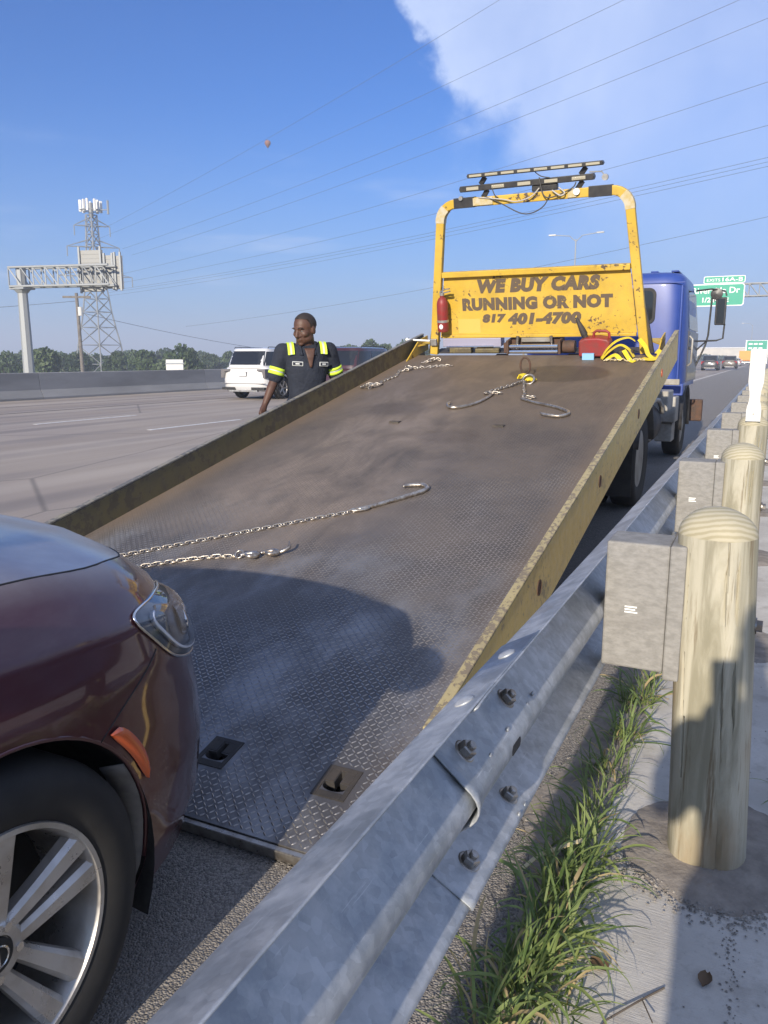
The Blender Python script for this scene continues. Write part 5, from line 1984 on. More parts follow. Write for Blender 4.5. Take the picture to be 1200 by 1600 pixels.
        b.build('roof', paint, t, smooth=50)
        for s, nm in ((1, 'windscreen'), (-1, 'rear_window')):
            b = MB()
            k0, k1 = (0.10, 0.93) if s > 0 else (0.16, 0.88)
            b.grid(lambda u, v: gend(v * (gpar(k0 + (k1 - k0) * u)[0] * 0.86), k0 + (k1 - k0) * u, s) + Vector((0, 0.006 * s, 0.003)), [i / 6 for i in range(7)], [-1 + i / 6 for i in range(13)])
            b.build(nm, MT['glass'], t, smooth=180, fixn=False)
        w_, m0, l0, _ = gpar(0.12)
        w_, m1, l1, _ = gpar(0.86)
        f0, b0, f1, b1 = m0 + l0 * 0.90, m0 - l0 * 0.93, m1 + l1 * 0.86, m1 - l1 * 0.90
        cuts = [(0.0, 0.36), (0.385, 0.70), (0.735, 1.0)]
        for sx in (1, -1):
            for (ca, cb) in cuts:
                b = MB()

                def sw(u, v):
                    k = 0.12 + 0.74 * u
                    ya, yb = f0 + (f1 - f0) * u, b0 + (b1 - b0) * u
                    q = gside(ya + (yb - ya) * (ca + (cb - ca) * v), k)
                    return (sx * (q.x + 0.005), q.y, q.z)
                b.grid(sw, [i / 5 for i in range(6)], [i / 6 for i in range(7)])
                b.build('side_window', MT['glass'], t, smooth=180, fixn=False)
            b = MB()
            b.tube([(sx * (g['wr'] - 0.06), rf - 0.25, z1 + 0.02), (sx * (g['wr'] - 0.06), rf - 0.3, z1 + 0.065), (sx * (g['wr'] - 0.06), rrr + 0.2, z1 + 0.065), (sx * (g['wr'] - 0.06), rrr + 0.15, z1 + 0.02)], 0.013, 6)
            b.build('roof_rail', MT['blackp'], t)
            b = MB()                                         # door mirror
            ym = bf - 0.33
            b.tube([(sx * (wb - 0.02), ym, ztop(0) + 0.03), (sx * (wb + 0.12), ym - 0.01, ztop(0) + 0.12)], 0.026, 8)
            b.ell((sx * (wb + 0.17), ym - 0.02, ztop(0) + 0.155), (0.115, 0.065, 0.09), 16, 10)
            b.build('door_mirror', paint, t, smooth=60)
    # wheels
    for ai, a in enumerate(axs):
        for sx in (-1, 1):
            make_wheel(t, (sx * (Wd * 0.965 - 0.115), a, P['rw']), sx, P['rw'], hi and ai == 0 and sx > 0, rimmat)
    # lights, plate, bumper trim at the back
    h_ = 0.80
    for sx in (-1, 1):
        b = MB()
        zt = ztop(yr + 0.1)
        yb = yr + 0.03
        b.prism([(sx * Wd * 0.60, zt - 0.06), (sx * Wd * 0.935, zt - 0.055), (sx * Wd * 0.945, zt - 0.36), (sx * Wd * 0.84, zt - 0.36), (sx * Wd * 0.80, zt - 0.15), (sx * Wd * 0.60, zt - 0.12)], yb - 0.02, yb + 0.30)
        b.build('tail_lamp', MT[tail], t, bevel=0.01)
        b = MB()
        zt = ztop(yf - 0.25)
        if not hi:
            b.ell((sx * Wd * 0.72, yf - 0.16, zt - 0.10), (0.20, 0.13, 0.07), 12, 8)
            b.build('headlamp', MT['white_lens'], t, smooth=180)
        b = MB()
        b.bb((sx * Wd * 0.35, yr - 0.012, 0.335), (sx * Wd * 0.90, yr + 0.12, 0.425))
        b.build('bumper_vent', MT['blackp'], t, bevel=0.01)
    b = MB()
    b.bb((-0.155, yr - 0.014, 0.80), (0.155, yr + 0.05, 0.945))
    pl = b.build('plate_recess', MT['grey_lens'], t)
    b = MB()
    b.bb((-0.145, yr - 0.020, 0.81), (0.145, yr - 0.0145, 0.935))
    b.build('licence_plate', MT['white'], pl)
    b = MB()
    b.bb((-Wd * 0.60, yr - 0.016, 0.27), (Wd * 0.60, yr + 0.10, 0.33))
    b.build('bumper_skid', MT['alu'], t, bevel=0.008)
    b = MB()
    b.bb((-Wd * 0.93, yr - 0.01, 0.545), (Wd * 0.93, yr + 0.06, 0.560))
    b.build('bumper_line', MT['grey_lens'], t)

    def SFRONT(x, z):
        h = (z - zb) / (ztop(yf - 0.2) - zb)
        w, f = Wd * lerp_tab(P['wtab'], h), yf + lerp_tab(P['ftab'], h)
        yc = yf - cf - 0.02
        return yc + (f - yc) * (1 - abs(x / w) ** ne) ** (1 / ne)
    b = MB()
    b.grid(lambda u, v: (v * Wd * 0.42, SFRONT(v * Wd * 0.42, 0.42 + 0.28 * u) + 0.006, 0.42 + 0.28 * u), [i / 6 for i in range(7)], [-1 + i / 6 for i in range(13)])
    b.build('grille', MT['blackp'], t, smooth=180, fixn=False)
    return t, S_, outline


def make_wheel(t, c, sx, rw, detail, rimmat='rim'):
    M_ = Matrix.Translation(c) @ Matrix.Scale(sx, 4, (1, 0, 0))
    rr = rw * 0.685
    b = MB(M_)
    prof = [(rr - 0.004, -0.10), (rr + 0.03, -0.118), (rw - 0.03, -0.118), (rw - 0.008, -0.098), (rw, -0.07), (rw, 0.07), (rw - 0.008, 0.096), (rw - 0.03, 0.114), (rw - 0.055, 0.1205), (rr + 0.030, 0.119), (rr + 0.012, 0.114), (rr - 0.004, 0.104)]
    b.lathe(prof, axis='X', n=72 if detail else 28, caps=False)
    w = b.build('wheel', MT['tyre'], t, smooth=40)
    b = MB(M_)
    b.lathe([(rr, 0.098), (rr - 0.004, 0.110), (rr - 0.014, 0.110), (rr - 0.020, 0.098), (rr - 0.03, 0.02), (rr - 0.03, -0.09), (rr - 0.002, -0.10)], axis='X', n=72 if detail else 28, caps=False)
    b.build('rim', MT[rimmat], w, smooth=40)
    b = MB(M_)
    b.lathe([(rr - 0.035, -0.03), (0.02, -0.035)], axis='X', n=32)
    b.lathe([(0.15, -0.02), (0.15, 0.0), (0.06, 0.005)], axis='X', n=32)
    b.build('brake_disc', MT['rim_dark'], w, smooth=40)
    ns = 5
    if detail:
        for k in range(ns):
            for d in (-1, 1):
                # each spoke: a broad flat vane with bevelled shoulders, paired
                a0 = 2 * PI * k / ns + R(20)
                b = MB(M_ @ Matrix.Rotation(a0, 4, 'X'))
                secs = []
                for i in range(9):
                    f = i / 8
                    rd = 0.040 + (rr - 0.006 - 0.040) * f
                    off = d * (0.0195 + 0.0225 * f)
                    hw = 0.0155 + 0.0135 * f ** 1.2
                    x = 0.082 + 0.024 * f ** 0.8
                    secs.append([(x - 0.030, rd, off - hw * 1.05), (x - 0.010, rd, off - hw), (x, rd, off - hw * 0.62), (x, rd, off + hw * 0.62), (x - 0.010, rd, off + hw), (x - 0.030, rd, off + hw * 1.05)])
                vs = [(x_, min(y_, math.sqrt((rr - 0.005) ** 2 - z_ * z_)), z_) for s in secs for (x_, y_, z_) in s]
                fs = [(i * 6 + q, i * 6 + (q + 1) % 6, (i + 1) * 6 + (q + 1) % 6, (i + 1) * 6 + q) for i in range(8) for q in range(6)]
                fs += [tuple(range(6))[::-1], tuple(48 + q for q in range(6))]
                b.add(vs, fs)
                b.build('spoke', MT[rimmat], w, smooth=28)
        b = MB(M_)
        b.lathe([(0.062, 0.050), (0.062, 0.080), (0.054, 0.087), (0.036, 0.087), (0.034, 0.083)], axis='X', n=40)
        b.build('hub', MT[rimmat], w, smooth=40)
        b = MB(M_)
        b.lathe([(0.033, 0.083), (0.033, 0.091), (0.028, 0.093)], axis='X', n=40)
        cp = b.build('centre_cap', MT['rim_dark'], w, smooth=40)
        b = MB(M_)
        b.bb((0.0932, -0.002, -0.018), (0.095, 0.002, 0.018))
        b.tube([(0.094, 0.020 * math.cos(q), 0.020 * math.sin(q)) for q in [2 * PI * i / 24 for i in range(24)]], 0.0022, 6, closed=True)
        b.build('cap_emblem', MT['chrome'], cp, smooth=40)
        for k in range(5):
            a = 2 * PI * (k + 0.5) / 5 + R(20)
            b = MB(M_)
            b.cyl((0.060, 0.050 * math.cos(a), 0.050 * math.sin(a)), (0.090, 0.050 * math.cos(a), 0.050 * math.sin(a)), 0.009, n=6)
            b.build('lug_nut', MT['chrome'], w, smooth=30)
    else:
        b = MB(M_)
        for k in range(ns):
            a = 2 * PI * k / ns
            b.tube([(0.06, 0.03 * math.cos(a), 0.03 * math.sin(a)), (0.10, (rr - 0.01) * math.cos(a), (rr - 0.01) * math.sin(a))], 0, flat=(0.02, 0.028), up=(1, 0, 0))
        b.lathe([(0.06, 0.04), (0.05, 0.07), (0.01, 0.075)], axis='X', n=16)
        b.build('spokes', MT[rimmat], w)
    return w


# ---- the maroon car climbing onto the bed
CARX, CARY = -2.05, 0.82 - 1.35
car, SF, OUT = make_car('car', 'glossy maroon car with scuffed alloy wheel nosing up to the tilted bed', 'car', (CARX, CARY, 0), 0, SUV, MT['maroon'], hi=True)
nA_ = 44


def surf(y, z, off=0.0):
    """point on the right front flank at car-local y and height z, pushed out by off"""
    def at(h):
        o = OUT(h)
        for (xa, ya), (xb, yb) in zip(o, o[1:]):
            if (ya - y) * (yb - y) <= 0 and ya != yb:
                u = (y - ya) / (yb - ya)
                return xa + (xb - xa) * u
        return 0.0
    zt = lerp_tab(SUV['ztab'], y)
    h = max(0.0, min(1.0, (z - SUV['zb']) / (zt - SUV['zb'])))
    x = at(h)
    e = 0.01
    h2 = max(0, min(1, (z + e - SUV['zb']) / (zt - SUV['zb'])))
    tz = Vector((at(h2) - x, 0, e)) if h2 > h else Vector((0, 0, e))

    def aty(yy):
        zt2 = lerp_tab(SUV['ztab'], yy)
        hh = max(0.0, min(1.0, (z - SUV['zb']) / (zt2 - SUV['zb'])))
        o = OUT(hh)
        for (xa, ya), (xb, yb) in zip(o, o[1:]):
            if (ya - yy) * (yb - yy) <= 0 and ya != yb:
                u = (yy - ya) / (yb - ya)
                return xa + (xb - xa) * u
        return None
    xb = aty(y - e)
    ty = Vector((x - xb, e, 0)) if xb is not None else Vector((-1, 0.2, 0))
    n = ty.cross(tz)
    n.normalize()
    if n.x < 0:
        n = -n
    return Vector((x, y, z)) + n * off


def plan(s, z, off=0.0):
    """same flank, addressed by bearing s (0 nose .. 1 side) instead of y, for the strongly curved corner"""
    def at(sv, zz):
        # iterate for y because the crease height depends on y
        y = SUV['yf'] - 0.3
        for _ in range(6):
            zt = lerp_tab(SUV['ztab'], y)
            h = max(0.0, min(1.0, (zz - SUV['zb']) / (zt - SUV['zb'])))
            w = SUV['W'] * lerp_tab(SUV['wtab'], h)
            f = SUV['yf'] + lerp_tab(SUV['ftab'], h)
            yc = SUV['yf'] - SUV['cf'] - 0.02
            a = (PI / 2) * sv
            x = w * max(0, math.sin(a)) ** (2 / SUV['nexp'])
            y = yc + (f - yc) * max(0, math.cos(a)) ** (2 / SUV['nexp'])
        return Vector((x, y, zz))
    p = at(s, z)
    e = 0.01
    n = (at(s + e, z) - p).cross(at(s, z + 0.01) - p)
    n.normalize()
    if n.x < 0:
        n = -n
    return p + n * off


def pole_grid(outline2d, fn, n_r=8):
    """fill a 2-D outline (list of (s,z)) radially and map it by fn"""
    cx = sum(p[0] for p in outline2d) / len(outline2d)
    cz = sum(p[1] for p in outline2d) / len(outline2d)
    vs, fs = [fn(cx, cz, 0.0)], []
    m = len(outline2d)
    for j in range(1, n_r + 1):
        f = j / n_r
        for (a, z) in outline2d:
            vs.append(fn(cx + (a - cx) * f, cz + (z - cz) * f, f))
    for k in range(m):
        fs.append((0, 1 + k, 1 + (k + 1) % m))
        for j in range(n_r - 1):
            fs.append((1 + j * m + k, 1 + (j + 1) * m + k, 1 + (j + 1) * m + (k + 1) % m, 1 + j * m + (k + 1) % m))
    return vs, fs


def smooth_loop(pts, n=8):
    out = []
    m = len(pts)
    for i in range(m):
        p0, p1, p2, p3 = [pts[(i + d) % m] for d in (-1, 0, 1, 2)]
        for k in range(n):
            t = k / n
            out.append(tuple(0.5 * ((2 * p1[c]) + (p2[c] - p0[c]) * t + (2 * p0[c] - 5 * p1[c] + 4 * p2[c] - p3[c]) * t * t + (3 * p1[c] - p0[c] - 3 * p2[c] + p3[c]) * t ** 3) for c in (0, 1)))
    return out


HL = smooth_loop(HEADLAMP)
MT['guide'] = mat('clear_light_guide', (0.66, 0.68, 0.72), 0.3, 0.2)
for sx in (1, -1):
    FX = Matrix.Scale(sx, 4, (1, 0, 0))
    b = MB(FX)
    vs, fs = pole_grid(HL, lambda s, z, f: plan(s, z, 0.002 - 0.0 * (1 - f)))
    b.add(vs, fs)
    hb = b.build('headlamp', MT['hl_bowl'], car, smooth=180)
    b = MB(FX)
    vs, fs = pole_grid(HL, lambda s, z, f: plan(s, z, 0.004 + 0.020 * (1 - f ** 3)))
    b.add(vs, fs)
    b.build('lens', MT['lens'], hb, smooth=180)
    b = MB(FX)
    b.tube([plan(s, z, 0.004) for s, z in HL], 0.0035, 6, closed=True)
    b.build('lamp_seal', MT['chrome'], hb, smooth=180)
    for (s, z, r_) in ((HLC[0], HLC[1], 0.040), (HLC[0] - 0.13, HLC[1] - 0.03, 0.034)):
        p0 = plan(s, z, 0.004)
        n = (plan(s, z, 0.02) - p0).normalized()
        q = Vector((0, 0, 1)).rotation_difference((n + Vector((0, 0.8, 0.0))).normalized()).to_matrix().to_4x4()
        b = MB(FX @ Matrix.Translation(p0) @ q)
        b.lathe([(r_, -0.01), (r_, 0.006), (r_ * 0.86, 0.010), (r_ * 0.7, 0.002), (r_ * 0.35, 0.006), (0.004, 0.009)], n=24)
        b.build('projector', MT['chrome'], hb, smooth=40)
    b = MB(FX)
    cs_, cz_ = sum(p[0] for p in HL) / len(HL), sum(p[1] for p in HL) / len(HL)
    gl = [(cs_ + (s - cs_) * 0.80, cz_ + (z - cz_) * 0.78) for s, z in HL]
    b.tube([plan(s, z, 0.009) for s, z in gl[len(gl) // 2 - 6:] + gl[:3]], 0.006, 6)
    b.build('light_guide', MT['guide'], hb, smooth=180)
    # amber reflector ahead of the arch, pale fog lamp on the bumper
    b = MB(FX)
    am = []
    arc = [(R(50) + R(-27) * i / 10) for i in range(11)]
    C0 = (SUV['axf'], SUV['rw'])

    def ap(r_, a, off): return surf(C0[0] + r_ * math.cos(a), C0[1] + r_ * math.sin(a), off)
    b.grid(lambda u, v: ap(SUV['arch'] + 0.014 + 0.034 * max(0.0, 1 - abs(2 * v - 1) ** 4) ** 0.5 * u + 0.006 * abs(2 * v - 1) ** 4, arc[0] + (arc[-1] - arc[0]) * v, 0.003 + 0.008 * math.sin(PI * u)), [i / 5 for i in range(6)], [i / 12 for i in range(13)])
    b.build('side_reflector', MT['amber'], car, smooth=180, fixn=False)
    b = MB(FX)
    vs, fs = pole_grid(smooth_loop([(0.40, 0.50), (0.46, 0.46), (0.50, 0.34), (0.44, 0.30), (0.40, 0.40)]), lambda s, z, f: plan(s, z, 0.003 + 0.008 * (1 - f * f)))
    b.add(vs, fs)
    b.build('fog_lamp', MT['white_lens'], car, smooth=180)
    # rolled lip of the front wheel arch and the dusty splash guard
    for ax, nm in ((SUV['axf'], 1), (SUV['axr'], 0)):
        b = MB(FX)
        pts_ = []
        for i in range(41):
            a = R(-6) + R(192) * i / 40
            y, z = ax + SUV['arch'] * math.cos(a), SUV['rw'] + SUV['arch'] * math.sin(a)
            pts_.append(surf(y, z, -0.004) if nm else Vector((SUV['W'] * 0.965, y, z)))
        b.tube(pts_, 0.0055, 8)
        b.build('arch_lip', MT['maroon'], car, smooth=180)
    b = MB(FX)
    angs = [R(-20) + R(56) * i / 10 for i in range(11)]
    b.grid(lambda u, v: surf(C0[0] + (SUV['arch'] - 0.006) * math.cos(angs[int(v)]), C0[1] + (SUV['arch'] - 0.006) * math.sin(angs[int(v)]), -0.006) + Vector((-0.050 * u, -0.022 * u * math.cos(angs[int(v)]), -0.012 * u)), [0, 0.5, 1], range(11))
    b.build('splash_guard', MT['dustliner'], car, smooth=180, fixn=False, solid=0.003)
# bumper seam lines, number of thin dark gaps
for sx in (1, -1):
    FX = Matrix.Scale(sx, 4, (1, 0, 0))
    b = MB(FX)
    q0 = plan(0.80, 0.78)
    q1 = (SUV['axf'] + SUV['arch'] * math.cos(R(52)), SUV['rw'] + SUV['arch'] * math.sin(R(52)))
    b.tube([surf(q0.y + (q1[0] - q0.y) * i / 14 - 0.012 * math.sin(PI * i / 14), q0.z + (q1[1] - q0.z) * i / 14, 0.0002) for i in range(15)], 0.0016, 6)
    b.build('panel_gap', MT['black'], car, smooth=180)
    b = MB(FX)
    w1 = [p for p in OUT(1.0) if p[1] > 0.7 and p[0] > 0.02]
    b.tube([Vector((x - 0.001, y, lerp_tab(SUV['ztab'], y) + 0.0005)) for x, y in w1[::2]], 0.0022, 5)
    b.build('bonnet_gap', MT['black'], car)
# ------------------------------------------------------------------ people


def hand(b, wrist, dirv, palm_n, thumb_side, curl=0.5, s=1.0):
    """palm and five bent fingers; dirv along the hand, palm_n out of the palm, thumb_side +-1"""
    d = Vector(dirv).normalized()
    n = Vector(palm_n)
    n = (n - d * n.dot(d)).normalized()
    sd = d.cross(n) * thumb_side
    w = Vector(wrist)
    b.limb([w, w + d * 0.045 * s, w + d * 0.085 * s], [0.026 * s, 0.030 * s, 0.028 * s], 10)
    for k in (-1, 1):
        b.limb([w + d * 0.02 * s + sd * 0.014 * k * s, w + d * 0.085 * s + sd * 0.026 * k * s], [0.017 * s, 0.015 * s], 8)
    for i, (o, L_) in enumerate(((0.030, 0.070), (0.011, 0.080), (-0.010, 0.074), (-0.029, 0.058))):
        p = w + d * 0.092 * s + sd * o * s
        pts, a = [p], 0.15
        for sg in (0.45, 0.32, 0.23):
            a += curl * (0.6 + 0.1 * i)
            p = p + (d * math.cos(a) + n * math.sin(a)) * L_ * sg * s
            pts.append(p)
        b.limb(pts, [0.0098 * s, 0.0092 * s, 0.0085 * s, 0.0072 * s], 8)
    p = w + d * 0.025 * s + sd * 0.024 * s
    b.limb([p, p + (d * 0.6 + sd * 0.7 + n * 0.25) * 0.038 * s, p + (d * 1.0 + sd * 0.75 + n * 0.5) * 0.062 * s], [0.014 * s, 0.0115 * s, 0.009 * s], 8)


def head(b, c, yaw, tilt=0.0, s=1.0):
    """skull, jaw, brow, nose, lips, ears; faces -y before yaw"""
    M_ = Matrix.Translation(c) @ Matrix.Rotation(yaw, 4, 'Z') @ Matrix.Rotation(tilt, 4, 'X') @ Matrix.Scale(s, 4)
    q = MB(b.M @ M_)
    q.ell((0, 0.012, 0.030), (0.076, 0.096, 0.090), 20, 14)
    q.ell((0, -0.010, -0.015), (0.066, 0.080, 0.085), 18, 12)
    q.ell((0, -0.032, -0.066), (0.054, 0.056, 0.048), 16, 10)
    q.ell((0, -0.070, -0.098), (0.024, 0.018, 0.018), 12, 8)
    q.ell((0, -0.080, 0.022), (0.050, 0.014, 0.012), 12, 8)
    for sx in (-1, 1):
        q.ell((sx * 0.040, -0.052, -0.026), (0.026, 0.030, 0.026), 12, 8)
        q.ell((sx * 0.076, 0.010, -0.010), (0.010, 0.022, 0.034), 10, 8)
        q.ell((sx * 0.016, -0.088, -0.038), (0.010, 0.010, 0.009), 8, 6)
        q.ell((sx * 0.046, -0.015, -0.066), (0.020, 0.045, 0.032), 10, 8)
    q.limb([(0, -0.086, 0.008), (0, -0.098, -0.022), (0, -0.104, -0.034)], [0.010, 0.014, 0.016], 10)
    q.ell((0, -0.084, -0.060), (0.027, 0.011, 0.009), 12, 8)
    q.ell((0, -0.081, -0.072), (0.024, 0.011, 0.009), 12, 8)
    b.v += q.v
    o = len(b.v) - len(q.v)
    b.f += [[o + i for i in f] for f in q.f]
    return M_


def torso(b, top=1.50, bot=0.90, grow=0.0, lean=0.0, belly=0.0):
    rows = [(bot - 0.02, 0.155, 0.110), (0.98, 0.160, 0.112), (1.08, 0.150, 0.112 + belly), (1.20, 0.160, 0.120 + belly), (1.32, 0.182, 0.126), (1.40, 0.190, 0.120), (1.455, 0.175, 0.100), (1.49, 0.120, 0.075), (top, 0.065, 0.060)]
    n = 28
    vs, fs = [], []
    for (z, rx, ry) in rows:
        for k in range(n):
            a = 2 * PI * k / n
            e = 0.86
            vs.append(((rx + grow) * math.copysign(abs(math.cos(a)) ** e, math.cos(a)), (ry + grow) * math.copysign(abs(math.sin(a)) ** e, math.sin(a)) + lean * (z - 0.95), z))
    for i in range(len(rows) - 1):
        for k in range(n):
            fs.append((i * n + k, i * n + (k + 1) % n, (i + 1) * n + (k + 1) % n, (i + 1) * n + k))
    fs.append(tuple(range(n))[::-1])
    fs.append(tuple((len(rows) - 1) * n + k for k in range(n)))
    b.add(vs, fs)


def person(label, loc, rotz, arms, headyaw, skin, shirt, trousers, hairm, s=1.0, sleeves=0.5, headtilt=0.0, headc=(0, -0.03, 1.655)):
    t = thing('person', label, 'person', loc, rotz)
    t.scale = (s, s, s)
    b = MB()
    torso(b, 1.52, 0.90, -0.012)
    b.limb([(0, 0.0, 1.47), (headc[0] * 0.8, headc[1] * 0.7 + 0.015, 1.60)], [0.082, 0.072], 14)
    HM = head(b, headc, headyaw, headtilt, 1.13)
    for sx in (-1, 1):
        b.limb([(sx * 0.09, 0, 0.92), (sx * 0.105, -0.015, 0.50), (sx * 0.11, 0.01, 0.10)], [0.080, 0.055, 0.040], 12)
    for A in arms:
        b.limb([A['sh'], A['el']], [0.052, 0.040], 12)
        m = Vector(A['el']).lerp(Vector(A['wr']), 0.3)
        b.limb([A['el'], m, A['wr']], [0.041, 0.041, 0.026], 12)
        hand(b, A['wr'], A['hd'], A['pn'], A['ts'], A['curl'])
    body = b.build('body', skin, t, smooth=180, voxel=0.006, smo=6, fixn=False)
    # short hair as a close cap
    b = MB(HM)
    n, m = 26, 10
    vs, fs = [], []
    for i in range(m + 1):
        th = (PI * 0.56) * i / m
        for k in range(n):
            a = 2 * PI * k / n
            x, y, z = 0.0785 * math.sin(th) * math.cos(a), 0.0985 * math.sin(th) * math.sin(a), 0.0925 * math.cos(th)
            front = max(0.0, -math.sin(a))
            if front > 0.35 and z < 0.040 + 0.022 * front:
                z = 0.040 + 0.022 * front
                y = -0.0985 * math.sqrt(max(0, 1 - (z / 0.0925) ** 2)) * front
                x = 0.0785 * math.sqrt(max(0, 1 - (z / 0.0925) ** 2)) * math.cos(a)
            vs.append((x, y + 0.012, z + 0.030))
    for i in range(m):
        for k in range(n):
            fs.append((i * n + k, i * n + (k + 1) % n, (i + 1) * n + (k + 1) % n, (i + 1) * n + k))
    b.add(vs, fs)
    b.build('hair', hairm, t, smooth=180, fixn=False)
    for sx in (-1, 1):
        b = MB(HM)
        b.ell((sx * 0.031, -0.0745, 0.000), (0.012, 0.007, 0.006), 10, 8)
        e = b.build('eye', MT['eyew'], t, smooth=180)
        b = MB(HM)
        b.ell((sx * 0.030, -0.0800, 0.000), (0.0055, 0.0025, 0.0055), 10, 8)
        b.build('iris', MT['black'], e, smooth=180)
        b = MB(HM)
        b.tube([(sx * 0.014, -0.0925, 0.022), (sx * 0.030, -0.0905, 0.028), (sx * 0.050, -0.078, 0.022)], 0.004, 6)
        b.build('eyebrow', hairm, t, smooth=180)
    # shirt
    b = MB()
    torso(b, 1.50, 0.86, 0.006, 0, 0.012)
    for A in arms:
        sh, el = Vector(A['sh']), Vector(A['el'])
        b.limb([sh + Vector((0, 0, 0.004)), sh.lerp(el, 0.5), sh.lerp(el, sleeves + 0.30)], [0.074, 0.068, 0.066], 14)
        b.limb([Vector((sh.x * 0.55, 0, sh.z + 0.015)), sh], [0.062, 0.074], 14)
    sh_ = b.build('shirt', shirt, t, smooth=180, voxel=0.011, smo=3, fixn=False)
    b = MB()
    for sx in (-1, 1):
        b.limb([(sx * 0.085, 0, 0.94), (sx * 0.095, 0, 0.86), (sx * 0.108, -0.015, 0.50), (sx * 0.112, 0.012, 0.08)], [0.120, 0.108, 0.082, 0.070], 14)
    b.ell((0, 0.01, 0.93), (0.170, 0.125, 0.10), 18, 10)
    b.build('trousers', trousers, t, smooth=180, voxel=0.014, smo=3, fixn=False)
    for sx in (-1, 1):
        b = MB()
        b.limb([(sx * 0.112, 0.02, 0.05), (sx * 0.116, -0.08, 0.042), (sx * 0.118, -0.155, 0.034)], [0.052, 0.046, 0.036], 12)
        b.limb([(sx * 0.112, 0.02, 0.05), (sx * 0.112, 0.012, 0.14)], [0.052, 0.052], 12)
        b.v = [Vector((p.x, p.y, max(p.z, 0.0))) for p in b.v]
        b.build('boot', MT['boot'], t, smooth=180, voxel=0.012, smo=2, fixn=False)
    return t, sh_


def driver():
    loc = Vector((-3.84, 6.42, 0))
    rz = math.atan2(3.83, 6.22) + R(6)
    arms = [dict(sh=(-0.195, 0.0, 1.435), el=(-0.285, -0.02, 1.175), wr=(-0.375, -0.10, 0.985), hd=(-0.35, -0.45, -0.8), pn=(0.7, -0.5, -0.2), ts=-1, curl=0.55),
            dict(sh=(0.195, 0.0, 1.435), el=(0.272, 0.045, 1.17), wr=(0.285, 0.015, 0.93), hd=(-0.05, -0.15, -1.0), pn=(-1.0, 0.1, 0.0), ts=1, curl=0.4)]
    t, sh = person('man in navy work shirt with lime hi-vis bands reaching down behind the bed', loc, rz, arms, R(-46), MT['skin'], MT['navy'], MT['navy2'], MT['hair'], 1.0, 0.52, R(11), (-0.008, -0.050, 1.628))
    t.scale = (1.07, 1.05, 1.022)
    t.rotation_euler = (R(3), R(-1.5), rz)
    # open collar: bare chest in a V, dark collar wings
    b = MB()
    def cy(x, z): return -(0.132 + 0.012 * max(0, (1.36 - z) / 0.2)) + 0.55 * x * x * 2 + max(0.0, z - 1.40) * 0.55
    b.grid(lambda u, v: (0.022 + (v - 0.5) * 2 * (0.004 + 0.040 * u), cy((v - 0.5) * 0.09, 1.30 + 0.16 * u) - 0.004, 1.30 + 0.16 * u), [i / 8 for i in range(9)], [i / 6 for i in range(7)])
    b.build('open_collar', MT['skin'], sh, smooth=180, fixn=False, solid=0.01)
    for sx in (-1, 1):
        b = MB()
        b.grid(lambda u, v: (sx * (0.062 - 0.012 * u + 0.022 * v) + 0.012, -0.062 - 0.075 * u + 0.02 * v, 1.525 - 0.115 * u - 0.01 * v), [i / 5 for i in range(6)], [i / 3 for i in range(4)])
        b.build('collar', MT['navy'], sh, smooth=180, fixn=False, solid=0.008)
    # bands over the shoulders (lime with a silver stripe)
    for sx in (-1, 1):
        for (x, m_, w_, nm) in ((0.122, 'hivis', 0.0095, 'hi_vis_band'), (0.140, 'silver_tape', 0.0075, 'silver_band'), (0.158, 'hivis', 0.0095, 'hi_vis_band')):
            b = MB()
            arc = []
            for i in range(13):
                a = R(12) + R(126) * i / 12
                top = 1.512 - 0.12 * (x - 0.10)
                arc.append((sx * x + (0.006 if sx < 0 else 0), -0.124 * math.cos(a) * (1 if a < PI / 2 else 1) + 0.002, top - 0.120 + 0.128 * max(math.sin(a), -0.95)))
            b.tube(arc, 0, flat=(0.003, w_), up=(0, 0, 1))
            b.build(nm, MT[m_], sh, smooth=60)
    for A in arms:
        sv, el = Vector(A['sh']), Vector(A['el'])
        d = (el - sv).normalized()
        for (f, m_, nm, w_) in ((0.58, 'hivis', 'hi_vis_band', 0.013), (0.645, 'silver_tape', 'silver_band', 0.006), (0.71, 'hivis', 'hi_vis_band', 0.013)):
            c = sv.lerp(el, f)
            b = MB()
            b.tube([c - d * w_, c + d * w_], 0.0705, 20, caps=False)
            b.build(nm, MT[m_], sh, smooth=60, solid=0.003)
    for (x, z, w_, rzv) in ((-0.085, 1.335, 0.046, 0.25), (0.135, 1.325, 0.040, -0.35)):
        b = MB(Matrix.Translation((x, -0.134 + abs(x) * 0.16, z)) @ Matrix.Rotation(-rzv if x < 0 else -rzv, 4, 'Z') @ Matrix.Rotation(0.06, 4, 'Y'))
        b.bb((-w_, -0.006, -0.019), (w_, 0.004, 0.019))
        pt = b.build('name_patch', MT['silver_tape'], sh, bevel=0.003)
        b = MB(b.M)
        b.bb((-w_ + 0.006, -0.0072, -0.013), (w_ - 0.006, -0.0062, 0.013))
        pq = b.build('patch_field', MT['navy2'], pt)
        b = MB(b.M)
        b.bb((-0.018, -0.0082, -0.006), (0.016, -0.0073, 0.006))
        b.build('patch_stitching', MT['silver_tape'], pt)
    return t


driver()




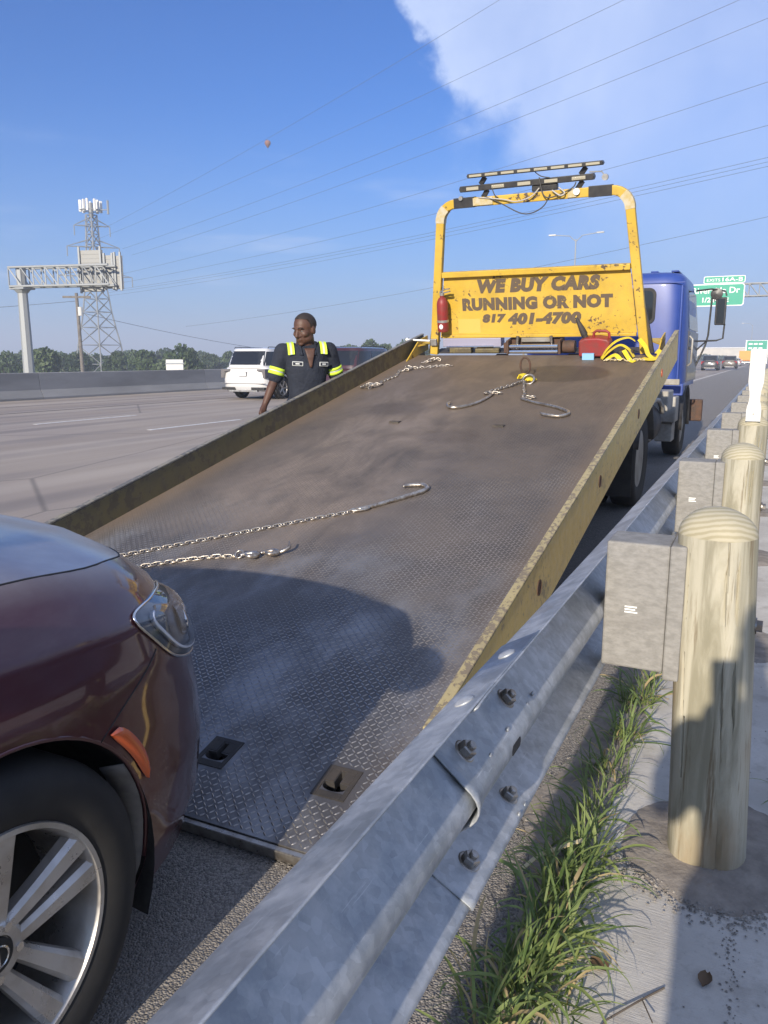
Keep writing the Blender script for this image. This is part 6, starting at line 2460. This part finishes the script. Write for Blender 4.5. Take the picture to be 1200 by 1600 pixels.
def photographer():
    """whoever took the picture: stands behind the rail, shadow falls towards the near post"""
    px, py = 0.17, -0.56
    arms = [dict(sh=(-0.20, 0.0, 1.40), el=(-0.29, -0.13, 1.13), wr=(-0.185, -0.36, 1.27), hd=(0.35, -0.45, 0.55), pn=(0.85, 0.1, 0.1), ts=-1, curl=0.6),
            dict(sh=(0.20, 0.0, 1.40), el=(0.24, -0.13, 1.13), wr=(0.015, -0.36, 1.27), hd=(-0.35, -0.45, 0.55), pn=(-0.85, 0.1, 0.1), ts=1, curl=0.6)]
    t, sh = person('person in grey T-shirt taking the picture, whose shadow falls by the near post', (px, py, 0.012), R(205.6), arms, 0.0, MT['skin2'], MT['tshirt'], MT['denim'], MT['hair'], 1.0, 0.5, R(8))
    ph = thing('phone', 'black phone held up by the person taking the picture', 'phone', (0, 0, 0))
    ph.matrix_world = cam.matrix_basis @ Matrix.Translation((0.022, -0.055, 0.014))
    b = MB()
    b.bb((-0.038, -0.078, 0), (0.038, 0.078, 0.008))
    b.build('case', MT['blackp'], ph, bevel=0.003)
    b = MB()
    b.bb((-0.035, -0.074, 0.0081), (0.035, 0.074, 0.0087))
    b.build('screen', MT['glass'], ph)


photographer()
# spans of the transmission line: ends, sag, label
WIRES = [
    ((-121.13, 124.79, 26.74), (16.07, 81.99, 52.33), 1.6, 'faint topmost power line leaving the picture at top centre'),
    ((-126.70, 126.53, 24.66), (42.37, 73.78, 46.96), 1.6, 'power line leaving the top edge above the light bar'),
    ((-115.09, 122.91, 22.23), (18.49, 81.23, 38.30), 1.6, 'power line leaving the top edge near the right corner'),
    ((-111.93, 121.92, 20.78), (23.79, 79.58, 36.25), 1.6, 'power line meeting the right edge just below the top corner'),
    ((-115.74, 123.11, 17.60), (25.30, 79.11, 30.15), 1.6, 'power line crossing the cloud and meeting the right edge a little lower'),
    ((-117.12, 123.54, 15.94), (26.03, 78.88, 25.80), 1.6, 'power line running into the light bar from the left'),
    ((-125.24, 129.22, 15.23), (28.24, 81.33, 23.25), 1.6, 'upper wire of the close triple passing behind the rack top'),
    ((-125.29, 129.23, 14.85), (28.29, 81.32, 22.83), 1.6, 'middle wire of the close triple passing behind the rack top'),
    ((-125.37, 129.26, 14.21), (28.35, 81.30, 22.47), 1.6, 'lowest wire of the close triple passing behind the rack top'),
    ((-98.92, 121.00, 7.26), (22.36, 83.17, 18.28), 1.6, 'lowest long power line seen through the rack opening'),
]
# tree belt: picture bearing, distance, height, width, crown kind, label
TREES = [
    (5, 150, 8.9, 7.7, 0, 'leftmost tree at the picture edge behind the barrier'),
    (30, 190, 8.8, 10.7, 1, 'pale tree behind the gantry column'),
    (70, 135, 10.1, 7.9, 2, 'tall round tree right of the gantry column'),
    (112, 160, 9.6, 8.4, 3, 'dark tree behind the utility pole foot'),
    (150, 185, 9.2, 9.0, 0, 'low tree behind the pylon left legs'),
    (178, 150, 9.3, 6.7, 1, 'tree behind the pylon right legs'),
    (212, 170, 9.4, 7.5, 2, 'small tree right of the pylon'),
    (243, 140, 9.7, 6.9, 3, 'broad tree left of the rooftop units'),
    (280, 125, 10.1, 7.2, 0, 'tallest tree over the white roof'),
    (305, 138, 10.0, 6.6, 1, 'tree right of the tallest one over the roof'),
    (335, 180, 9.0, 8.0, 2, 'small tree left of the white SUV'),
    (395, 160, 9.5, 8.1, 3, 'tree behind the white SUV roof'),
    (452, 170, 11.0, 6.2, 0, 'tree top just left of the man'),
    (548, 165, 11.4, 9.5, 1, 'tree just right of the man'),
    (592, 150, 11.7, 8.3, 2, 'broad tree right of the man over the bed rail'),
    (618, 190, 11.6, 9.8, 3, 'tree at the top end of the left bed rail'),
    (640, 170, 11.4, 7.7, 0, 'tree beyond the left foot of the rack'),
    (1098, 380, 9.5, 14.0, 0, 'far tree left of the cream building'),
    (1120, 400, 10.0, 16.0, 1, 'far tree beside the cream building'),
    (1150, 420, 10.5, 16.0, 2, 'far tree under the small green sign'),
    (1176, 360, 9.5, 12.0, 3, 'far tree by the delineator'),
    (1060, 390, 10.0, 15.0, 0, 'far tree hidden by the blue cab'),
    (1198, 430, 12.0, 18.0, 1, 'far tree at the right edge of the picture'),
    (-8, 228, 9.3, 10.1, 0, 'first tree from the left in the hazy rear belt behind the barrier'),
    (9, 228, 8.9, 10.5, 1, 'second tree from the left in the hazy rear belt behind the barrier'),
    (26, 215, 10.0, 10.1, 2, 'third tree from the left in the hazy rear belt behind the barrier'),
    (43, 235, 9.4, 8.2, 3, 'fourth tree from the left in the hazy rear belt behind the barrier'),
    (60, 206, 9.4, 8.5, 0, 'fifth tree from the left in the hazy rear belt behind the barrier'),
    (77, 195, 9.2, 7.2, 1, 'sixth tree from the left in the hazy rear belt behind the barrier'),
    (94, 236, 9.9, 10.6, 2, 'seventh tree from the left in the hazy rear belt behind the barrier'),
    (111, 230, 10.0, 8.3, 3, 'eighth tree from the left in the hazy rear belt behind the barrier'),
    (128, 200, 9.2, 6.8, 0, 'ninth tree from the left in the hazy rear belt behind the barrier'),
    (145, 204, 8.9, 7.6, 1, 'tenth tree from the left in the hazy rear belt behind the barrier'),
    (162, 234, 9.0, 9.1, 2, 'eleventh tree from the left in the hazy rear belt behind the barrier'),
    (179, 219, 8.9, 9.8, 3, 'twelfth tree from the left in the hazy rear belt behind the barrier'),
    (196, 237, 10.1, 10.7, 0, 'thirteenth tree from the left in the hazy rear belt behind the barrier'),
    (213, 235, 9.0, 9.2, 1, 'fourteenth tree from the left in the hazy rear belt behind the barrier'),
    (230, 202, 9.6, 7.5, 2, 'fifteenth tree from the left in the hazy rear belt behind the barrier'),
    (247, 208, 10.0, 9.2, 3, 'sixteenth tree from the left in the hazy rear belt behind the barrier'),
    (264, 225, 10.3, 9.1, 0, 'seventeenth tree from the left in the hazy rear belt behind the barrier'),
    (281, 231, 9.9, 9.9, 1, 'eighteenth tree from the left in the hazy rear belt behind the barrier'),
    (298, 216, 9.8, 10.0, 2, 'nineteenth tree from the left in the hazy rear belt behind the barrier'),
    (315, 238, 10.4, 8.6, 3, 'twentieth tree from the left in the hazy rear belt behind the barrier'),
    (332, 233, 9.3, 8.4, 0, 'twenty-first tree from the left in the hazy rear belt behind the barrier'),
    (349, 211, 9.1, 9.4, 1, 'twenty-second tree from the left in the hazy rear belt behind the barrier'),
    (366, 197, 10.0, 7.6, 2, 'twenty-third tree from the left in the hazy rear belt behind the barrier'),
    (545, 203, 10.2, 9.8, 3, 'first tree from the left in the hazy rear belt right of the man'),
    (561, 237, 10.6, 9.9, 0, 'second tree from the left in the hazy rear belt right of the man'),
    (577, 218, 11.4, 10.6, 1, 'third tree from the left in the hazy rear belt right of the man'),
    (593, 228, 12.0, 11.2, 2, 'fourth tree from the left in the hazy rear belt right of the man'),
    (609, 196, 10.2, 10.1, 3, 'fifth tree from the left in the hazy rear belt right of the man'),
    (625, 210, 11.7, 9.7, 0, 'sixth tree from the left in the hazy rear belt right of the man'),
    (641, 210, 10.3, 10.7, 1, 'seventh tree from the left in the hazy rear belt right of the man'),
    (657, 209, 10.9, 8.6, 2, 'eighth tree from the left in the hazy rear belt right of the man'),
]
BALLOON = (-130.8, 198.4, 59.9)
# ------------------------------------------------------------------ traffic on our side
WS = dict(SUV)
WS.update(W=0.98, yf=2.52, yr=-2.52, axf=1.46, axr=-1.44, rw=0.38, arch=0.43,
          gh=dict(z1=1.72, b=(0.95, -2.44), r=(0.05, -2.12), wr=0.76),
          ztab=[(-2.4, 1.10), (-0.5, 1.10), (0.9, 1.10), (1.5, 1.06), (2.0, 0.98), (2.4, 0.90)], crown=[(-2.4, 0.02), (0.9, 0.06), (2.4, 0.03)], zb=0.28)
make_car('car', 'white SUV seen from behind in the lane next to the barrier', 'car', (-16.30, 25.35, 0), R(-0.5), WS, MT['white_car'], tail='grey_lens')
MT['darkred'] = mat('dark_red_paint', (0.045, 0.012, 0.016), 0.35, coat=0.8)
MT['charcoal'] = mat('charcoal_paint', (0.035, 0.036, 0.040), 0.35, coat=0.7)
MT['silver'] = mat('silver_paint', (0.45, 0.45, 0.45), 0.35, 0.5, coat=0.6)
MT['bronze'] = mat('brown_paint', (0.10, 0.085, 0.07), 0.4, coat=0.6)
make_car('car', 'dark red SUV mostly hidden behind the man and the bed rail', 'car', (-12.55, 25.0, 0), 0, WS, MT['darkred'])
SED = dict(SUV)
SED.update(gh=dict(z1=1.42, b=(0.75, -1.75), r=(0.0, -1.0), wr=0.66), ztab=[(-2.3, 0.95), (-0.5, 0.93), (0.7, 0.93), (1.5, 0.86), (2.2, 0.72)], rw=0.33, arch=0.37, W=0.91, zb=0.18)
make_car('car', 'black SUV ahead, nearest of the distant cars beside the cab', 'car', (-6.45, 104, 0), 0, WS, MT['charcoal'], group='distant traffic')
make_car('car', 'brown SUV ahead right of the black one in the distance', 'car', (-5.1, 122, 0), 0, WS, MT['bronze'], group='distant traffic')
make_car('car', 'white sedan in the distance left of the orange truck', 'car', (-6.0, 170, 0), 0, SED, MT['white_car'], group='distant traffic')
make_car('car', 'silver sedan far ahead between the black and brown SUVs', 'car', (-9.4, 152, 0), 0, SED, MT['silver'], group='distant traffic')
make_car('car', 'white SUV far ahead just above the brown SUV', 'car', (-8.2, 210, 0), 0, WS, MT['white_car'], group='distant traffic')


def box_truck(loc, m_, label, L_=6.5, Wd=2.3, H=2.9):
    t = thing('box_truck', label, 'truck', loc)
    b = MB()
    b.bb((-Wd / 2, -L_ / 2, 0.95), (Wd / 2, L_ / 2 - 1.6, H))
    bx = b.build('cargo_box', m_, t, bevel=0.04)
    b = MB()
    b.bb((-Wd / 2 + 0.12, -L_ / 2 - 0.03, 1.1), (Wd / 2 - 0.12, -L_ / 2 - 0.002, H - 0.15))
    b.build('roller_door', m_, bx, bevel=0.02)
    b = MB()
    b.prism([(L_ / 2 - 1.55, 0.6), (L_ / 2, 0.6), (L_ / 2 + 0.05, 1.3), (L_ / 2 - 0.35, 2.2), (L_ / 2 - 1.55, 2.25)], -1.0, 1.0, 'YZ')
    b.build('cab', MT['white_car'], t, bevel=0.04)
    b = MB()
    b.bb((-Wd / 2, -L_ / 2 - 0.05, 0.55), (Wd / 2, -L_ / 2 + 0.1, 0.75))
    b.build('rear_bumper', MT['white'], t)
    b = MB()
    b.bb((-0.5, -L_ / 2, 0.6), (0.5, L_ / 2 - 1.5, 0.94))
    b.build('chassis', MT['dark'], t)
    for sx in (-1, 1):
        for y in (-L_ / 2 + 1.3, L_ / 2 - 0.9):
            b = MB(Matrix.Translation((sx * 0.95, y, 0.45)))
            b.lathe([(0.25, -0.14), (0.44, -0.14), (0.45, 0.0), (0.44, 0.14), (0.25, 0.14)], axis='X', n=24)
            b.build('wheel', MT['tyre'], t, smooth=40)
        b = MB()
        b.bb((sx * 0.9 - 0.12, -L_ / 2 - 0.06, 0.78), (sx * 0.9 + 0.12, -L_ / 2 - 0.02, 0.92))
        b.build('tail_lamp', MT['red_lens'], t)
    return t


box_truck((-4.75, 182, 0), MT['orange'], 'orange box truck in the distance beside the guardrail end')
box_truck((-6.6, 240, 0), MT['white_car'], 'white box truck far ahead left of the orange one', H=3.3)

# ------------------------------------------------------------------ overhead exit sign over our lanes
sg = thing('overhead_sign', 'green exit sign for Riverside Dr on a lattice gantry beyond the cab', 'road sign', (2.0, 92.0, 0))
TXS = lambda x, z, y=-0.02: Matrix.Translation((x, y, z)) @ Matrix.Rotation(PI / 2, 4, 'X')
SX1, SX0, SZ0, SZ1 = -3.02 - 2.0, -9.0 - 2.0, 6.75, 9.0
b = MB()
b.prism(rrect(SX0, SX1, SZ0, SZ1, 0.28), 0.0, 0.06)
pn = b.build('sign_panel', MT['white'], sg)
b = MB()
b.prism(rrect(SX0 + 0.09, SX1 - 0.09, SZ0 + 0.09, SZ1 - 0.09, 0.22), -0.008, -0.001)
b.build('sign_field', MT['green'], pn)
b = MB()
b.prism(rrect(SX1 - 4.0, SX1 - 0.02, SZ1 + 0.05, SZ1 + 0.77, 0.14), 0.0, 0.06)
tb = b.build('exit_tab', MT['white'], sg)
b = MB()
b.prism(rrect(SX1 - 3.94, SX1 - 0.08, SZ1 + 0.11, SZ1 + 0.71, 0.10), -0.008, -0.001)
b.build('tab_field', MT['green'], tb)
text_part('lettering', 'EXITS', MT['white'], tb, TXS(SX1 - 3.05, SZ1 + 0.24), 0.29, 1.3, 0.0)
text_part('lettering', '16A-B', MT['white'], tb, TXS(SX1 - 1.22, SZ1 + 0.22), 0.39, 1.95, 0.006)
text_part('lettering', 'Riverside Dr', MT['white'], pn, TXS(SX1 - 2.75, SZ1 - 0.95), 0.60, 4.6, 0.01)
text_part('lettering', '1/2', MT['white'], pn, TXS(SX1 - 3.6, SZ0 + 0.40), 0.50, 0.8, 0.02)
text_part('lettering', 'MILE', MT['white'], pn, TXS(SX1 - 2.2, SZ0 + 0.40), 0.42, 1.5, 0.02)


def truss(parent, p0, p1, h, d, nb, m_, r_=0.06):
    """box truss between two points: four chords and zigzag braces, each its own part"""
    p0, p1 = Vector(p0), Vector(p1)
    ax = (p1 - p0).normalized()
    up = Vector((0, 0, 1))
    sd = ax.cross(up)
    cs = [(up * (h / 2) * a + sd * (d / 2) * c) for a in (-1, 1) for c in (-1, 1)]
    for c in cs:
        b = MB()
        b.cyl(p0 + c, p1 + c, r_, n=8)
        b.build('chord', m_, parent, smooth=60)
    for k in range(nb):
        a0, a1 = p0.lerp(p1, k / nb), p0.lerp(p1, (k + 1) / nb)
        for c in (-1, 1):
            b = MB()
            lo, hi = -up * h / 2 + sd * d / 2 * c, up * h / 2 + sd * d / 2 * c
            b.cyl(a0 + hi, a1 + lo, r_ * 0.6, n=6)
            b.build('brace', m_, parent, smooth=60)
            b = MB()
            b.cyl(a0 + lo, a0 + hi, r_ * 0.6, n=6)
            b.build('brace', m_, parent, smooth=60)
        b = MB()
        b.cyl(a0 + up * h / 2 - sd * d / 2, a1 + up * h / 2 + sd * d / 2, r_ * 0.5, n=6)
        b.build('brace', m_, parent, smooth=60)
        b = MB()
        b.cyl(a0 - up * h / 2 - sd * d / 2, a1 - up * h / 2 + sd * d / 2, r_ * 0.5, n=6)
        b.build('brace', m_, parent, smooth=60)


truss(sg, (-12.5, 0.9, 8.35), (3.2, 0.9, 8.35), 1.25, 1.0, 16, MT['galv_far'], 0.07)
b = MB()
b.cyl((3.0, 0.9, 0.0), (3.0, 0.9, 9.0), 0.30, 0.24, n=16)
b.build('column', MT['galv_far'], sg, smooth=40)

# small green signs far down the road
for (x, y, w_, z0, z1, lab) in ((-3.6, 232, 5.0, 3.0, 6.0, 'small green guide sign far down the road above the orange truck'), (2.6, 262, 4.0, 1.8, 4.6, 'green sign cut by the right edge of the picture in the distance')):
    t = thing('guide_sign', lab, 'road sign', (x, y, 0))
    b = MB()
    b.prism(rrect(-w_ / 2, w_ / 2, z0, z1, 0.2), 0, 0.06)
    p_ = b.build('panel', MT['white'], t)
    b = MB()
    b.prism(rrect(-w_ / 2 + 0.1, w_ / 2 - 0.1, z0 + 0.1, z1 - 0.1, 0.15), -0.01, -0.002)
    b.build('field', MT['green'], p_)
    for i in range(2):
        for j in range(3):
            b = MB()
            b.bb((-w_ / 2 + 0.5 + j * 1.2, -0.02, z1 - 1.1 - i * 1.1), (-w_ / 2 + 1.4 + j * 1.2, -0.011, z1 - 0.7 - i * 1.1))
            b.build('legend_bar', MT['white'], p_)
    for sx in (-1, 1):
        b = MB()
        b.bb((sx * (w_ / 2 + 0.1) - 0.1, 0.0, -6.0), (sx * (w_ / 2 + 0.1) + 0.1, 0.2, z1 + 0.1))
        b.build('support', MT['white'], t)

# ------------------------------------------------------------------ cantilever gantry seen from behind, over the opposite lanes
cg = thing('cantilever_gantry', 'grey cantilever sign gantry beyond the median barrier, sign backs facing us', 'gantry', (-51.5, 44.2, 0))
A0 = Vector((0, 0, 7.40))
AD = Vector((math.cos(R(14)), math.sin(R(-14)) * -1, 0)).normalized()
AD = Vector((0.974, 0.225, 0)).normalized()
b = MB()
b.tube([(0, 0, -2), (0, 0, 6.25)], [0.44, 0.36], 8)
b.build('column', MT['galv_far'], cg)
b = MB()
b.tube([(0, 0, 6.25), (0, 0, 6.53)], [0.40, 0.62], 8)
b.bb((-0.75, -0.55, 6.5), (0.75, 0.55, 6.63))
b.build('column_cap', MT['galv_far'], cg)
b = MB()
b.tube([(0, 0, 6.6), (0, 0, 8.1)], 0.36, 8)
b.build('column_head', MT['galv_far'], cg)
truss(cg, A0 - AD * 0.7, A0 + AD * 7.6, 1.38, 1.0, 8, MT['galv_far'], 0.09)
for (a, b_, z0, z1) in ((4.45, 6.45, 6.30, 9.45), (6.5, 7.4, 6.5, 8.95), (7.35, 8.05, 6.45, 9.0)):
    sp_ = None
    nsl = int((z1 - z0) / 0.30)
    off = Vector((AD.y, -AD.x, 0)) * -0.75
    for k in range(nsl):
        q = MB()
        c = A0 + AD * ((a + b_) / 2) + off
        ang = math.atan2(AD.y, AD.x)
        q.box((c.x, c.y, z0 + 0.30 * (k + 0.5)), (b_ - a, 0.05 + 0.02 * (k % 2), 0.29), Matrix.Rotation(ang, 3, 'Z'))
        q.build('sign_slat', MT['signback'], cg)
    for e in (a + 0.12, b_ - 0.12):
        q = MB()
        c = A0 + AD * e + off * 0.86
        q.box((c.x, c.y, (z0 + z1) / 2), (0.14, 0.12, z1 - z0 + 0.2), Matrix.Rotation(ang, 3, 'Z'))
        q.build('sign_stiffener', MT['galv_far'], cg)

# ------------------------------------------------------------------ lattice transmission tower with antennas
TB = Vector((-126.0, 126.4, -6.5))
lt = thing('transmission_tower', 'tall grey lattice power pylon with mobile antennas on top', 'pylon', TB)
lt.scale = (1, 1, 0.885)


def tw(z):
    """half width of the tower at height z over its base"""
    return lerp_tab([(0, 4.6), (8, 3.35), (22, 1.75), (30, 1.05), (41, 0.75), (44, 0.75)], z)


lv = [0, 7.6, 12, 16, 19.5, 22.5, 25.2, 27.8, 30.2, 32.4, 34.6, 36.8, 39, 41]
for sx in (-1, 1):
    for sy in (-1, 1):
        b = MB()
        b.tube([(sx * tw(z), sy * tw(z), z) for z in lv], 0.15, 6)
        b.build('leg', MT['lattice'], lt)
for i, (z0, z1) in enumerate(zip(lv, lv[1:])):
    b = MB()
    for k in range(4):
        c = [(-1, -1), (1, -1), (1, 1), (-1, 1)]
        (ax, ay), (bx, by) = c[k], c[(k + 1) % 4]
        b.cyl((ax * tw(z0), ay * tw(z0), z0), (bx * tw(z1), by * tw(z1), z1), 0.075, n=5)
        b.cyl((bx * tw(z0), by * tw(z0), z0), (ax * tw(z1), ay * tw(z1), z1), 0.075, n=5)
        b.cyl((ax * tw(z1), ay * tw(z1), z1), (bx * tw(z1), by * tw(z1), z1), 0.075, n=5)
    b.build('lattice_bay', MT['lattice'], lt)
ARMD = Vector((math.cos(R(45)), math.sin(R(45)), 0))     # arms run square to the wires
for z, ln in ((27.5, 7.2), (34.0, 5.0), (38.6, 3.4)):
    for s_ in (-1, 1):
        tip = ARMD * ln * s_ + Vector((0, 0, z))
        b = MB()
        for q in (-0.7, 0.7):
            st_ = Vector((ARMD.y, -ARMD.x, 0)) * q
            b.cyl(st_ + Vector((0, 0, z)) + ARMD * s_ * 0.5, tip, 0.09, n=5)
            b.cyl(st_ + Vector((0, 0, z + 1.7)) + ARMD * s_ * 0.5, tip, 0.07, n=5)
        b.build('cross_arm', MT['lattice'], lt)
        b = MB()
        b.cyl(tip, tip - Vector((0, 0, 2.2)), 0.10, n=6)
        b.build('insulator', MT['lattice'], lt)
for k in range(9):
    a = 2 * PI * k / 9 + 0.3
    rr = 2.0 if k % 3 else 1.5
    b = MB()
    b.box((rr * math.cos(a), rr * math.sin(a), 42.9), (0.55, 0.40, 2.6), Matrix.Rotation(a, 3, 'Z'))
    b.build('antenna', MT['roofw'], lt, bevel=0.08)
b = MB()
b.tube([(2.0 * math.cos(q), 2.0 * math.sin(q), 42.0) for q in [2 * PI * i / 9 for i in range(9)]], 0.12, 6, closed=True)
b.cyl((0, 0, 40.5), (0, 0, 43.6), 0.45, n=8)
for k in range(3):
    a = 2 * PI * k / 3
    b.cyl((0, 0, 42), (2.2 * math.cos(a), 2.2 * math.sin(a), 42), 0.12, n=6)
b.cyl((3.6, 1.0, 41.0), (3.6, 1.0, 44.0), 0.22, n=6)
b.cyl((0, 0, 42.0), (3.6, 1.0, 42.0), 0.10, n=6)
b.build('antenna_mount', MT['lattice'], lt)

# utility pole with cross arm
up_ = thing('utility_pole', 'leaning dark wooden utility pole with a short cross arm left of the pylon', 'pole', (-82.5, 79.5, -6.5))
b = MB()
b.tube([(0, 0, 0), (-0.25, 0, 16.3)], [0.28, 0.20], 10)
b.build('shaft', MT['pole'], up_, smooth=60)
b = MB()
b.box((-0.25, 0, 15.8), (3.6, 0.22, 0.26), Matrix.Rotation(R(28), 3, 'Z'))
b.build('cross_arm', MT['pole'], up_)
b = MB()
b.cyl((0.35, -0.1, 13.4), (0.35, -0.1, 14.5), 0.30, n=12)
b.build('transformer', MT['hvac'], up_, smooth=40)

# ------------------------------------------------------------------ power lines crossing the highway
YW = R(25.595)


def wire(name, a, b_, sag, rad, label, m_='wire', n=40):
    a, b_ = Vector(a), Vector(b_)
    q = MB()
    q.tube([a.lerp(b_, i / n) - Vector((0, 0, sag * 4 * (i / n) * (1 - i / n))) for i in range(n + 1)], rad, 5)
    return tag(q.build(name, MT[m_], smooth=180), label, 'power line', 'power lines crossing the sky')


def tower_tip(z, s_, ln):
    return TB + ARMD * ln * s_ + Vector((0, 0, z - 2.2))


for (a, b_, sag, lab) in WIRES:
    wire('power_line', a, b_, sag, 0.021, lab)
# small balloon drifting high up
mk = thing('balloon', 'small round brown balloon high in the blue sky', 'balloon', BALLOON)
MARK_R = 0.85
b = MB()
b.lathe([(0.02, -1.18), (0.14, -1.12), (0.45, -0.72), (0.75, -0.30), (0.86, 0.10), (0.80, 0.45), (0.58, 0.72), (0.25, 0.86), (0.02, 0.88)], n=28)
b.build('envelope', MT['marker'], mk, smooth=180)
b = MB()
b.tube([(0, 0, -1.14), (0.03, 0, -1.6), (-0.02, 0, -2.1)], 0.02, 5)
b.build('string', MT['pole'], mk)
# local line on the utility pole
wire('power_line', (-82.7, 79.5, 8.8), (-140, 20, 7.0), 2.0, 0.03, 'low thin service wire from the utility pole to the left edge')
wire('power_line', (-82.7, 79.5, 7.4), (-70, 190, 2.0), 3.0, 0.03, 'low thin service wire from the utility pole falling right behind the trees')

# ------------------------------------------------------------------ lamp posts
for (x, y, h, dbl, lab) in ((-23.0, 103, 16.5, True, 'double arm lamp post on the median seen through the rack opening'), (-7.0 + 9.6, 210, 14.5, False, 'thin pale lamp post rising beyond the cab mirror'), (-6.5, 300, 13, False, 'faint lamp post far away right of the cab')):
    t = thing('lamp_post', lab, 'lamp post', (x, y, 0))
    b = MB()
    b.tube([(0, 0, 0), (0, 0, h - 0.6)], [0.13, 0.07], 8)
    b.build('shaft', MT['galv_far'], t, smooth=60)
    for s_ in ((-1, 1) if dbl else (-1,)):
        b = MB()
        b.tube([(0, 0, h - 0.9), (s_ * 0.8, 0, h - 0.2), (s_ * 2.6, 0, h)], 0.05, 6)
        b.build('arm', MT['galv_far'], t, smooth=60)
        b = MB()
        b.bb((s_ * 2.5, -0.18, h - 0.06), (s_ * 3.4, 0.18, h + 0.10))
        b.build('lamp_head', MT['hvac'], t, bevel=0.04)

# ------------------------------------------------------------------ buildings


def building(name, label, x, y, rz, w_, d_, z0, h, wall, roofm, nwin=4, units=0, win_h=1.2):
    t = thing(name, label, 'building', (x, y, z0), rz)
    b = MB()
    b.bb((-w_ / 2, -d_ / 2, 0), (w_ / 2, d_ / 2, h))
    b.build('wall', wall, t)
    b = MB()
    b.bb((-w_ / 2 - 0.3, -d_ / 2 - 0.3, h), (w_ / 2 + 0.3, d_ / 2 + 0.3, h + 0.5))
    b.build('roof', roofm, t)
    for k in range(nwin):
        c = -w_ / 2 + w_ * (k + 0.5) / nwin
        b = MB()
        b.bb((c - w_ / nwin * 0.3, -d_ / 2 - 0.05, h * 0.35), (c + w_ / nwin * 0.3, -d_ / 2 + 0.05, h * 0.35 + win_h))
        b.build('window', MT['glass'], t)
    r = random.Random(int(x))
    for k in range(units):
        c = -w_ / 2 + w_ * (k + 0.6) / units
        b = MB()
        b.bb((c - 1.1, -1.2, h + 0.5), (c + 1.1, 1.0, h + 0.5 + r.uniform(1.0, 1.6)))
        u = b.build('rooftop_unit', MT['hvac'], t, bevel=0.05)
        b = MB()
        b.bb((c - 1.2, -1.3, h + 0.5 + 1.0), (c + 1.2, 1.1, h + 0.5 + 1.1))
        b.build('unit_rim', MT['galv_far'], u)
    return t


building('warehouse', 'low warehouse with white flat roof and rooftop units behind the barrier', -62, 92, R(40), 34, 16, -6.5, 5.7, MT['build1'], MT['roofw'], 6, 4)
building('office_block', 'small cream building on the horizon right of the cab', -22, 420, 0, 24, 14, -6.5, 12.5, MT['build1'], MT['roofw'], 8)
building('office_block', 'tall pinkish building on the horizon behind the delineator', 6, 480, 0, 16, 14, -6.5, 24, MT['build2'], MT['build2'], 5)
building('office_block', 'long pale shed on the horizon behind the distant cars', -12, 520, 0, 26, 14, -6.5, 9.6, MT['build1'], MT['roofw'], 9)

# ------------------------------------------------------------------ trees


def crown_mesh(seed, n=3000, leaf=0.42):
    r = random.Random(seed)
    blobs = []
    for k in range(11):
        a = r.uniform(0, 6.28)
        q = r.uniform(0.1, 0.62)
        blobs.append((q * math.cos(a), q * math.sin(a), r.uniform(-0.35, 0.55), r.uniform(0.26, 0.48)))
    V, F = [], []
    for _ in range(n):
        bx, by, bz, br_ = r.choice(blobs)
        while True:
            p = Vector((r.uniform(-1, 1), r.uniform(-1, 1), r.uniform(-1, 1)))
            if 0.25 < p.length < 1:
                break
        p = p.normalized() * (p.length ** 0.5)
        c = Vector((bx, by, bz)) + p * br_
        s = leaf * r.uniform(0.5, 1.2) / 5.0
        d = Vector((r.gauss(0, 1), r.gauss(0, 1), r.gauss(0, 0.8))).normalized()
        u = d.orthogonal().normalized()
        w = d.cross(u)
        o = len(V)
        V += [c + u * s, c + w * s * 0.7, c - u * s, c - w * s * 0.7]
        F.append((o, o + 1, o + 2, o + 3))
    b = MB()
    b.v = V
    b.f = F
    return b


crowns = []


def tree(x, y, z, h, w_, kind, label, group):
    t = thing('tree', label, 'tree', (x, y, z), rnd.uniform(0, 6.28), group)
    if len(crowns) <= kind:
        c = crown_mesh(40 + kind).build('crown', MT['leaf'], t, fixn=False)
        crowns.append(c)
    else:
        c = crowns[kind].copy()
        COL.objects.link(c)
        c.parent = t
    c.location = (0, 0, h * 0.62)
    c.scale = (w_ / 2 * rnd.uniform(0.85, 1.25), w_ / 2, h * rnd.uniform(0.40, 0.50))
    b = MB()
    b.tube([(0, 0, -0.5), (0.05 * w_, 0, h * 0.3), (0, 0.04 * w_, h * 0.6)], [0.035 * h, 0.026 * h, 0.012 * h], 8)
    tr = b.build('trunk', MT['bark'], t, smooth=60)
    for k in range(4):
        a = 2 * PI * k / 4 + 0.4
        b = MB()
        b.tube([(0.03 * w_, 0, h * 0.32), (0.18 * w_ * math.cos(a), 0.18 * w_ * math.sin(a), h * 0.52), (0.30 * w_ * math.cos(a), 0.30 * w_ * math.sin(a), h * 0.68)], [0.014 * h, 0.010 * h, 0.004 * h], 6)
        b.build('limb', MT['bark'], tr, smooth=60)
    return t


for (u, dist, h, w_, kind, lab) in TREES:
    az = math.atan((u - 600) / 1263.0) - YW
    x, y = dist * math.sin(az), dist * math.cos(az)
    tree(x, y, -6.5, h, w_, kind, lab, 'trees along the horizon')

# ------------------------------------------------------------------ summer haze in the air
b = MB()
b.bb((-3100, -1600, -7.6), (3100, 4600, 60))
hz = b.build('haze', None)
m = bpy.data.materials.new('haze_air')
m.use_nodes = True
nt = m.node_tree
nt.nodes.clear()
vo = nd(nt, 'ShaderNodeVolumePrincipled', {'Color': (0.72, 0.81, 0.96, 1), 'Density': 0.0013, 'Anisotropy': 0.0})
out = nd(nt, 'ShaderNodeOutputMaterial')
nt.links.new(vo.outputs[0], out.inputs['Volume'])
hz.data.materials.append(m)
tag(hz, 'thin summer haze over the highway', 'haze', kind='stuff')
